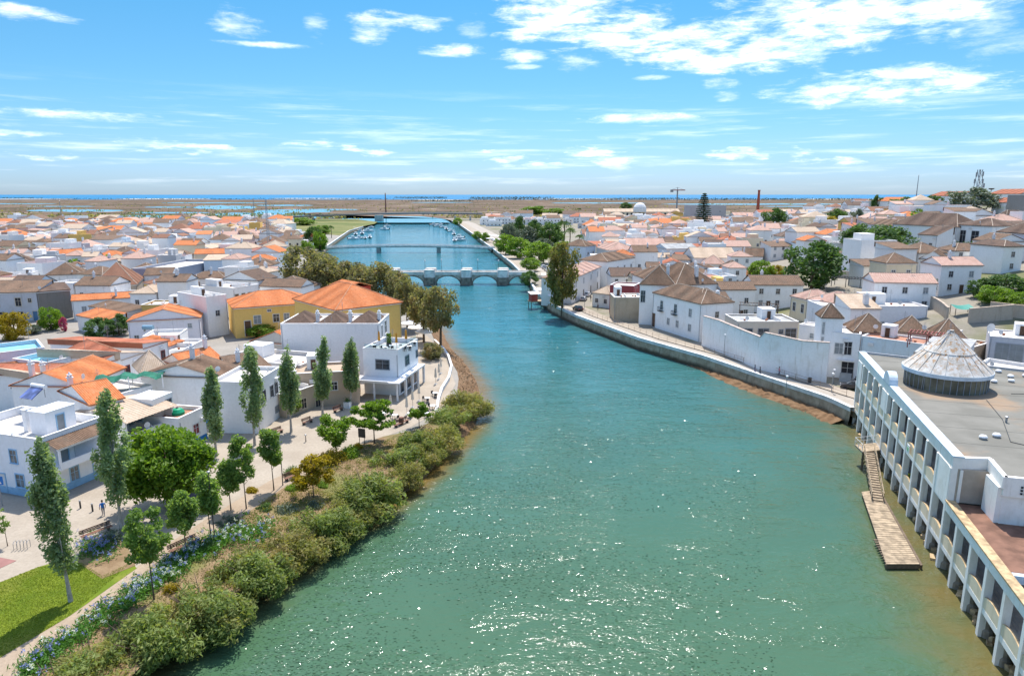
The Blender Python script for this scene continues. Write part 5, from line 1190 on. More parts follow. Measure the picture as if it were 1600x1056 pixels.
# pontoon, gangway and platform
M_PLANK = plain('weathered_plank', (.40,.31,.21), .85, var=.4, scale=1.6, bump=.4); M_PLANKD = plain('dark_timber', (.16,.12,.085), .9, var=.3, scale=2)
PA, PB, PCc, PD = U(1346,768,-1.6), U(1372,765,-1.6), U(1437,881,-1.6), U(1385,881,-1.6)
pt = thing('pontoon', 'long wooden plank pontoon floating beside the market hall', 'pontoon', tuple(PA))
n = 42
for i in range(n):
    u0, u1 = i/n+.002, (i+1)/n-.002
    a, b_, c, d = PA.lerp(PD,u0)-PA, PB.lerp(PCc,u0)-PA, PB.lerp(PCc,u1)-PA, PA.lerp(PD,u1)-PA; mb = MB()
    dz = random.uniform(0,.02); z1, z0 = Vector((0,0,dz)), Vector((0,0,-.07))
    mb.face([a+z1,d+z1,c+z1,b_+z1]); mb.face([a+z0,a+z1,b_+z1,b_+z0]); mb.face([d+z1,d+z0,c+z0,c+z1]); mb.face([a+z0,d+z0,d+z1,a+z1]); mb.face([b_+z1,c+z1,c+z0,b_+z0]); mb.build('plank', M_PLANK, pt)
mb = MB()
for s_, e_ in ((PA,PD),(PB,PCc)): mb.obox(s_-PA+Vector((.1,0,-.55)), e_-s_, Vector((.25,.05,0)), Vector((0,0,.44)))
mb.obox(PD-PA+Vector((0,0,-.5)), PCc-PD, Vector((0,.25,0)), Vector((0,0,.4))); mb.build('float_beam', M_PLANKD, pt)
mb = MB(); S1, S2 = U(1366,845,-1.7), U(1383,879,-1.7)
for i in range(10):
    p = S1.lerp(S2, i/9)-PA; mb.obox(p, (1.05,.1,0), (0,.22,0), (0,0,.1))
mb.build('side_slats', M_PLANKD, pt)
gw_ = thing('gangway', 'wooden ribbed gangway sloping from the platform down to the pontoon', 'gangway', tuple(U(1358,706,.4)))
ga, gb = Vector((0,0,0)), U(1371,781,-1.45)-U(1358,706,.4); dirv = gb-ga; side = Vector((-dirv.y,dirv.x,0)).normalized()*.62
mb = MB(); mb.obox(ga-side+Vector((0,0,-.1)), dirv, side*2, (0,0,.08)); mb.build('ramp', M_PLANK, gw_)
mb = MB()
for i in range(20): mb.obox(ga-side*.95+dirv*(i/20), dirv.normalized()*.12, side*1.9, (0,0,.06))
mb.build('cleats', M_PLANKD, gw_)
for s_ in (-1,1):
    mb = MB(); mb.tube([ga+side*s_+Vector((0,0,.95)), gb+side*s_+Vector((0,0,.95))], .05, 5); mb.tube([ga+side*s_+Vector((0,0,.5)), gb+side*s_+Vector((0,0,.5))], .04, 5)
    for i in range(9): q = ga+dirv*(i/8)+side*s_; mb.tube([q, q+Vector((0,0,.98))], .04, 4)
    mb.build('handrail', M_PLANK, gw_)
pl = thing('landing_platform', 'raised timber landing platform with white railing between quay and market hall', 'platform', tuple(U(1347,706,.3)))
p0 = U(1347,706,.3); p1 = U(1388,702,.3); ex = p1-p0; ey = Vector((.3,2.6,0))
mb = MB(); mb.obox((0,0,-.15), ex, ey, (0,0,.2)); mb.build('deck', M_PLANK, pl)
mb = MB(); [mb.tube([ex*u+Vector((0,0,-3)), ex*u+Vector((0,0,0))], .14, 6) for u in (.05,.35,.65,.95)]; mb.tube([ex*.05+Vector((0,0,-2)), ex*.35], .08, 5); mb.tube([ex*.95+Vector((0,0,-2)), ex*.65], .08, 5); mb.tube([Vector((0,0,-1)), ex+Vector((0,0,-1))], .08, 5); mb.build('legs', M_PLANKD, pl)
mb = MB(); [mb.tube([ex*0+ey*u, ex*0+ey*u+Vector((0,0,1.1))], .04, 5) for u in (0,.5,1)]; [mb.tube([ey*u+Vector((0,0,1.1)) if False else ex*u+ey, ex*u+ey+Vector((0,0,1.1))], .04, 5) for u in (.33,.66,1)]; mb.tube([Vector((0,0,1.1)), ey+Vector((0,0,1.1)), ex+ey+Vector((0,0,1.1))], .04, 5); mb.tube([Vector((0,0,.6)), ey+Vector((0,0,.6)), ex+ey+Vector((0,0,.6))], .03, 5); mb.build('railing', M_WHITE, pl)

# seams, puddle stains and small pipes on the market roof
r5 = random.Random(8)
for (t_, y_) in ((33,9),(41,16),(28,24),(46,28)):
    mb = MB(); mb.lathe([(.12,9.28),(.12,9.9)], 8, c=(t_,y_,0)); mb.lathe([(.2,9.9),(.2,9.98),(.05,10.05)], 8, c=(t_,y_,0)); mb.build('vent_pipe', M_GREYMETAL, mk)
mb = MB()
for a, b_ in (((24,10),(40,7)),((40,7),(49,20)),((20,14),(16,34))): mb.tube([(a[0],a[1],9.34),((a[0]+b_[0])/2,(a[1]+b_[1])/2+.5,9.34),(b_[0],b_[1],9.34)], .035, 4)
mb.build('roof_cable', M_DARKMETAL, mk)
for k in range(1, 9):
    mb = MB(); mb.box(k*5.2, k*5.2+.10, .9, 40, 9.3, 9.316); mb.build('felt_seam', M_FELT, mk)
# ================================================================== TREES AND PLANTS
L_POP = leafmat('poplar_leaf', (.13,.21,.085), (.37,.47,.28), .5)
L_YNG = leafmat('young_tree_leaf', (.12,.22,.045), (.31,.42,.12), .5)
L_BIG = leafmat('dense_tree_leaf', (.075,.165,.018), (.22,.33,.035), .45)
L_LIGHT = leafmat('light_green_leaf', (0.112,0.213,0.019), (0.250,0.362,0.050), .4)
L_YEL = leafmat('yellow_leaf', (0.240,0.180,0.012), (0.420,0.320,0.020), .35)
L_TAM = leafmat('tamarisk_spray', (.165,.18,.045), (.37,.37,.11), .45, (.36,.27,.13))
L_TAM2 = leafmat('green_tamarisk_spray', (.13,.18,.045), (.30,.37,.11), .45, (.30,.27,.10))
L_CAS = leafmat('casuarina_spray', (.14,.15,.07), (.30,.29,.15), .45, (.31,.21,.11))
L_DARK = leafmat('dark_tree_leaf', (.045,.105,.028), (.14,.23,.065), .35)
L_GREY = leafmat('grey_green_leaf', (0.095,0.128,0.088), (0.216,0.257,0.189), .2)
L_PINE = leafmat('conifer_needle', (0.033,0.060,0.033), (0.083,0.120,0.068), .15)
L_WIL = leafmat('willow_spray', (.13,.145,.04), (.27,.26,.085), .4, (.26,.18,.07))
L_AGA = leafmat('agapanthus_leaf', (0.049,0.140,0.021), (0.140,0.308,0.042), .3)
L_BOUG = leafmat('magenta_bloom', (0.450,0.060,0.160), (0.620,0.150,0.280), .3)
M_BARKP = plain('pale_bark', (.42,.38,.33), .9, var=.3, scale=3, bump=.4); M_BARK = plain('brown_bark', (.14,.10,.07), .9, var=.3, scale=3, bump=.5)
def envelope(n, prof, rs, squash=1.0, fill=.55):
    """points inside a surface of revolution; prof(h) radius for h in 0..1"""
    out = []
    while len(out) < n:
        h = rs.rand(); r = prof(h)
        if rs.rand() > r/1.0 if False else rs.rand() > max(.12, r/max_r(prof)): continue
        a = rs.rand()*2*math.pi; q = r*(fill+(1-fill)*rs.rand())
        out.append((q*math.cos(a), q*math.sin(a), h))
    return np.array(out)
_mr = {}
def max_r(p):
    if p not in _mr: _mr[p] = max(p(i/20) for i in range(21))
    return _mr[p]
def tree(name, label, cat, loc, height, trunk_h, prof, nclump, crad, nleaf, lsize, lmat, bark, lean=(0,0), seed=0, tr=.14, group=None, limbs=7, fill=.5, squash=.85, asp=.55, crown_name='crown', trunk_branches=True):
    rs = np.random.RandomState(seed); t = thing(name, label, cat, loc, 0, group)
    ch = height-trunk_h
    cl = envelope(nclump, prof, rs, fill=fill); cl[:,2] = trunk_h+ch*(.03+.94*cl[:,2])
    sh = (cl[:,2]/height)[:,None]**1.3; cl[:,:2] += sh*np.array(lean)[None,:]
    P, tn, d = clumped(nleaf, cl, crad*(.6+.8*rs.rand(nclump)), seed+1, squash)
    me = leaves_mesh(crown_name, P, tn, lsize, lmat, asp, d*.55+np.array([0,0,.35]), seed+2)
    mb = MB(); top = trunk_h+ch*.82; K = 7
    mb.tube([(lean[0]*(z/height)**1.3, lean[1]*(z/height)**1.3, z) for z in [top*i/K for i in range(K+1)]], [tr*(1.25 if i == 0 else 1)*(1-.85*i/K) for i in range(K+1)], 7)
    for i in range(limbs):
        c = cl[rs.randint(nclump)]; z0 = max(trunk_h*.8, c[2]-ch*rs.uniform(.15,.35)); b0 = np.array([lean[0]*(z0/height)**1.3, lean[1]*(z0/height)**1.3, z0])
        m_ = (b0+c)/2+np.array([0,0,-.08*ch*.3]); mb.tube([b0, m_, c], [tr*.42, tr*.28, tr*.08], 5)
    mb.build('trunk', bark, t); link(crown_name, me, t)
    return t
def p_pop(h): return 1.15*(math.sin(math.pi*min(1,(h*.93+.07)))**.55)*(1-.45*h)
def p_yng(h): return 1.25*math.sin(math.pi*(h*.86+.12))**.6*(1-.25*h)
def p_round(h): return math.sqrt(max(0,1-(2*h-1)**2))
def p_umb(h): return math.sqrt(max(0,1-(1.35*h-.45)**2))*.98
def p_cone(h): return (1-h)**.8
SCALE_R = {}
def scaled(p, r): 
    f = lambda h, p=p, r=r: p(h)*r
    return f
# poplars of the promenade
POP = [((111,940),(52,672),1.25,'leaning poplar with pale trunk standing on the lawn, nearest of the poplars'),((191,833),(160,597),1.45,'tall poplar beside the big spreading dark green tree'),((338,713),(329,572),1.25,'poplar in front of the blue-plinth terrace house'),
       ((398,696),(390,535),1.65,'broadest poplar, in front of the tall house with the round window'),((455,675),(449,540),1.4,'poplar casting a round shadow beside a brown bench on the paving'),((504,648),(505,528),1.25,'poplar in front of the beige ruin near two brown benches'),((548,634),(550,524),1.2,'last poplar before the white cube restaurant')]
for i, (b_, tp, r, lab) in enumerate(POP):
    p = U(*b_); H_ = HT(p, tp[1]); ptop = PX((p.x, p.y, H_)); dep = p.y*_c+(CAM_H-H_)*_s
    lean = ((tp[0]-ptop[0])/FPX*dep, 0)
    t_ = tree('poplar_tree', lab, 'tree', tuple(p), H_, H_*.21, scaled(p_pop, r*rnd.uniform(.95,1.15)), 90, .46, 8200 if i < 2 else 6400, .155 if i < 2 else .17, L_POP, M_BARKP, lean, 10+i, .17, 'poplars along the promenade', limbs=22, fill=.2, squash=2.1)
# young staked trees on the path edge
YT = [((241,937),(236,790),1.55,'young round-crowned tree with thin trunk among the blue flowers, nearest of the row'),((291,863),(283,770),1.15,'young tree beside the path bench in the flower strip'),((330,842),(325,738),1.0,'slim young tree, third along the path edge, beside a thin stake'),((361,797),(351,722),.95,'small young tree with open crown in front of the third poplar'),((385,795),(378,682),1.25,'young tree with dense oval crown by the grey shadowed bed'),((428,766),(420,670),1.2,'young tree beside a tall dark lamp pole at the path bend')]
for i, (b_, tp, r, lab) in enumerate(YT):
    p = U(*b_); H_ = HT(p, tp[1])
    tree('young_tree', lab, 'tree', tuple(p), H_, H_*.42, scaled(p_yng, r), 46, .5, 4200, .15, L_YNG, M_BARK, (rnd.uniform(-.3,.2),0), 40+i, .07, 'young trees along the path', limbs=9, fill=.3)
p = U(12,853); tree('sapling', 'thin sapling with sparse leaves on the paving at the left frame edge', 'tree', tuple(p), HT(p,795), 1.6, scaled(p_yng,.38), 14, .25, 420, .10, L_YNG, M_BARK, (-.1,0), 60, .04, None, 4)
p = U(265,792); tree('spreading_tree', 'big dense dark green tree with wide crown and dark shade beneath it', 'tree', tuple(p), HT(p,672), 1.6, scaled(p_round,4.7), 150, 1.0, 15000, .23, L_BIG, M_BARK, (0,0), 61, .32, None, 10, fill=.55)
p = U(585,693); tree('light_green_tree', 'light green flat-crowned tree with layered boughs near the restaurant tables', 'tree', tuple(p), HT(p,628), 2.6, scaled(p_umb,3.4), 60, .62, 5200, .20, L_LIGHT, M_BARK, (0,0), 62, .10, None, 10, fill=.25, squash=.4)
p = U(655,668); tree('light_green_tree', 'small yellow-green tree among the white restaurant tables', 'tree', tuple(p), HT(p,630), 1.5, scaled(p_umb,1.7), 26, .45, 1700, .18, L_LIGHT, M_BARK, (0,0), 63, .07, None, 6, fill=.25, squash=.5)
p = U(527,712); tree('light_green_tree', 'light green leaning tree by the brown bench above the yellow bushes', 'tree', tuple(p), HT(p,648), 1.7, scaled(p_round,2.3), 40, .6, 3600, .18, L_LIGHT, M_BARK, (-.5,0), 64, .08, None, 8, fill=.35)
p = U(490,777); tree('yellow_tree', 'small golden yellow tree with thin trunk in the planted slope', 'tree', tuple(p), HT(p,714), 1.9, scaled(p_umb,2.5), 40, .6, 3600, .17, L_YEL, M_BARK, (0,0), 65, .08, None, 8, fill=.3, squash=.7)
def bush(label, loc, r, h, mat, seed, n=2600, ls=.13, name='shrub', group=None, cat='shrub', lumps=26):
    rs = np.random.RandomState(seed); t = thing(name, label, cat, loc, rs.rand()*6, group)
    d = rs.normal(size=(lumps,3)); d /= np.linalg.norm(d,axis=1)[:,None]; d[:,2] = np.abs(d[:,2]); cl = d*np.array([r*.72,r*.72,h*.72])*(0.5+.5*rs.rand(lumps,1))
    P, tn, dd = clumped(n, cl, (.42*min(r,h)+.12)*(.6+.7*rs.rand(lumps)), seed+1, .9); P[:,2] = np.maximum(P[:,2], .02)
    me = leaves_mesh('foliage', P, tn, ls, mat, .4, dd*.5+np.array([0,0,.4]), seed+2); link('foliage', me, t)
    mb = MB()
    for k in range(5): c = cl[k]; mb.tube([(0,0,-.2), tuple(c*.5), tuple(c*.9)], [.06,.04,.015], 4)
    mb.build('stems', M_BARK, t); return t
bush('golden yellow bush below the light green leaning tree', tuple(U(520,722)), 2.2, 2.0, L_YEL, 70)
bush('second golden bush with olive patches beside the yellow tree', tuple(U(545,712)), 1.6, 1.5, L_LIGHT, 71)
# tamarisks on the waterline: meshes shared by three kinds
protos = []
for k in range(4):
    rs = np.random.RandomState(80+k); lumps = 46
    d = rs.normal(size=(lumps,3)); d /= np.linalg.norm(d,axis=1)[:,None]; d[:,2] = np.abs(d[:,2])*.95; cl = d*np.array([1.0,1.0,.85])*(.35+.6*rs.rand(lumps,1))
    P, tn, dd = clumped(8500, cl, .26*(.6+.8*rs.rand(lumps)), 90+k, .95)
    protos.append(leaves_mesh('foliage', P, tn, (.060), (L_TAM if k%2 == 0 else L_TAM2), .28, dd*.3+np.array([0,0,.8]), 95+k))
TAM = [((728,628),27,'roundest olive tamarisk shrub at the river bend, by the restaurant terrace'),((703,650),24,'tamarisk shrub just below the roundest one at the river bend'),((690,680),25,'tamarisk shrub at the water next to the small yellow-green tree'),((655,690),27,'pale olive tamarisk shrub beside the restaurant paving edge'),((662,705),22,'dark-based tamarisk leaning over the water below the restaurant paving'),((618,715),30,'tamarisk shrub beside a bright lime green low plant'),
       ((635,735),24,'tamarisk shrub hanging over the water left of the sparkles'),((575,765),42,'largest rounded tamarisk shrub opposite the golden yellow tree'),((545,795),30,'tamarisk shrub behind the grey-green lavender mound'),((505,815),38,'yellowish tamarisk shrub below the lavender mound'),((462,850),34,'tamarisk shrub over the water just after the yellowish one'),((405,888),44,'broad tamarisk shrub beside the white and blue flowers'),
       ((352,905),28,'low yellow-green tamarisk at the flower strip edge'),((322,940),50,'large brown-olive tamarisk over the dark waterline'),((270,965),40,'tamarisk with bare twigs between two large ones near the bottom'),((225,995),50,'brown-tipped tamarisk shrub near the bottom of the river bank'),((150,1035),46,'tamarisk shrub at the bottom edge of the picture'),((95,1070),50,'cut-off tamarisk at the very bottom left corner of the bank')]
M_TWIG = plain('twig_bark', (.13,.09,.065), .9)
for i, ((px,py), rpx, lab) in enumerate(TAM):
    p = U(px, py+rpx*.45, -.6); dep = p.y*_c+34*_s; r = rpx/FPX*dep*1.5
    t_ = thing('tamarisk_shrub', lab, 'shrub', (p.x,p.y,-.9), rnd.uniform(0,6.28), 'tamarisk shrubs along the waterline')
    o = link('foliage', protos[i%4], t_); s_ = r; o.scale = (s_, s_*rnd.uniform(.9,1.1), s_*rnd.uniform(.78,1.0))
    mb = MB(); [mb.tube([(0,0,-.3),(r*.3*math.cos(a),r*.3*math.sin(a),r*.35),(r*.7*math.cos(a),r*.7*math.sin(a),r*.75)],[.07,.05,.015],4) for a in [rnd.uniform(0,6.28) for _ in range(7)]]; mb.build('stems', M_TWIG, t_)
# small named plants in the strip
for i, (px, py, r, h_, mat, lab) in enumerate([(447,798,1.9,.8,L_GREY,'wide grey-green lavender mound in the planting strip'),(492,792,1.2,.6,L_GREY,'smaller dark grey-green mound beside the lavender mound'),(586,722,.7,.5,L_LIGHT,'bright lime green low plant between tamarisk shrubs'),(178,842,1.3,1.3,L_GREY,'round grey-green shrub at the poplar foot beside a brown bench'),(325,858,.9,.9,L_DARK,'dark round shrub beside the white flowers'),(455,742,1.2,1.4,L_DARK,'dark low shrub at the end of the path wall bench'),
     (395,768,.9,.5,L_YEL,'low yellow-green ground plant by the grey shadowed bed'),(460,765,1.3,.5,L_LIGHT,'yellow-green ground plants beside the young tree at the bend'),(505,760,1.0,.5,L_LIGHT,'low green plant right of the golden yellow tree'),(355,815,1.8,.5,L_GREY,'dark grey bed of low plants beside the path'),(415,795,1.4,.5,L_DARK,'dark green flat plant left of the lavender mound'),(268,925,.8,.7,L_YEL,'orange-tinted low plant beside the nearest young tree'),(560,700,1.0,.6,L_YEL,'small golden plant near the dark board sign')]):
    bush(lab, tuple(U(px,py)), r, h_, mat, 110+3*i, 1300, .10, lumps=16)
# agapanthus strip: leaves and flower heads, uncountable
rs = np.random.RandomState(5); strip_pts = [(35,1058),(110,1002),(195,942),(255,900),(300,865),(345,845),(420,828)]
LP, LT_, FP, FB, FW = [], [], [], [], []
for k in range(950):
    u = rs.rand()*(len(strip_pts)-1); i = int(u); f = u-i; a, b_ = strip_pts[i], strip_pts[i+1]
    p = U(a[0]+(b_[0]-a[0])*f+rs.normal()*9, a[1]+(b_[1]-a[1])*f+rs.normal()*9)
    n = 13; LP.append(np.array([p.x,p.y,.32])+rs.normal(size=(n,3))*np.array([.26,.26,.16])); LT_.append(rs.rand(n))
    if rs.rand() < .30:
        h_ = .55+.35*rs.rand(); q = np.array([p.x,p.y,h_])+rs.normal(size=(16,3))*.085; (FW if rs.rand() < .45 else FB).append(q)
for k in range(160):
    p = U(150+rs.normal()*18, 858+rs.normal()*11); LP.append(np.array([p.x,p.y,.2])+rs.normal(size=(8,3))*np.array([.25,.25,.12])); LT_.append(rs.rand(8))
    if rs.rand() < .4: FB.append(np.array([p.x,p.y,.6])+rs.normal(size=(14,3))*.08)
LP = np.concatenate(LP); LT_ = np.concatenate(LT_)
stuff(link('agapanthus_leaves', leaves_mesh('agapanthus_leaves', LP, LT_, .20, L_AGA, .22, np.tile([0,0,.2],(len(LP),1)), 6)))
L_BLUEF = leafmat('blue_petal', (0.200,0.240,0.550), (0.360,0.400,0.720), .3); L_WHITEF = leafmat('white_petal', (0.650,0.680,0.650), (0.800,0.820,0.780), .3)
for nm, arr, mt in (('blue_flower_heads', FB, L_BLUEF), ('white_flower_heads', FW, L_WHITEF)):
    A = np.concatenate(arr); stuff(link(nm, leaves_mesh(nm, A, rs.rand(len(A)), .065, mt, .6, None, 8)))
# grass blades on the lawn and weeds on the strip
def scatter_px(poly, n, rs, z=0.0):
    xs = [q[0] for q in poly]; ys = [q[1] for q in poly]; out = []
    W_ = [U(*q, z) for q in poly]; x0, x1, y0, y1 = min(w.x for w in W_), max(w.x for w in W_), min(w.y for w in W_), max(w.y for w in W_)
    def ins(x, y):
        c = False; j = len(W_)-1
        for i in range(len(W_)):
            if (W_[i].y > y) != (W_[j].y > y) and x < (W_[j].x-W_[i].x)*(y-W_[i].y)/(W_[j].y-W_[i].y)+W_[i].x: c = not c
            j = i
        return c
    while len(out) < n:
        x, y = rs.uniform(x0,x1), rs.uniform(y0,y1)
        if ins(x, y): out.append((x, y, z))
    return np.array(out)
L_GRASS = leafmat('grass_blade', (.15,.21,.015), (.26,.31,.04), .4)
A = scatter_px([(-40,925),(0,910),(60,886),(128,880),(160,900),(205,880),(110,962),(0,1028),(-40,1055)], 26000, rs); A[:,2] += .08
stuff(link('lawn_blades', leaves_mesh('lawn_blades', A, rs.rand(len(A)), .055, L_GRASS, .35, np.tile([0,-.6,.0],(len(A),1)), 9)))
L_WEED = leafmat('weed_leaf', (0.110,0.130,0.030), (0.260,0.230,0.070), .3)
A = scatter_px([(330,845),(440,768),(515,712),(600,688),(690,652),(640,735),(560,785),(430,880),(260,985),(100,1060),(40,1070),(200,935)], 16000, rs); A[:,2] += .10
stuff(link('ground_cover', leaves_mesh('ground_cover', A, rs.rand(len(A)), .085, L_WEED, .4, np.tile([0,0,.5],(len(A),1)), 10)))
TF, TT = [], []
for c in scatter_px([(330,845),(440,768),(515,712),(600,688),(640,690),(560,775),(430,860),(330,880)], 130, rs):
    n = 60; TF.append(c+rs.normal(size=(n,3))*np.array([.32,.32,.14])+np.array([0,0,.2])); TT.append(np.clip(rs.rand()+rs.normal(size=n)*.15,0,1))
stuff(link('low_tufts', leaves_mesh('low_tufts', np.concatenate(TF), np.concatenate(TT), .10, leafmat('tuft_leaf', (.10,.15,.03), (.36,.33,.05), .4), .35, None, 12)))
A = np.array([(XL(y)-s_, y, -2.1+.55*s_) for y, s_ in zip(rs.uniform(20,155,2600), rs.uniform(.3,3.8,2600))]); 
stuff(link('bank_debris', leaves_mesh('bank_debris', A, rs.rand(len(A)), .16, leafmat('dry_reed', (.10,.07,.04), (.20,.14,.08), .1), .4, np.tile([0,0,.8],(len(A),1)), 11)))
# ---- shared crowns for the trees further off
def crown_proto(name, prof, nc, cr, nl, ls, mat, seed, squash=.85, fill=.5, asp=.55):
    rs = np.random.RandomState(seed); cl = envelope(nc, prof, rs, fill=fill)
    P, tn, d = clumped(nl, cl, cr*(.6+.8*rs.rand(nc)), seed+1, squash)
    return leaves_mesh(name, P, tn, ls, mat, asp, d*.5+np.array([0,0,.35]), seed+2)
def p_half(h): return .5*p_round(h)
KIND = {}
for nm, mat in (('dark', L_DARK), ('cas', L_CAS), ('light', L_LIGHT), ('grey', L_GREY), ('yel', L_YEL), ('wil', L_WIL), ('boug', L_BOUG), ('big', L_BIG)):
    KIND[nm] = [crown_proto('crown', p_half, 70, .135, 5200, .034, mat, 300+7*k+len(nm)*31, 1.0 if nm == 'cas' else .85) for k in range(2)]
trk = MB(); trk.tube([(0,0,-.15),(0.02,0,.3),(0,.01,.75)], [.035,.026,.01], 6); trk.tube([(0.02,0,.3),(.2,.05,.6)], [.018,.006], 5); trk.tube([(0.02,0,.34),(-.18,.08,.62)], [.018,.006], 5); trk = trk.mesh('trunk', M_BARK)
def far_tree(label, base, h, w, kind, k=0, trunk=.22, group=None, name='tree', cat='tree'):
    t_ = thing(name, label, cat, tuple(base), rnd.uniform(0,6.28), group)
    c = link('crown', KIND[kind][k%2], t_, (0,0,h*trunk)); c.scale = (w, w, h*(1-trunk))
    s_ = link('trunk', trk, t_); s_.scale = (min(h,w*1.2), min(h,w*1.2), h); return t_
def ft(label, bpx, toppy, wpx, kind, right=False, z=None, D=None, **kw):
    if D is not None: d = ray(*bpx); q = d*(D/d.y); b_ = Vector((q.x, q.y, CAM_H+q.z))
    else: b_ = T(*bpx) if right else U(bpx[0], bpx[1], 0)
    h = HT(b_, toppy); dep = b_.y*_c+(CAM_H-b_.z)*_s
    return far_tree(label, b_, h, wpx/FPX*dep, kind, **kw)
G1 = 'casuarinas on the left bank before the bridge'
for i, (bx, by, ty, w_, lab) in enumerate([(478,462,386,72,'dark bushy casuarina, leftmost of the riverside clump above the yellow hall'),(515,465,402,62,'second tree of the dark riverside clump, behind the yellow hall roof'),(552,468,410,60,'brownish casuarina in the middle of the riverside clump'),(590,470,412,62,'rusty-topped casuarina just left of the arched bridge end'),(622,474,424,46,'casuarina in front of the left bridge arch'),(560,455,415,55,'lower tree at the back of the riverside clump'),(505,448,395,50,'tall back tree of the riverside clump by the footbridge end')]):
    ft(lab, (bx,by), ty, w_, 'cas', k=i, trunk=.12, group=G1)
for i, (bx, by, ty, w_, lab) in enumerate([(636,512,438,40,'slender casuarina beside the white café parasols'),(650,515,448,34,'thin casuarina between two others at the café'),(688,545,447,56,'tall casuarina on the river bend, right of the café parasols'),(662,535,452,44,'casuarina just left of the tall one on the river bend')]):
    ft(lab, (bx,by), ty, w_, 'cas', k=i, trunk=.32, group='casuarinas by the café')
ft('low shrub tree at the foot of the tall river-bend casuarina', (675,562), 536, 32, 'cas', trunk=.05, name='shrub', cat='shrub')
ft('tall willow-like tree with brown-green crown standing on the right quay', (878,486), 379, 50, 'wil', right=True, trunk=.12, k=0)
ft('dark bush hanging over the water at the right bridge end', (827,446), 424, 26, 'dark', trunk=.02, name='shrub', cat='shrub')
ft('great dark green tree in the right-bank garden', (1266,455), 380, 84, 'dark', right=True, trunk=.08)
ft('wide two-trunked green tree, left half, in front of the convent', (1346,408), 352, 62, 'dark', right=True, trunk=.28)
ft('wide two-trunked green tree, right half, in front of the convent', (1374,420), 356, 82, 'dark', right=True, trunk=.30, k=1)
ft('round dark tree left of the church tower block', (1207,366), 327, 38, 'dark', D=430, trunk=.1)
ft('golden topped tree in front of a dark tree on the right hill', (1304,370), 338, 44, 'yel', right=True, trunk=.15)
ft('dark tree behind the golden topped tree', (1306,366), 328, 32, 'dark', right=True, trunk=.2)
ft('great round grey-green tree on the hilltop', (1514,338), 295, 68, 'grey', right=True, trunk=.12)
ft('dark twin tree on the hilltop skyline beside the orange-roofed house', (1410,334), 309, 40, 'dark', right=True, trunk=.1)
ft('dark hilltop tree just left of the great round grey-green one', (1455,342), 308, 36, 'dark', right=True, trunk=.1, k=1)
ft('small dark conifer on the skyline at the left of the hilltop', (1369,334), 306, 16, 'dark', right=True, trunk=.1)
ft('grey-blue tree right of the golden topped tree', (1337,362), 328, 22, 'grey', right=True, trunk=.1)
ft('grey-green olive tree in the convent garden', (1562,404), 374, 48, 'grey', right=True, trunk=.12)
ft('dark tree in the convent garden under the arched windows', (1519,404), 376, 30, 'dark', right=True, trunk=.1)
ft('pale shrub tree at the left of the convent garden', (1488,400), 378, 24, 'grey', right=True, trunk=.1, k=1)
ft('green hedge tree on the right hilltop edge under the castle wall', (1592,330), 319, 50, 'big', right=True, trunk=.02)
ft('pine on the skyline at the top right corner of the town', (1596,300), 282, 26, 'dark', right=True, trunk=.3)
ft('umbrella-shaped small tree behind the beige modern houses', (1502,448), 420, 30, 'dark', right=True, trunk=.4)
ft('dense dark bush left of the umbrella-shaped small tree', (1532,465), 436, 40, 'dark', right=True, trunk=.02)
ft('dark green bush among garden walls on the right hill', (1570,462), 431, 62, 'dark', right=True, trunk=.02, k=1)
ft('bright green bush below the dark garden bushes on the right', (1552,475), 447, 50, 'big', right=True, trunk=.02)
ft('lime yellow bush at the right frame edge', (1594,487), 458, 34, 'light', right=True, trunk=.02)
ft('grey-green tree beside the beige modern house', (1443,470), 431, 30, 'grey', right=True, trunk=.08)
ft('yellow-green garden tree left of the great dark green tree', (1188,440), 409, 38, 'light', right=True, trunk=.03)
ft('yellow flowering shrub beside the great dark green tree', (1212,436), 414, 28, 'yel', right=True, trunk=.03)
ft('green garden shrubs below the yellow flowering shrub', (1195,462), 437, 50, 'light', right=True, trunk=.02, k=1)
ft('dark garden shrub left of the green garden shrubs', (1225,468), 442, 40, 'big', right=True, trunk=.02)
# park behind the right bridge end
PK = [(790,398,368,34,'light'),(812,404,372,40,'light'),(842,412,380,46,'light'),(795,385,352,26,'grey'),(822,392,355,34,'grey'),(858,392,350,40,'dark'),(835,385,345,24,'dark'),(880,402,378,36,'light'),(902,398,380,34,'light'),(812,380,340,18,'dark'),(866,380,362,30,'light'),(800,372,350,24,'grey'),(829,424,404,30,'light'),(848,398,374,30,'grey')]
PKL = ['leftmost pale green park tree by the parked cars','second pale green park tree from the parked cars','broad yellow-green tree in the park middle','grey-green park tree behind the leftmost pale ones','feathery grey-green park tree left of the big dark one','big dark blue-green round park tree left of the palms','slim dark tree between two grey-green park trees','bright lime park tree behind the willow-like tree','bright lime park tree right of the willow-like tree','tall narrow dark conifer at the back of the park','pale tree at the foot of the palms','grey tree at the far left back of the park','yellowish small tree at the park end near the bridge','grey-green tree low in the park behind the yellow-green ones']
for i, (q, lab) in enumerate(zip(PK, PKL)): ft(lab, (q[0],q[1]), q[2], q[3], q[4], right=True, k=i, trunk=.12, group='trees of the riverside park')
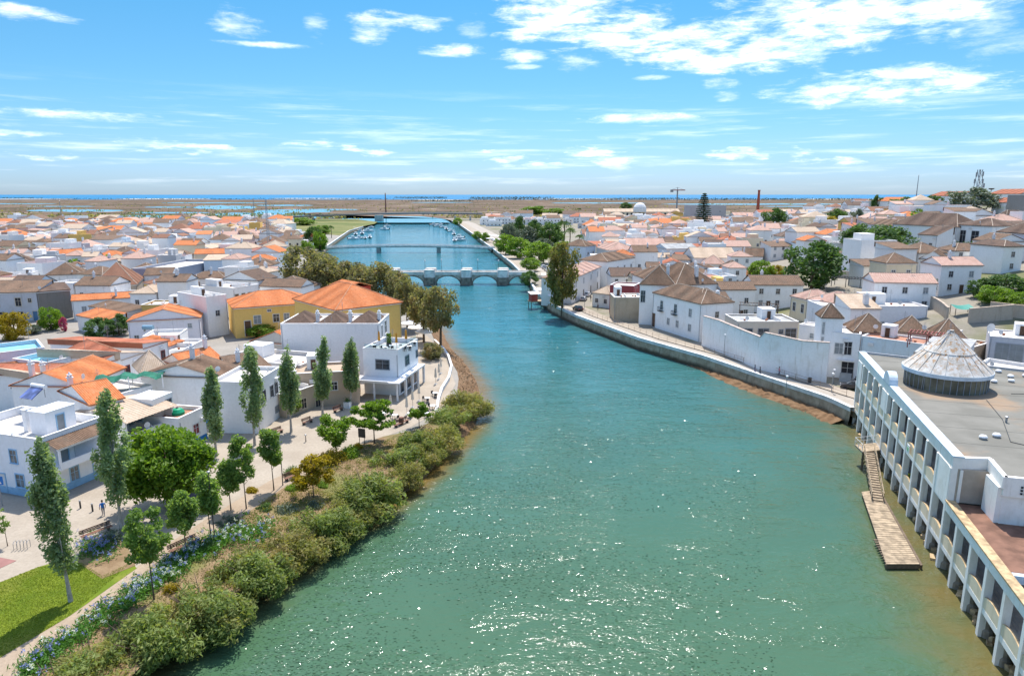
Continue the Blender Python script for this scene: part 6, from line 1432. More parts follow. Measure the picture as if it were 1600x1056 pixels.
# left-bank garden trees
for (bx,by,ty,w_,kd,lab) in [(24,530,487,44,'yel','yellow-green tree in front of the old peeling house'),(80,516,480,34,'big','dark bright green tree beside the pink bougainvillea'),(64,512,500,10,'boug','pink bougainvillea left of the bright green tree'),(100,518,496,11,'boug','pink bougainvillea on the bare grey stone house'),(52,522,508,22,'grey','small grey-green shrub between the yellow-green tree and bougainvillea'),(156,528,498,40,'dark','left one of two dark round shrubs above the long red roof'),(186,524,492,34,'dark','right one of two dark round shrubs above the long red roof'),(115,462,444,24,'big','green bush left of the russet pyramid foot'),(137,460,442,26,'big','green tree at the russet pyramid corner'),(410,526,508,44,'light','light green hedge at the foot of the yellow hall wall'),(345,440,425,26,'big','small palm-like green tree beside the orange domed roof'),(214,352,340,22,'dark','round dark tree far off near the salt ponds'),(0,440,424,16,'big','green bush at the left frame edge above the old house'),(316,358,344,12,'dark','small dark far tree among white houses'),(378,372,360,20,'dark','dark tree among far left-bank roofs'),(468,352,341,46,'light','light green field trees left of the river, far off'),(502,366,352,30,'big','green trees near the far left quay'),(490,388,356,26,'dark','dark green tree before the far left quay'),(500,392,362,24,'big','palm-side green tree at the footbridge end'),(480,400,376,22,'big','lower green tree at the left footbridge end'),(430,352,342,30,'dark','dark hedge at the marsh edge'),(460,646,614,26,'light','green creeper bush beside the beige ruin')]:
    ft(lab, (bx,by), ty, w_, kd, trunk=.03)
# trees behind the pit of the far right bank
for (bx,by,ty,w_,kd,lab) in [(745,374,362,16,'light','first lime tree on the far right promenade'),(758,378,364,14,'light','second lime tree on the far right promenade'),(715,352,341,14,'light','lime tree near the far end of the right promenade'),(835,335,322,40,'big','long green grove beyond the far right rooftops'),(868,336,326,32,'light','yellow-green grove beside the long green one'),(1085,410,398,16,'dark','small dark tree by the pink hipped roof'),(1000,392,386,14,'light','green roof garden bush on a far white house'),(1028,362,354,26,'light','yellow-green bush among the middle right rooftops'),(978,330,317,18,'dark','dark far pine cluster left of the domed church')]:
    ft(lab, (bx,by), ty, w_, kd, right=True, trunk=.05)
# Norfolk pine
p = U(1097,374,.3); H_ = HT(p,302); nf = thing('norfolk_pine', 'tall dark Norfolk pine with tiered branches rising above the right-bank roofs', 'tree', tuple(p))
mb = MB(); mb.tube([(0,0,0),(0,0,H_)], [.7,.08], 8); rs = np.random.RandomState(2); P = []; Tn = []
z = H_*.14
while z < H_*.985:
    r = (1-(z/H_))**.75*H_*.29+.6; n = 7; a0 = rs.rand()*6
    for k in range(n):
        a = a0+k*2*math.pi/n+rs.normal()*.12; e = np.array([r*math.cos(a)*rs.uniform(.8,1.1), r*math.sin(a)*rs.uniform(.8,1.1), r*.12]); mb.tube([(0,0,z), tuple(np.array([0,0,z])+e)], [.16,.03], 4)
        m_ = 130; u = rs.rand(m_)**.7; P.append(np.array([0,0,z])+u[:,None]*e+rs.normal(size=(m_,3))*np.array([.42,.42,.22])*(1-.3*u[:,None])); Tn.append(rs.rand(m_))
    z += H_*.042
mb.build('trunk', M_BARK, nf); link('crown', leaves_mesh('crown', np.concatenate(P), np.concatenate(Tn), .36, L_PINE, .4, None, 3), nf)
# palms
def palm_proto():
    mb = MB(); mb.tube([(0,0,0),(.1,0,.5),(.05,0,1)], [.035,.028,.03], 7); tr_ = mb.mesh('trunk', M_BARK); P = []; rs = np.random.RandomState(4)
    for k in range(26):
        a = rs.rand()*6.28; up = rs.uniform(-.2,1.0); d = np.array([math.cos(a),math.sin(a),0]); u = np.linspace(.05,1,16)
        c = np.array([.05,0,1.0])+d*(u*.34)[:,None]+np.array([0,0,1])*(up*u*.24-u**2*.26)[:,None]
        for s_ in (-1,1): P.append(c+np.cross(d,[0,0,1])*s_*.02+rs.normal(size=c.shape)*.008)
    P = np.concatenate(P); return tr_, leaves_mesh('crown', P, rs.rand(len(P)), .045, L_DARK, .22, None, 5)
ptr, pcr = palm_proto()
def palm(label, bpx, top, right=True, s=1.0):
    b_ = T(*bpx) if right else U(bpx[0],bpx[1],0); h = HT(b_, top)/1.1; t_ = thing('palm_tree', label, 'palm', tuple(b_), rnd.uniform(0,6), 'palm trees'); a = link('trunk', ptr, t_); a.scale = (h*s,h*s,h); c = link('crown', pcr, t_); c.scale = (h*s,h*s,h)
palm('tallest palm standing above the riverside park', (880,382), 344); palm('middle palm of the riverside park, right of the tallest', (890,384), 355); palm('shortest palm at the right edge of the riverside park', (906,388), 366)
palm('palm behind the park near the domed far building', (905,336), 325, True); palm('palm in the far left quay garden, nearest the water', (518,372), 352, False, .9); palm('palm left of the far quay garden one', (494,374), 354, False, .9); palm('palm near the orange domed roof on the left bank', (357,418), 402, False, 1.2)
# far woods that read as one mass
rs = np.random.RandomState(12); P = []
for (x0,x1,yb,yt,n) in [(615,695,311,306,260),(735,860,313,305,420),(950,1060,312.5,308,300),(1060,1345,313,308.5,520),(0,60,311,308,120),(60,610,311.8,309.5,420),(1345,1600,314,309,300),(860,950,313,309.5,150),(640,740,315,312.5,120)]:
    D = U(800,yb,0).y
    for k in range(n):
        x = rs.uniform(x0,x1); d = ray(x,yb); q = d*(D/d.y); hh = (yb-yt)/FPX*D*rs.rand()**.6*.55; P.append((q.x+rs.normal()*8, D+rs.normal()*60, 1+hh))
P = np.array(P); P = np.repeat(P,3,axis=0)+rs.normal(size=(len(P)*3,3))*np.array([16,16,1.6]); P[:,2] = np.maximum(P[:,2],.5)
stuff(link('far_wood', leaves_mesh('far_wood', P, rs.rand(len(P)), 4.0, leafmat('far_wood_leaf', (.045,.07,.05), (.09,.12,.075), .1), .35, np.tile([0,-.6,.6],(len(P),1)), 13)))
P = []
for k in range(2600):
    px = rs.uniform(-40,1640); py = rs.choice([rs.uniform(316,342), rs.uniform(335,344)]); q = U(px,py,-.4)
    if q.y < 990 or (q.y < 1400 and XL(q.y)-20 < q.x < XR(q.y)+20): continue
    P.append((q.x,q.y,.2))
P = np.array(P); P = np.repeat(P,4,axis=0)+rs.normal(size=(len(P)*4,3))*np.array([6,6,.5])
stuff(link('marsh_scrub', leaves_mesh('marsh_scrub', P, rs.rand(len(P)), 2.2, L_CAS, .7, np.tile([0,-.4,.9],(len(P),1)), 14)))

# small wave crests that catch the sun: tilted facets lying on the river
rs = np.random.RandomState(77); C = []
while len(C) < 60000:
    y = 40+(rs.rand()**1.7)*300; a, b_ = XL(y)+5, XR(y)-(16 if y < 125 else 6)
    x = a+(b_-a)*rs.rand()
    g = math.sin(x*.21+1.3*math.sin(y*.11))+math.sin(y*.33+.8*math.sin(x*.13)) + .9*math.sin(x*.06-y*.045)
    if rs.rand() < .36+.15*g: C.append((x, y))
C = np.array(C); N = len(C); nrm = np.stack([rs.normal(size=N)*.135, rs.normal(size=N)*.14, np.ones(N)], 1); nrm /= np.linalg.norm(nrm, axis=1)[:,None]
ax = np.tile([1.0,0,0],(N,1))+rs.normal(size=(N,3))*np.array([.1,.35,0]); ax -= nrm*(ax*nrm).sum(1)[:,None]; ax /= np.linalg.norm(ax,axis=1)[:,None]; bx = np.cross(nrm, ax)
L = (.045+.12*rs.rand(N)**2)[:,None]; W = L*(.35+.4*rs.rand(N))[:,None]; P = np.concatenate([C, np.full((N,1), WZ+.035)], 1)
V = np.stack([P-ax*L, P-bx*W, P+ax*L, P+bx*W], 1).reshape(-1,3)
me = bpy.data.meshes.new('wave_crests'); me.vertices.add(4*N); me.loops.add(4*N); me.polygons.add(N)
me.vertices.foreach_set('co', V.astype(np.float32).ravel()); me.loops.foreach_set('vertex_index', np.arange(4*N, dtype=np.int32)); me.polygons.foreach_set('loop_start', np.arange(0,4*N,4,dtype=np.int32))
cm, tt, cb = new_mat('crest_water'); pos = tt.n('ShaderNodeNewGeometry').outputs['Position']
tt.put(cb.inputs['Base Color'], tt.mix(tt.ss(tt.sep(pos)[1], 42, 210), (.055,.118,.062,1), (.024,.155,.195,1))); cb.inputs['Roughness'].default_value = .2; cb.inputs['IOR'].default_value = 1.33  # same painted sky reflection: facets turn bluer with distance
me.materials.append(cm); me.update(); me.validate(); stuff(link('wave_crests', me))
# ================================================================== THE OTHER HOUSES OF THE TOWN
def inpoly(x, y, P):
    c = False; j = len(P)-1
    for i in range(len(P)):
        if (P[i][1] > y) != (P[j][1] > y) and x < (P[j][0]-P[i][0])*(y-P[i][1])/(P[j][1]-P[i][1])+P[i][0]: c = not c
        j = i
    return c
OPEN = [[(-60,499),(502,499),(502,700),(-60,700)], [(318,505),(372,505),(378,552),(318,566)], [(-60,520),(120,500),(150,540),(-60,560)], [(432,395),(720,395),(720,570),(430,470)], [(772,352),(912,352),(935,412),(850,440),(772,420)],
        [(840,440),(958,430),(975,500),(1100,545),(830,520)], [(1160,412),(1230,405),(1330,440),(1330,475),(1160,475)], [(1330,392),(1415,392),(1425,430),(1320,430)], [(1515,430),(1640,430),(1640,492),(1515,478)], [(1470,385),(1640,385),(1640,412),(1470,412)],
        [(448,338),(560,338),(540,372),(500,392),(448,372)], [(560,330),(760,330),(760,352),(560,352)], [(500,356),(548,352),(520,396),(490,400)], [(1000,520),(1290,500),(1450,484),(1640,500),(1640,620),(1000,620)], [(1360,320),(1640,300),(1640,366),(1480,345),(1360,345)]]
rh = random.Random(21); CAND = []
def free(x, y, r):
    for (fx, fy, hw, hd, a) in FOOT:
        dx_, dy_ = x-fx, y-fy; lx = dx_*math.cos(a)+dy_*math.sin(a); ly = -dx_*math.sin(a)+dy_*math.cos(a)
        if abs(lx) < hw+r and abs(ly) < hd+r: return False
    return True
def fill(side):
    y = 128.0
    row = 0
    while y < (770 if side < 0 else 905):
        sc = 1.0 if y < 330 else 1.0+min(.7, (y-330)/500)
        xa, xb = (-0.80*y-12, XL(y)-(14 if y > 270 else 22)) if side < 0 else (XR(y)+(24 if y > 262 else 14), 0.80*y+12)
        x = xa+rh.uniform(0, 5); blk = 0
        while x < xb:
            w_ = rh.choice([6,7,8,8,9,10,11,13])*sc; d_ = rh.uniform(7.5, 11)*sc
            cx, cy = x+w_/2, y+rh.uniform(-1.5,1.5)*sc+8*math.sin(x*.02+row)*.35
            x += w_+(rh.uniform(.0,.5) if rh.random() < .72 else rh.uniform(2.5,7))
            if rh.random() < .07: continue
            z = zt(cx, cy) if side > 0 else 0.0
            p = PX((cx, cy, z))
            if not (-40 < p[0] < 1640) or not (XL(cy)-10 > cx or XR(cy)+10 < cx): continue
            q = PX((cx, cy, z))
            if any(inpoly(q[0], q[1], P) for P in OPEN): continue
            if not free(cx, cy+d_/2, min(w_, d_)*.42): continue
            if y > 700 and rh.random() < .35: continue
            CAND.append((cy, cx, z, w_, d_, rh.uniform(-.10,.10)+(.20 if side < 0 else -.12)*math.sin(row*.7+cx*.008)))
        y += (10.2+rh.uniform(0,1.5)+(3.2 if row % 2 else 0))*sc; row += 1
fill(-1); fill(1)
CAND.sort()
NSINGLE = 300-len(HOUSES)
def pick():
    k = rh.choices(['gable_x','hip','gable_y','flat','pyramid','shed'], [.27,.18,.12,.31,.06,.06])[0]
    rc = rh.choices(['brown','dark brown','orange','tan','pink','red','russet'], [.33,.10,.09,.17,.22,.05,.04])[0] if k != 'flat' else rh.choices(['pale','grey','terracotta'], [.62,.2,.18])[0]
    wl = rh.choices([('white',W_WHITE),('off-white',W_OFF),('cream',W_CREAM),('pale blue',W_BLUE),('grey',W_GREY),('yellow',W_YEL),('pink',W_PINK)], [.66,.12,.06,.05,.05,.03,.03])[0]
    return k, rc, wl
RN = {'gable_x':'gabled','gable_y':'end-on gabled','hip':'hipped','pyramid':'pyramid','shed':'lean-to','flat':'flat'}
LMK = [(165,430,'the russet pyramid roof'),(420,495,'the left yellow hall'),(560,470,'the hall with red dormer'),(308,412,'the grey-blue blind wall'),(422,372,'the steel mast'),(110,393,'the orange-roofed barn'),(15,405,'the frame-edge dark hip roof'),(1097,350,'the Norfolk pine'),(1265,430,'the great dark tree'),(1002,336,'the domed church'),(1118,400,'the broad tan roof'),(1183,338,'the red chimney stack'),(1251,360,'the church tower block'),(1008,383,'the very long pink roof'),(840,398,'the riverside park'),(1460,380,'the convent'),(1106,350,'the large grey block'),(254,490,'the wide lilac gable'),(55,470,'the old peeling house'),(330,392,'the long orange slope'),(1390,455,'the beige modern houses'),(970,430,'the round-cornered house')]
PENDING = {}
_wm = {}
def gen_single(c):
    cy, cx, z, w_, d_, ang = c; k, rc, (wn, wl) = pick(); far = cy > 300
    H = rh.choice([4.2,5.5,6.4,6.8,7.2,7.6]) if rh.random() < .8 else rh.uniform(8,10.5)
    rise = {'gable_x':d_*.22,'hip':min(w_,d_)*.24,'gable_y':w_*.2,'pyramid':min(w_,d_)*.3,'shed':d_*.16,'flat':0}[k]
    a = Vector((cx-math.cos(ang)*w_/2, cy-math.sin(ang)*w_/2, 0)); b_ = Vector((cx+math.cos(ang)*w_/2, cy+math.sin(ang)*w_/2, 0))
    st = 2 if H > 5 else 1; n = max(1, int(w_/3.4)); ws = []
    for s_ in range(st):
        for i in range(n): ws.append(('f', (i+.5)/n, s_*3.1+.9, 1.0, 1.35 if st == 2 else 1.2, rh.choice(['w','k','s','w'])))
    if rh.random() < .6: ws.append(('f', rh.uniform(.3,.7), .02, 1.0, 2.1, 'd'))
    if far: ws = ws[-max(2, n):]
    ch = [(rh.uniform(.15,.85), rh.uniform(.3,.8), rh.uniform(.9,1.6), rh.choice([.5,.6,.8]))] if rh.random() < .6 else []
    h = house('', a, b_, z+H, d_, k, rc, rise, wl, zb=z, world=True, windows=ws, chim=ch, fine=2 if cy < 330 else 0, corn=cy < 230, parapet=rh.choice([.3,.6,.9]), group='houses of the town', foot=False)
    if k == 'flat' and rh.random() < .7:
        bw = w_*rh.uniform(.25,.5); x0 = rh.uniform(-w_/2+.4, w_/2-bw-.4); sub_block(h, x0, x0+bw, d_*.5, d_*.95, H, H+2.4, wl, 'roof_room')
    if h.children and not far and rh.random() < .5:
        mb = MB(); xx, yy = rh.uniform(-w_/3,w_/3), d_*.5; zz = H+roof_z(k, xx, yy, w_, d_, rise); mb.tube([(xx,yy,zz-.2),(xx,yy,zz+2.2)], .03, 4); [mb.box(xx-.5,xx+.5,yy-.02,yy+.02,zz+q,zz+q+.03) for q in (1.6,1.85,2.1)]; mb.build('antenna', M_GREYMETAL, h)
    p = PX((cx, cy, z+H)); best = min(LMK, key=lambda l: (l[0]-p[0])**2+(2.2*(l[1]-p[1]))**2); dx_, dy_ = p[0]-best[0], p[1]-best[1]
    rel = ('right of' if dx_ > 0 else 'left of') if abs(dx_)*.45 > abs(dy_) else ('behind' if dy_ < 0 else 'in front of')
    PENDING.setdefault((wn, rc, RN[k], rel, best[2]), []).append((dx_*dx_+4.8*dy_*dy_, h))
for c in CAND[:NSINGLE]: gen_single(c)
for (wn, rc, kn, rel, lm), L in PENDING.items():
    L.sort(key=lambda q: q[0])
    for i, (_, h) in enumerate(L):
        rank = '' if len(L) == 1 else ('nearest ' if i == 0 else ORD(i)+' nearest ')
        h['label'] = f"{wn} house with {rc} {kn} roof, {rank}{rel} {lm}"
# past the three hundred largest: one mass of distant houses
names = ['brown','dark brown','orange','tan','pink','red','russet','pale','grey','terracotta']; wcols = [W_WHITE,W_OFF,W_CREAM,W_BLUE,W_GREY,W_YEL,W_PINK]
mats = [ROOF[n_] for n_ in names]+[plaster(c_) for c_ in wcols]+[M_DARK, M_WHITE]
big = MB()
def merge(mb, cx, cy, z, ang):
    ca, sa = math.cos(ang), math.sin(ang); k = len(big.v)
    big.v.extend([(cx+x*ca-y*sa, cy+x*sa+y*ca, z+zz) for x, y, zz in mb.v]); big.f.extend([tuple(k+i for i in f) for f in mb.f]); big.m.extend(mb.m); big.uv.extend(mb.uv)
for (cy, cx, z, w_, d_, ang) in CAND[NSINGLE:]:
    k, rc, (wn, wl) = pick(); H = rh.choice([4.4,5.5,6.4,7.0,7.4,7.8]) if rh.random() < .8 else rh.uniform(8,11.5)
    rise = {'gable_x':d_*.22,'hip':min(w_,d_)*.24,'gable_y':w_*.2,'pyramid':min(w_,d_)*.3,'shed':d_*.16,'flat':0}[k]
    mb = MB(); wi = 10+wcols.index(wl); walls_into(mb, w_, d_, -1, H, rise, k, wi)
    if k == 'flat':
        parapet_into(mb, w_, d_, H, .6, .3, wi); mb.box(-w_/2+.3, w_/2-.3, .3, d_-.3, H-.1, H+.05, names.index(rc))
        if rh.random() < .6: x0 = rh.uniform(-w_/2+.5, 0); mb.box(x0, x0+w_*.4, d_*.5, d_*.9, H, H+2.5, wi)
    else: roof_into(mb, None, w_, d_, H, rise, k, .25, 0, mi=names.index(rc), rr=0)
    n = max(1, int(w_/3.5))
    for i in range(n):
        for s_ in range(2 if H > 5 else 1):
            x = -w_/2+w_*(i+.5)/n+rh.uniform(-.3,.3); mb.box(x-.5, x+.5, -.04, .01, s_*3.1+.9, s_*3.1+2.2, 17)
    if rh.random() < .5: x = rh.uniform(-w_/3,w_/3); mb.box(x-.4, x+.4, d_*.4, d_*.4+.7, H, H+rise+1.0, 18)
    merge(mb, cx, cy, z, ang)
if big.v: stuff(big.build('distant_houses', mats))
# garden and yard trees sprinkled between the far roofs
for i in range(26):
    c = CAND[NSINGLE+int((i+.5)*(len(CAND)-NSINGLE)/26*.6)]; h_ = rh.uniform(6,11)
    # too small to tell apart one by one: joined below
YT_ = []
for i in range(170):
    c = rh.choice(CAND[60:]); YT_.append((c[1]+rh.uniform(-6,6), c[0]+rh.uniform(4,9), c[2], rh.uniform(3.5,8.5)))
P = []
for (x, y, z, h_) in YT_:
    n = 60; d = np.random.normal(size=(n,3)); d /= np.linalg.norm(d,axis=1)[:,None]; P.append(np.array([x,y,z+h_*.6])+d*np.array([h_*.33,h_*.33,h_*.42])*(np.random.rand(n,1)**.4))
P = np.concatenate(P); stuff(link('distant_garden_foliage', leaves_mesh('distant_garden_foliage', P, np.random.rand(len(P)), .75, L_BIG, .7, np.tile([0,-.2,.5],(len(P),1)), 15)))
print('houses', len(HOUSES), 'cand', len(CAND))
# ================================================================== SMALLER THINGS
G = lambda px, py, z=0.0: U(px, py, z)
M_WOOD = plain('bench_wood', (.24,.12,.08), .7, var=.3, scale=4)
def bench(label, p, rz, w_=1.9):
    b = thing('park_bench', label, 'bench', tuple(p), rz, 'brown benches along the promenade')
    for i in range(4): mb = MB(); mb.box(-w_/2, w_/2, -.22+i*.13, -.12+i*.13, .43, .47); mb.build('seat_slat', M_WOOD, b)
    for i in range(3): mb = MB(); mb.box(-w_/2, w_/2, .31+i*.03, .34+i*.03, .56+i*.14, .67+i*.14); mb.build('back_slat', M_WOOD, b)
    for s_ in (-1,1): mb = MB(); mb.box(s_*w_*.38-.04, s_*w_*.38+.04, -.2,.34,0,.43); mb.box(s_*w_*.38-.03, s_*w_*.38+.03,.30,.36,.4,.95); mb.build('leg', M_DARKMETAL, b)
bench('brown slatted bench left of the white planter near the restaurant canopy', G(529,643), R(60)); bench('brown slatted bench between fifth and sixth poplar on the paving', G(481,662), R(60)); bench('brown bench end by the poplar with the round shadow', G(434,678), R(58))
bench('long brown bench at the poplar foot above the lawn', G(152,836), R(55), 3.0); bench('brown bench on the path by the flower strip', G(288,858), R(58), 3.0); bench('brown curved bench at the edge of the restaurant paving', G(628,664), R(60), 3.4); bench('pale low bench at the path bend beside dark shrub', G(458,748), R(58), 2.4)
# board, barrel, planter, bollards, rack, saplings' stakes
bd = thing('notice_board', 'dark board sign on two thin legs under the light green tree', 'sign', tuple(G(566,694)), R(-20)); mb = MB(); mb.box(-.55,.55,-.04,.04,1.0,2.3); mb.build('board', M_DARKMETAL, bd)
for s_ in (-.4,.4): mb = MB(); mb.box(s_-.03,s_+.03,-.03,.03,0,1.0); mb.build('leg', M_DARKMETAL, bd)
br_ = thing('barrel', 'brown wooden barrel standing by the restaurant tables', 'barrel', tuple(G(627,663))); mb = MB(); mb.lathe([(.32,0),(.42,.5),(.42,.7),(.34,1.15)], 14); mb.build('staves', M_WOOD, br_); mb = MB(); [mb.lathe([(r_,z_),(r_,z_+.06)], 14) for r_, z_ in ((.40,.3),(.42,.8))]; mb.build('hoop', M_DARKMETAL, br_)
pb = thing('planter', 'tall white box planter beside the last poplar and restaurant canopy', 'planter', tuple(G(543,637)), R(-15)); mb = MB(); mb.box(-.5,.5,-.4,.4,0,1.0); mb.build('box', M_WHITE, pb)
rs = np.random.RandomState(3); P = rs.normal(size=(260,3))*np.array([.25,.2,.22])+np.array([0,0,1.25]); link('plant', leaves_mesh('plant', P, rs.rand(260), .1, L_DARK, .4, None, 2), pb)
for i, (px,py,lab) in enumerate([(126,794,'short dark bollard nearer the blue-trimmed house corner'),(145,799,'short dark bollard beside the walking man')]):
    b = thing('bollard', lab, 'bollard', tuple(G(px,py))); mb = MB(); mb.lathe([(.09,0),(.09,.75),(.07,.8)], 10); mb.build('post', M_DARKMETAL, b); mb = MB(); mb.lathe([(.02,.8),(.1,.84),(.1,.95),(.03,1.0)], 10); mb.build('cap', M_GREYMETAL, b)
bk = thing('bicycle_rack', 'small metal bicycle rack of thin hoops on the paving beside the sapling', 'bicycle rack', tuple(G(35,857)), R(10))
for i in range(5): mb = MB(); mb.tube([(i*.3-.6,-.3,0),(i*.3-.6,-.3,.7),(i*.3-.6,-.15,.85),(i*.3-.6,.15,.85),(i*.3-.6,.3,.7),(i*.3-.6,.3,0)], .025, 5); mb.build('hoop', M_GREYMETAL, bk)
sgn = thing('street_sign', 'blue square pedestrian sign with white triangle at the left frame edge', 'sign', tuple(G(4,790)), R(5)); mb = MB(); mb.tube([(0,0,0),(0,0,3.4)], .04, 6); mb.build('pole', M_GREYMETAL, sgn); mb = MB(); mb.box(-.5,.5,-.06,-.03,2.5,3.5); mb.build('plate', plain('sign_blue', (.02,.16,.48)), sgn); mb = MB(); mb.face([(-.33,-.066,2.65),(.33,-.066,2.65),(0,-.066,3.32)]); mb.build('triangle', M_WHITE, sgn); mb = MB(); mb.tube([(0,-.07,3.05),(0,-.07,2.85)], .05, 5); mb.tube([(0,-.07,2.88),(-.1,-.07,2.68)], .03, 4); mb.tube([(0,-.07,2.88),(.1,-.07,2.68)], .03, 4); mb.build('walker', M_DARKMETAL, sgn)
for i, (px,py,top,lab) in enumerate([(336,846,738,'thin dark stake pole beside the third young tree'),(442,758,700,'tall dark lamp pole at the path bend'),(478,690,680,'blue-topped thin post by the blue plinth')]):
    b = thing('street_lamp', lab, 'street lamp', tuple(G(px,py))); h_ = HT(G(px,py), top); mb = MB(); mb.lathe([(.08,0),(.06,.4),(.04,h_)], 8); mb.build('pole', M_DARKMETAL, b); mb = MB(); mb.lathe([(.05,h_-.05),(.16,h_),(.14,h_+.12),(.03,h_+.16)], 8); mb.build('lantern', M_GREYMETAL, b)
# parasols, tables, chairs
for i, (px,py,lab) in enumerate([(611,645,'closed cream parasol nearest the canopy corner post of the cube restaurant'),(636,648,'closed cream parasol in front of the restaurant glass, left of three'),(645,636,'closed cream parasol in front of the restaurant glass, middle of three'),(655,626,'closed cream parasol in front of the restaurant glass, right of three'),(681,600,'closed cream parasol on the curved terrace, nearest of its cluster'),(686,592,'closed cream parasol on the curved terrace, middle of its cluster'),(689,583,'closed cream parasol on the curved terrace, farthest of its cluster')]):
    parasol_closed(lab, tuple(G(px,py)), 0, 3.0, 'closed cream parasols of the restaurant', M_CREAMC)
for i, (px,py,lab) in enumerate([(593,546,'orange closed parasol on the roof terrace, left of three'),(620,549,'orange closed parasol on the roof terrace, middle of three'),(635,543,'orange closed parasol on the roof terrace, right of three')]):
    parasol_closed(lab, tuple(G(px,py,7.35)), 0, 3.3, 'orange parasols on the roof terrace', M_ORC)
gp = thing('planter', 'tall clipped green hedge screen on the roof terrace between orange parasols', 'planter', tuple(G(608,540,7.35)), R(-14)); mb = MB(); mb.box(-.45,.45,-.2,.2,0,.5); mb.build('box', M_DARKMETAL, gp); P = np.random.uniform(-1,1,(700,3))*np.array([.42,.2,.9])+np.array([0,0,1.35]); link('hedge', leaves_mesh('hedge', P, np.random.rand(700), .1, L_BIG, .5, None, 2), gp)
tb = thing('cafe_table', 'white square café table', 'table'); mb = MB(); mb.box(-.4,.4,-.4,.4,.72,.76, bottom=True); mb.build('tabletop', M_WHITE, tb); mb = MB(); mb.lathe([(.25,0),(.25,.03),(.04,.06),(.04,.72)], 8); mb.build('pedestal', M_DARKMETAL, tb)
ch = thing('cafe_chair', 'dark café chair', 'chair'); mb = MB(); mb.box(-.22,.22,-.22,.22,.43,.47, bottom=True); mb.build('seat', M_DARKMETAL, ch); mb = MB(); mb.box(-.22,.22,.19,.23,.5,.9); mb.build('backrest', M_DARKMETAL, ch)
for sx in (-1,1):
    for sy in (-1,1): mb = MB(); mb.box(sx*.18-.02,sx*.18+.02,sy*.18-.02,sy*.18+.02,0,.43); mb.build('leg', M_DARKMETAL, ch)
TBL = [((617,655),0,'beside the barrel'),((641,652),0,'below the left closed cream parasol'),((658,645),0,'between two closed cream parasols'),((668,652),0,'at the small yellow-green tree'),((676,640),0,'near the hedge edge above the tamarisks'),((684,648),0,'at the outer paving corner'),((668,628),0,'under the right closed cream parasol'),((680,620),0,'on the narrow strip beside the glass'),((600,652),0,'in front of the canopy post'),
       ((584,545),7.35,'at the left of the roof terrace'),((602,549),7.35,'beside the left orange parasol'),((612,546),7.35,'between left and middle orange parasols'),((628,548),7.35,'right of the middle orange parasol'),((648,540),7.35,'at the right end of the roof terrace'),((640,547),7.35,'in front of the right orange parasol')]
for i, ((px,py),z,lab) in enumerate(TBL):
    p = G(px,py,z); src = tb if i == 0 else None
    if i == 0: tb.location = p; tb['label'] = 'white square café table '+lab; tb['group'] = 'café tables of the cube restaurant'
    else: copy_thing(tb, tuple(p), rnd.uniform(0,.6), 'white square café table '+lab)
    for k in range(2):
        a = rnd.uniform(0,1)+math.pi*k; q = p+Vector((math.sin(a)*.75*-1, math.cos(a)*.75, 0)); l2 = ('one' if k == 0 else 'other')+' dark chair at the café table '+lab
        if i == 0 and k == 0: ch.location = q; ch['label'] = l2; ch['group'] = 'dark café chairs of the cube restaurant'
        else: copy_thing(ch, tuple(q), a, l2)
def parasol_open(label, p, r=1.8, h=2.6, mat=None, group=None):
    o = thing('parasol', label, 'parasol', tuple(p), rnd.uniform(0,1), group); mb = MB(); mb.tube([(0,0,0),(0,0,h+.5)], .04, 6); mb.build('pole', M_GREYMETAL, o)
    mb = MB(); n = 8
    for i in range(n):
        a0, a1 = 2*math.pi*i/n, 2*math.pi*(i+1)/n; A, B = (r*math.cos(a0),r*math.sin(a0),h), (r*math.cos(a1),r*math.sin(a1),h)
        mb.face([A,B,(0,0,h+.6)]); mb.face([(A[0],A[1],h-.22),(B[0],B[1],h-.22),B,A])
    mb.build('canopy', mat or M_WHITEC, o)
for i, (px,py,lab) in enumerate([(640,513,'large white open parasol left of the casuarinas at the riverside café'),(652,520,'white open parasol, second from left at the riverside café'),(664,527,'white open parasol nearest the tall river-bend casuarina'),(650,505,'white open parasol at the back of the riverside café')]): parasol_open(lab, G(px,py+8), 2.3, 2.7, None, 'white parasols of the riverside café')
for i, (px,py,lab) in enumerate([(843,464,'white open parasol at the right end of the arched bridge'),(866,474,'white open parasol beside the tall willow-like tree, left of two'),(872,478,'white open parasol beside the tall willow-like tree, right of two')]): parasol_open(lab, T(px,py), 2.2, 2.6, None, 'white parasols on the right quay')
for i, (px,py) in enumerate([(752,372),(762,373),(771,374),(780,375),(766,379),(776,381)]): parasol_open(['leftmost','second','third','fourth','near left','near right'][i]+' white awning parasol of the far right quay restaurants', T(px,py), 3.2, 3.0, None, 'awnings on the far right quay')
st_ = thing('cafe_deck', 'red and white cluttered café hut overhanging the water at the right bridge end', 'hut', tuple(U(838,470,.3)), R(20)); mb = MB(); mb.box(-2.5,2.5,-1.5,1.5,-.2,.1); mb.build('deck', M_PLANK, st_); mb = MB(); mb.box(-2.2,0,-1.2,1.2,.1,2.3); mb.build('cabin', plain('hut_red', (.42,.08,.06)), st_); mb = MB(); mb.obox((-2.5,-1.5,2.35),(2.9,0,0),(0,3,.5),(0,0,.08)); mb.build('roof', M_WHITEC, st_); mb = MB(); [mb.tube([(x,y,-3.5),(x,y,0)],.12,6) for x in (-2.2,2.2) for y in (-1.2,1.2)]; mb.build('stilts', M_PLANKD, st_)
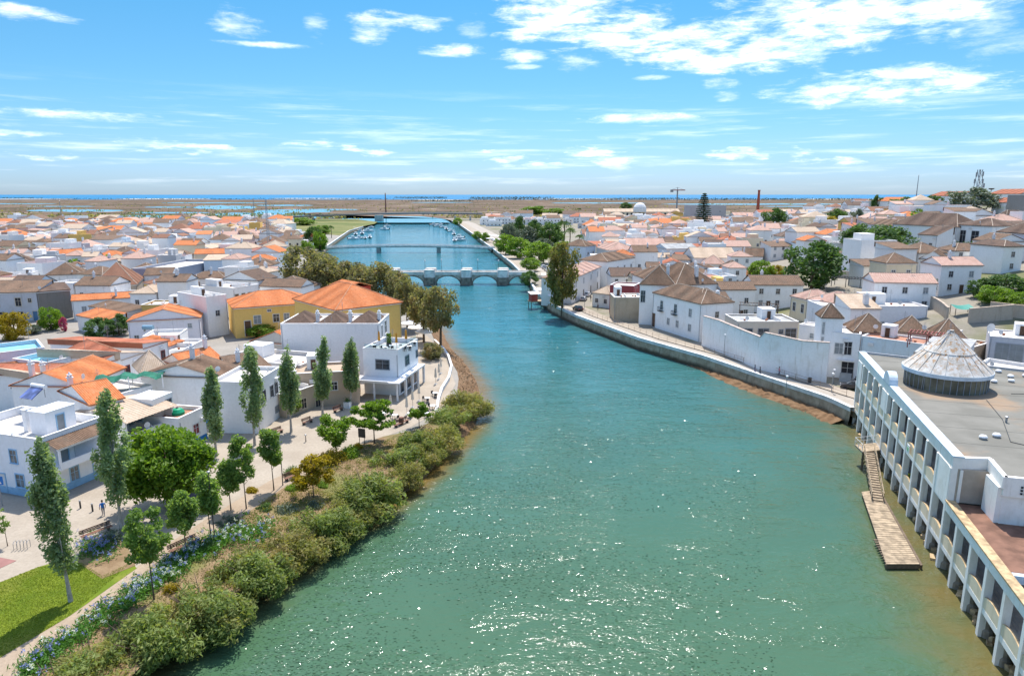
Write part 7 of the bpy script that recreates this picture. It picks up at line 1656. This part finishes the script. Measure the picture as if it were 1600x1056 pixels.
# cars
def car(label, p, rz, col, group=None, van=False):
    c = thing('parked_car', label, 'car', tuple(p), rz, group); pm = car_mats.setdefault(col, None) or plain('car_paint_%d' % len(car_mats), col, .25, .1, var=.02, spec=.6); car_mats[col] = pm
    key = van
    if key not in car_mesh:
        prof = [(-2.1,.35),(-2.15,.75),(-2.05,.98),(-1.3,1.02) if van else (-1.75,1.03),(-1.0,1.0),(1.1,.98),(1.9,.85),(2.12,.65),(2.12,.35)]
        mb = MB(); n = len(prof)
        for y in (-.85,.85): mb.v.extend([(x,y,z) for x,z in prof])
        mb.f += [tuple(range(n-1,-1,-1)), tuple(range(n,2*n))]+[(i,(i+1)%n,n+(i+1)%n,n+i) for i in range(n)]; mb.m += [0]*(n+2); mb.uv += [None]*(n+2); body = mb
        x0, x1 = (-2.0,.9) if van else (-1.85,.75); h_ = 1.75 if van else 1.48
        mb = MB(); b0 = [(x0,-.8,1.0),(x1+.35,-.8,.98),(x1+.35,.8,.98),(x0,.8,1.0)]; b1 = [(x0+.3,-.66,h_),(x1-.35,-.66,h_),(x1-.35,.66,h_),(x0+.3,.66,h_)]
        for i in range(4): j = (i+1)%4; mb.face([b0[i],b0[j],b1[j],b1[i]])
        glass = mb; mb = MB(); mb.face([(v[0],v[1],v[2]+.01) for v in b1]); mb.box(x0+.28,x1-.33,-.67,.67,h_-.03,h_+.03)
        for i in range(4): mb.tube([b0[i], b1[i]], .045, 4)
        for y in (-.8,.8): mb.tube([((x0+x1)/2,y,1.0),((x0+x1)/2,y*.83,h_)], .04, 4)
        top = mb; mb = MB(); mb.tube([(0,-.1,0),(0,.1,0)], .32, 14); wh = mb; mb = MB(); mb.box(-.02,.05,-.16,.16,-.07,.07); hl = mb
        car_mesh[key] = (body, glass, top, wh, hl)
    B, Gl, Tp, Wh, Hl = car_mesh[key]; ck = (key, col)
    if ck not in car_cache: car_cache[ck] = (B.mesh('body', pm), Gl.mesh('windows', M_GLASS), Tp.mesh('roof', pm), Wh.mesh('wheel', M_DARK), Hl.mesh('headlight', M_WHITE), Hl.mesh('tail_light', plain('tail_red', (.35,.02,.02))))
    b_, g_, r_, w__, h1, h2 = car_cache[ck]; link('body', b_, c); link('windows', g_, c); link('roof', r_, c)
    for x in (-1.3,1.35):
        for y in (-.8,.8): link('wheel', w__, c, (x,y,.32))
    for y in (-.6,.6): link('headlight', h1, c, (2.1,y,.68)); link('tail_light', h2, c, (-2.17,y,.78))
car_mats, car_mesh, car_cache = {}, {}, {}
W_, D_, B_, GR_, RD_ = (.75,.75,.75), (.03,.032,.04), (.03,.06,.16), (.25,.26,.28), (.35,.04,.03)
car('dark blue car driving on the quay road below the tall willow-like tree', U(903,485,.34), R(110), D_); car('black car parked at the stairs beside the market hall corner', U(1333,608,.34), R(155), D_); car('dark blue car parked in the shade under the big spreading tree', G(298,780), R(55), B_)
for i in range(20):
    u = i/19; y = 300+u*125; x = XR(y)+12.5; car(ORD(i)+' car of the row parked on the right quay, counted from the arched bridge', (x, y, .36), R(92+12), [W_,W_,GR_,W_,D_][i%5] if i else W_, 'cars parked on the right quay')
for i in range(9):
    y = 442+i*14; car(ORD(i)+' white car on the far right promenade beyond the footbridge', (XR(y)+8, y, .37), R(98), W_ if i%3 else GR_, 'cars on the far right promenade')
for i, (px,py) in enumerate([(912,470),(918,463),(921,456),(928,448),(934,444)]): car(ORD(i)+' car standing in the narrow street behind the riverside house, counting inwards', T(px,py), R(75), [GR_,W_,RD_,W_,D_][i], 'cars in the narrow street')
for i, (px,py) in enumerate([(470,385),(476,380),(484,377),(492,383),(482,388),(490,372)]): car(ORD(i)+' car parked behind the left end of the footbridge, nearest first', U(px,py,0), R(40+i*9), [W_,GR_,W_,D_,RD_,W_][i], 'cars by the left footbridge end')
# boats
def boat_proto():
    b = thing('moored_boat', 'white motor boat', 'boat'); n = 9; mb = MB()
    for k, (zz, sc) in enumerate(((-.25,.55),(.15,.88),(.75,1.0))):
        for i in range(n+1):
            u = i/n; wd = 1.15*sc*(1-max(0,(u-.45)/.55)**2.2); mb.v += [(-3.2*sc*1+6.6*u*(sc*.3+.7), wd, zz+.25*u*u), (-3.2*sc+6.6*u*(sc*.3+.7), -wd, zz+.25*u*u)]
    for k in range(2):
        o0, o1 = k*2*(n+1), (k+1)*2*(n+1)
        for i in range(n):
            for s_ in (0,1): q = (o0+2*i+s_, o0+2*i+2+s_, o1+2*i+2+s_, o1+2*i+s_); mb.f.append(q if s_ else q[::-1]); mb.m.append(0); mb.uv.append(None)
        mb.f.append((o0,o0+1,o1+1,o1)); mb.m.append(0); mb.uv.append(None)
    o = 4*(n+1)
    for i in range(n): mb.f.append((o+2*i,o+2*i+1,o+2*i+3,o+2*i+2)); mb.m.append(0); mb.uv.append(None)
    mb.build('hull', M_WHITE, b); mb = MB(); mb.box(-1.0,.9,-.7,.7,.7,1.5); mb.box(-1.2,.5,-.75,.75,1.9,1.97); [mb.box(x-.03,x+.03,y-.03,y+.03,1.5,1.9) for x in (-1,.3) for y in (-.65,.65)]; mb.build('cabin', M_WHITE, b)
    mb = MB(); mb.obox((.9,-.68,1.05),(0,1.36,0),(-.35,0,.45),(.02,0,.02)); mb.box(-.95,.85,-.715,.715,1.1,1.35); mb.build('windscreen', M_GLASS, b); mb = MB(); mb.box(-3.5,-3.05,-.25,.25,.2,1.2); mb.build('outboard_motor', M_DARKMETAL, b); return b
bp = boat_proto(); first = True
BT = [(552,374,'left cluster, nearest row, leftmost'),(561,373,'left cluster, nearest row, second'),(571,373,'left cluster, nearest row, third'),(578,372,'left cluster, nearest row, rightmost'),(556,367,'left cluster, second row, leftmost'),(566,366,'left cluster, second row, middle'),(575,362,'left cluster, third row, right'),(563,361,'left cluster, third row, left'),(553,359,'left cluster, back row, left'),(580,356,'left cluster, back row, right'),(601,359,'alone in midstream below the road bridge'),(605,354,'midstream just behind the lone one'),
      (710,377,'right moorings, nearest low grey pair, left'),(718,376,'right moorings, nearest low grey pair, right'),(717,372,'right moorings behind the grey pair'),(709,367,'right moorings, fourth along the quay'),(705,362,'right moorings, fifth along the quay'),(697,359,'right moorings, sixth along the quay'),(692,356,'right moorings, seventh along the quay'),(684,354,'right moorings, eighth along the quay'),(678,352,'right moorings, farthest of the cluster'),(688,351,'right moorings, back row')]
for i, (px,py,lab) in enumerate(BT):
    p = U(px,py,WZ); sc = rnd.uniform(1.1,1.7); lab = 'small white boat moored in the '+lab if 'left cluster' in lab else 'small white boat at the '+lab if 'right' in lab else 'small white boat '+lab
    if first: bp.location = p; bp.scale = (sc,)*3; bp.rotation_euler = (0,0,R(20)); bp['label'] = lab; bp['group'] = 'boats moored on the river'; first = False
    else: copy_thing(bp, tuple(p), R(rnd.choice([15,25,100,200,170])), lab, sc)
# railing along the right road, with lamps
rl = thing('railing', 'long thin brown railing of posts beside the right-hand river road', 'railing', (0,0,0))
ysr = list(np.arange(112, 200, 2.6)); pm_ = MB(); pm_.tube([(0,0,0),(0,0,1.05)], .035, 5); pm_ = pm_.mesh('post', plain('rail_brown', (.28,.19,.13)))
for y in ysr: link('post', pm_, rl, (XR(y)+4.7, y, zt(XR(y)+4.7,y)+.15))
for hz_ in (1.0,.55): mb = MB(); mb.tube([(XR(y)+4.7, y, zt(XR(y)+4.7,y)+.15+hz_) for y in ysr], .028, 4); mb.build('rail', plain('rail_brown', (.28,.19,.13)), rl)
for px,py,top,lab in [(1131,556,525,'pale street lamp against the long white garden wall'),(1273,594,562,'pale street lamp beside the dark shrub at the slim tower'),(1302,598,580,'short pale lamp right of the slim tower'),(1299,612,586,'thin lamp post on the quay edge by the market hall'),(938,478,455,'thin lamp post where the narrow street meets the quay'),(913,485,466,'thin lamp on the quay road by the dark blue car'),(1228,612,590,'thin lamp post on the quay edge in front of the garden wall')]:
    p = U(px,py,.4); h_ = HT(p, top); b = thing('street_lamp', lab, 'street lamp', tuple(p)); mb = MB(); mb.lathe([(.09,-.2),(.07,.5),(.05,h_)], 7); mb.build('pole', M_GREYMETAL, b); mb = MB(); mb.lathe([(.04,h_),(.22,h_+.1),(.22,h_+.35),(.04,h_+.42)], 8); mb.build('lantern', M_WHITE, b)
p = U(1267,592,.3); bush('dark green shrub on a ledge against the white wall by the slim tower', tuple(p), 1.3, 2.4, L_DARK, 500, 1500, .13)
b = thing('litter_bin', 'small black bin on the walk beside the slim tower', 'bin', tuple(U(1265,598,.4))); mb = MB(); mb.lathe([(.28,0),(.32,.9)], 10); mb.build('body', M_DARKMETAL, b); mb = MB(); mb.lathe([(.34,.9),(.34,.97),(.1,1.05)], 10); mb.build('lid', M_DARKMETAL, b)
# people
def person_mesh(name, pose, cols):
    J = {'pel':(0,0,.95,.15,.11),'che':(0,0,1.28,.17,.115),'nec':(0,0,1.48,.06,.06),'hed':(0,-.02,1.58,.075,.09),'top':(0,-.01,1.73,.075,.085)}
    s_ = pose
    for k, sg in (('l',-1),('r',1)):
        J['hip'+k] = (sg*.10,0,.88,.095,.095); J['kne'+k] = (sg*.10,-.10*s_*sg-.03,.50,.065,.065); J['ank'+k] = (sg*.10,-.22*s_*sg+.04,.09,.042,.045); J['toe'+k] = (sg*.11,-.22*s_*sg-.14,.035,.04,.03)
        J['sho'+k] = (sg*.20,0,1.42,.062,.062); J['elb'+k] = (sg*.26,.08*s_*sg,1.14,.045,.045); J['wri'+k] = (sg*.26,.12*s_*sg-.12,.92,.034,.034); J['han'+k] = (sg*.26,.12*s_*sg-.18,.84,.03,.042)
    E = [('pel','che'),('che','nec'),('nec','hed'),('hed','top')]
    for k in 'lr': E += [('pel','hip'+k),('hip'+k,'kne'+k),('kne'+k,'ank'+k),('ank'+k,'toe'+k),('che','sho'+k),('sho'+k,'elb'+k),('elb'+k,'wri'+k),('wri'+k,'han'+k)]
    names_ = list(J); me = bpy.data.meshes.new('skeleton'); me.from_pydata([J[n][:3] for n in names_], [(names_.index(a),names_.index(b)) for a,b in E], [])
    o = bpy.data.objects.new('skeleton', me); COL.objects.link(o); o.modifiers.new('s','SKIN'); sv = me.skin_vertices[0].data
    for i, n in enumerate(names_): sv[i].radius = J[n][3:5]
    sv[0].use_root = True; m2 = o.modifiers.new('d','SUBSURF'); m2.levels = 2; m2.render_levels = 2
    dg = bpy.context.evaluated_depsgraph_get(); out = bpy.data.meshes.new_from_object(o.evaluated_get(dg)); bpy.data.objects.remove(o); out.name = name
    out.materials.clear()
    for c in cols: out.materials.append(c)
    for p in out.polygons:
        z = p.center.z; x = abs(p.center.x); p.use_smooth = True
        p.material_index = 3 if z < .08 else 2 if (z < .96 and x < .22) else (0 if (z > 1.50 or (x > .215 and z < 1.12)) else 1)
    return out
M_SKIN = plain('skin', (.45,.27,.19), .6); M_HAIR = plain('dark_hair', (.03,.02,.015), .7); M_SHOE = plain('dark_shoe', (.04,.04,.04))
def person(label, p, rz, shirt, trous, pose=1.0):
    t_ = thing('person', label, 'person', tuple(p), rz); link('body', person_mesh('body', pose, [M_SKIN, plain('shirt_%.2f%.2f%.2f' % shirt, shirt, .8), plain('trousers_%.2f%.2f%.2f' % trous, trous, .8), M_SHOE]), t_)
    mb = MB(); mb.lathe([(.082,1.60),(.10,1.66),(.098,1.73),(.07,1.79),(.02,1.81)], 12, c=(0,.012,0)); mb.build('hair', M_HAIR, t_)
person('man in bright blue shirt and grey trousers walking on the paving by the tall poplar', G(162,805), R(25), (.03,.20,.60), (.25,.25,.27)); person('pedestrian in pink top walking along the long white wall, near the slim tower', U(1217,587,.4), R(80), (.55,.25,.28), (.08,.08,.12)); person('dark-clothed pedestrian near the railing in front of the white garden wall', U(1187,587,.35), R(70), (.05,.05,.06), (.05,.05,.07)); person('second pedestrian beside the dark-clothed one near the railing', U(1179,584,.35), R(70), (.12,.10,.14), (.10,.12,.25))
person('dark-dressed pedestrian at the mouth of the narrow right-bank street', U(923,470,.3), R(10), (.06,.05,.06), (.12,.12,.15)); person('pedestrian standing beside the maroon house at the road', U(934,484,.3), R(200), (.10,.10,.12), (.06,.06,.08), .3); person('pedestrian in dark clothes beside the black car at the stairs', U(1336,603,.34), R(120), (.04,.04,.05), (.07,.07,.1), .3)
for i, (x, yo, c1, lab) in enumerate([(-62,2.2,(.35,.08,.08),'red top'),(-60.6,2.4,(.1,.1,.3),'blue top'),(-22,3.0,(.6,.6,.6),'white top')]): person('tiny pedestrian in '+lab+' crossing the arched bridge', (x, BY+yo, 2.05), R(90), c1, (.1,.1,.12))
# masts, stack, crane
def mast(label, p, h, w0, name='mast', lat=True, mat=None):
    o = thing(name, label, 'mast', tuple(p)); mat = mat or M_GREYMETAL
    if not lat:
        mb = MB(); mb.tube([(0,0,0),(0,0,h)], [w0,w0*.5], 6); mb.build('pole', mat, o); mb = MB(); mb.lathe([(.02,h),(w0,h+.2),(.02,h+.6)], 6); mb.build('tip', mat, o); return o
    mb = MB(); [mb.tube([(a*w0,b*w0,0),(a*w0*.4,b*w0*.4,h)], w0*.10, 4) for a in (-1,1) for b in (-1,1)]; mb.build('legs', mat, o); mb = MB(); n = int(h/(w0*2.2))
    for k in range(n):
        z0, z1 = h*k/n, h*(k+1)/n; s0, s1 = w0*(1-.6*k/n), w0*(1-.6*(k+1)/n)
        mb.tube([(-s0,-s0,z0),(s1,-s1,z1)], w0*.06, 3); mb.tube([(s0,-s0,z0),(-s1,-s1,z1)], w0*.06, 3); mb.tube([(-s0,-s0,z0),(-s1,s1,z1)], w0*.06, 3)
    mb.build('bracing', mat, o); return o
p = U(422,408,0); mast('slim steel lattice mast rising from the left rooftops beside dark trees', p, HT(p,312), .7); p = U(97,346,0); mast('thin pole mast among far left rooftops', p, HT(p,314), .5, lat=False); p = U(398,345,0); mast('thin mast near the salt ponds left of the river', p, HT(p,311), .6, lat=False)
p = U(603,332,0); o = mast('brownish pole mast standing behind the far road bridge', p, HT(p,302), 1.6, lat=False, mat=plain('rust_red', (.25,.12,.09)))
p = U(1183,342,0); st2 = thing('chimney_stack', 'tall slender red brick chimney stack on the right-bank horizon', 'chimney', tuple(p)); h_ = HT(p,297); mb = MB(); mb.lathe([(2.6,0),(1.5,h_*.96)], 12); mb.build('shaft', plain('stack_brick', (.40,.10,.06), .9, var=.25), st2); mb = MB(); mb.lathe([(1.55,h_*.96),(1.9,h_*.97),(1.9,h_)], 12); mb.build('crown_ring', plain('stack_brick', (.40,.10,.06)), st2)
p = U(1057,332,0); cr = thing('tower_crane', 'red and white tower crane far away above the right-bank horizon', 'crane', tuple(p), R(8)); h_ = HT(p,298); mb = MB(); mb.box(-1,1,-1,1,0,h_); mb.build('mast', M_GREYMETAL, cr); k_ = p.y/FPX; mb = MB(); mb.box(-11*k_,12*k_,-1,1,h_,h_+1.8); mb.build('jib', plain('crane_red', (.50,.14,.10)), cr); mb = MB(); mb.box(-11*k_,-7*k_,-1.5,1.5,h_-3,h_+1.6); mb.build('counterweight', M_CONC, cr); mb = MB(); mb.tube([(0,0,h_+1.5),(0,0,h_+6)], .6, 4); mb.tube([(0,0,h_+6),(9*k_,0,h_+1.8)], .25, 3); mb.tube([(0,0,h_+6),(-9*k_,0,h_+1.8)], .25, 3); mb.build('ties', M_GREYMETAL, cr)
q = T(1524,322); at_ = mast('grey telecom tower with antenna drums on the hilltop above the round tree', q, HT(q,265), 2.2, 'telecom_mast')
mb = MB(); h_ = HT(q,265); [mb.tube([(dx_,0,z_),(dx_,0,z_+2.6)], .45, 6) for dx_, z_ in ((-2.4,h_*.62),(2.4,h_*.62),(-1.8,h_*.80),(2.0,h_*.82),(3.4,h_*.5))]; mb.build('antenna_panels', M_GREYMETAL, at_)
q = T(1429,330); mast('very thin radio mast on the skyline left of the hilltop trees', q, HT(q,275), .35, lat=False)
q = T(1546,318); dsh = thing('satellite_dish', 'dark satellite dish on the skyline right of the telecom tower', 'dish', tuple(q)); h_ = HT(q,297); mb = MB(); mb.tube([(0,0,0),(0,0,h_)], .2, 6); mb.build('pole', M_GREYMETAL, dsh); mb = MB(); mb.lathe([(.05,h_),(1.1,h_+.3),(1.8,h_+1.0)], 12); mb.build('bowl', M_DARKMETAL, dsh)
ds2 = thing('satellite_dish', 'pale round satellite dish on the roof of the grey modern house', 'dish', tuple(U(1546,522,9.8))); mb = MB(); mb.tube([(0,0,0),(0,0,.9)], .06, 6); mb.build('pole', M_GREYMETAL, ds2); mb = MB(); mb.tube([(0,-.15,1.2),(0,-.05,1.2),(0,.1,1.2)], [.75,.6,.1], 16); mb.build('bowl', M_CORN, ds2)
# pergolas, awnings, tarps
def pergola(label, A, B, d_, h_, z, mat, n=9, roofm=None):
    a, b_ = U(A[0],A[1],z+h_), U(B[0],B[1],z+h_); a.z = b_.z = z; w_ = (b_-a).length; m_ = (a+b_)/2; o = thing('pergola', label, 'pergola', tuple(m_), math.atan2((b_-a).y,(b_-a).x))
    for x in (-w_/2,0,w_/2):
        for y in (0,d_): mb = MB(); mb.box(x-.08,x+.08,y-.08,y+.08,0,h_); mb.build('post', mat, o)
    for y in (0,d_): mb = MB(); mb.box(-w_/2-.2,w_/2+.2,y-.07,y+.07,h_,h_+.15); mb.build('beam', mat, o)
    for i in range(n+1): mb = MB(); x = -w_/2+w_*i/n; mb.box(x-.05,x+.05,-.3,d_+.3,h_+.15,h_+.28); mb.build('rafter', mat, o)
    return o
pergola('red timber pergola over the roof terrace behind the market hall', (1420,521), (1478,527), 3.0, 2.4, 8.45, plain('pergola_red', (.30,.09,.07)), 10)
pergola('dark timber pergola in the garden behind the beige pavilion', (1156,477), (1216,480), 4.5, 2.6, 5.0, plain('pergola_dark', (.12,.09,.07)), 12)
pergola('dark roofed garden pergola left of the beige modern houses', (1300,434), (1345,437), 4, 2.4, 9.0, M_DARKMETAL, 9)
q = T(1320,410); aw = thing('market_awning', 'bright blue and white stall awning beside the great dark green tree', 'awning', tuple(q), R(-10)); mb = MB(); [mb.obox((-4+i*1.0,-1.5,2.6),(1.0,0,0),(0,3,.7),(0,0,.05), mi=i%2) for i in range(8)]; mb.build('canopy', [plain('awning_blue', (.06,.30,.55)), M_WHITEC], aw); mb = MB(); [mb.box(x-.06,x+.06,y-.06,y+.06,0,2.7) for x in (-3.8,0,3.8) for y in (-1.4,1.4)]; mb.build('poles', M_GREYMETAL, aw)
aw2 = thing('shade_net', 'green netting draped over the roof terrace beside the tall poplar', 'netting', tuple(U(205,603,6.4)), R(20)); mb = MB(); rs = np.random.RandomState(4); N_ = 10; 
for i in range(N_):
    for j in range(4): 
        f = lambda a, b: (-4.5+9*a/N_, -1.6+3.2*b/4, 1.7+.25*math.sin(a*1.9)+.2*math.cos(b*2+a)-.12*abs(b-2))
        mb.face([f(i,j),f(i+1,j),f(i+1,j+1),f(i,j+1)])
mb.build('net', plain('net_green', (.02,.16,.10), .8, var=.3), aw2); mb = MB(); [mb.box(x-.06,x+.06,y-.06,y+.06,-.3,1.7) for x in (-4.4,0,4.4) for y in (-1.5,1.5)]; mb.build('poles', M_WHITE, aw2)
tk = thing('water_tank', 'emerald green plastic tank on the terrace beside the third poplar', 'tank', tuple(U(279,657,3.3))); mb = MB(); mb.lathe([(.8,0),(.9,.3),(.9,1.3),(.6,1.7),(.15,1.85)], 16); mb.build('shell', plain('tank_green', (.01,.33,.16), .4), tk); mb = MB(); mb.lathe([(.18,1.85),(.18,1.95)], 10); mb.build('lid', M_DARKMETAL, tk)
tk2 = thing('water_tank', 'grey-blue roof tank on the pale terrace below the wide low gable', 'tank', tuple(U(232,518,5.4))); mb = MB(); mb.tube([(-1.1,0,.9),(1.1,0,.9)], .5, 12); mb.build('shell', plain('tank_blue', (.22,.36,.45), .5), tk2); mb = MB(); [mb.box(x-.05,x+.05,-.3,.3,0,.5) for x in (-.8,.8)]; mb.build('stand', M_GREYMETAL, tk2)
ct_ = thing('tarpaulin', 'green tarpaulin sagging over a yard wall on the right hill', 'tarpaulin', tuple(T(1502,492))); mb = MB(); [mb.face([(-2+i*.8,-1,1.6-.3*math.sin(i*.63)),(-1.2+i*.8,-1,1.6-.3*math.sin((i+1)*.63)),(-1.2+i*.8,1,2.2-.3*math.sin((i+1)*.63)),(-2+i*.8,1,2.2-.3*math.sin(i*.63))]) for i in range(5)]; mb.build('sheet', plain('tarp_green', (.05,.26,.20), .6), ct_); mb = MB(); [mb.box(x-.05,x+.05,y-.05,y+.05,0,1.5 if y < 0 else 2.1) for x in (-1.9,1.9) for y in (-.9,.9)]; mb.build('poles', M_PLANKD, ct_)
# yard walls of the right hill
def ywall(label, A, B, h_, mat, th=.4):
    a, b_ = T(*A), T(*B); o = thing('yard_wall', label, 'wall', tuple(a)); n = max(3, int((b_-a).length/4)); mb = MB(); cp = MB(); dn = Vector((-(b_-a).y,(b_-a).x,0)).normalized()*th
    for i in range(n):
        p, q = a.lerp(b_,i/n), a.lerp(b_,(i+1)/n); p.z, q.z = zt(p.x,p.y), zt(q.x,q.y); mb.obox(p-a+Vector((0,0,-1)), q-p, dn, (0,0,h_+1)); cp.obox(p-a+Vector((0,0,h_+.004))-dn*.1, q-p, dn*1.2, (0,0,.12))
    mb.build('wall_face', mat, o); cp.build('coping', M_RIDGE, o)
S1_, S2_ = plaster((.46,.40,.33), .9, 'rubble_render'), plaster((.74,.71,.68), .6, 'yard_render')
for lab, A, B, h_, m_ in [('pale stone yard wall running up right of the beige modern houses',(1452,482),(1478,500),2.6,S1_),('brown rubble wall in front of the right hill bushes',(1513,506),(1582,500),3.0,S1_),('long beige garden wall below the lime bush at the right',(1545,492),(1640,506),2.6,S1_),('white garden wall under the convent terrace',(1478,424),(1560,420),2.6,S2_),('pale terrace wall under the convent garden trees',(1480,406),(1560,402),3.4,S2_),('grey wall at the foot of the garden of the great dark tree',(1165,452),(1225,446),3.0,S1_),('rubble wall between great dark tree and beige houses',(1290,430),(1345,440),2.2,S1_),('white yard wall in front of the pinkish brown-roofed house',(1440,432),(1520,436),2.2,S2_)]: ywall(lab, A, B, h_, m_)
# cafe terrace wall at the river bend
cw = thing('terrace_wall', 'curved low pale stone wall of the restaurant terrace above the river bend', 'wall', tuple(G(684,640)))
o_ = G(684,640); pts_ = [G(*q) for q in [(684,648),(687,628),(692,612),(703,594),(707,576),(702,560),(694,548),(680,535)]]; mb = MB(); cp = MB()
for a, b_ in zip(pts_, pts_[1:]): dn = Vector((-(b_-a).y,(b_-a).x,0)).normalized()*.35; mb.obox(a-o_+Vector((0,0,-.6)), b_-a, dn, (0,0,1.3)); cp.obox(a-o_+Vector((0,0,.703))-dn*.1, b_-a, dn*1.25, (0,0,.1))
mb.build('wall_face', S2_, cw); cp.build('coping', M_CAP, cw)

for o in SC.objects:
    if 'label' in o and len(o['label'].split()) > 16: print('LONG', o.name, o['label'])
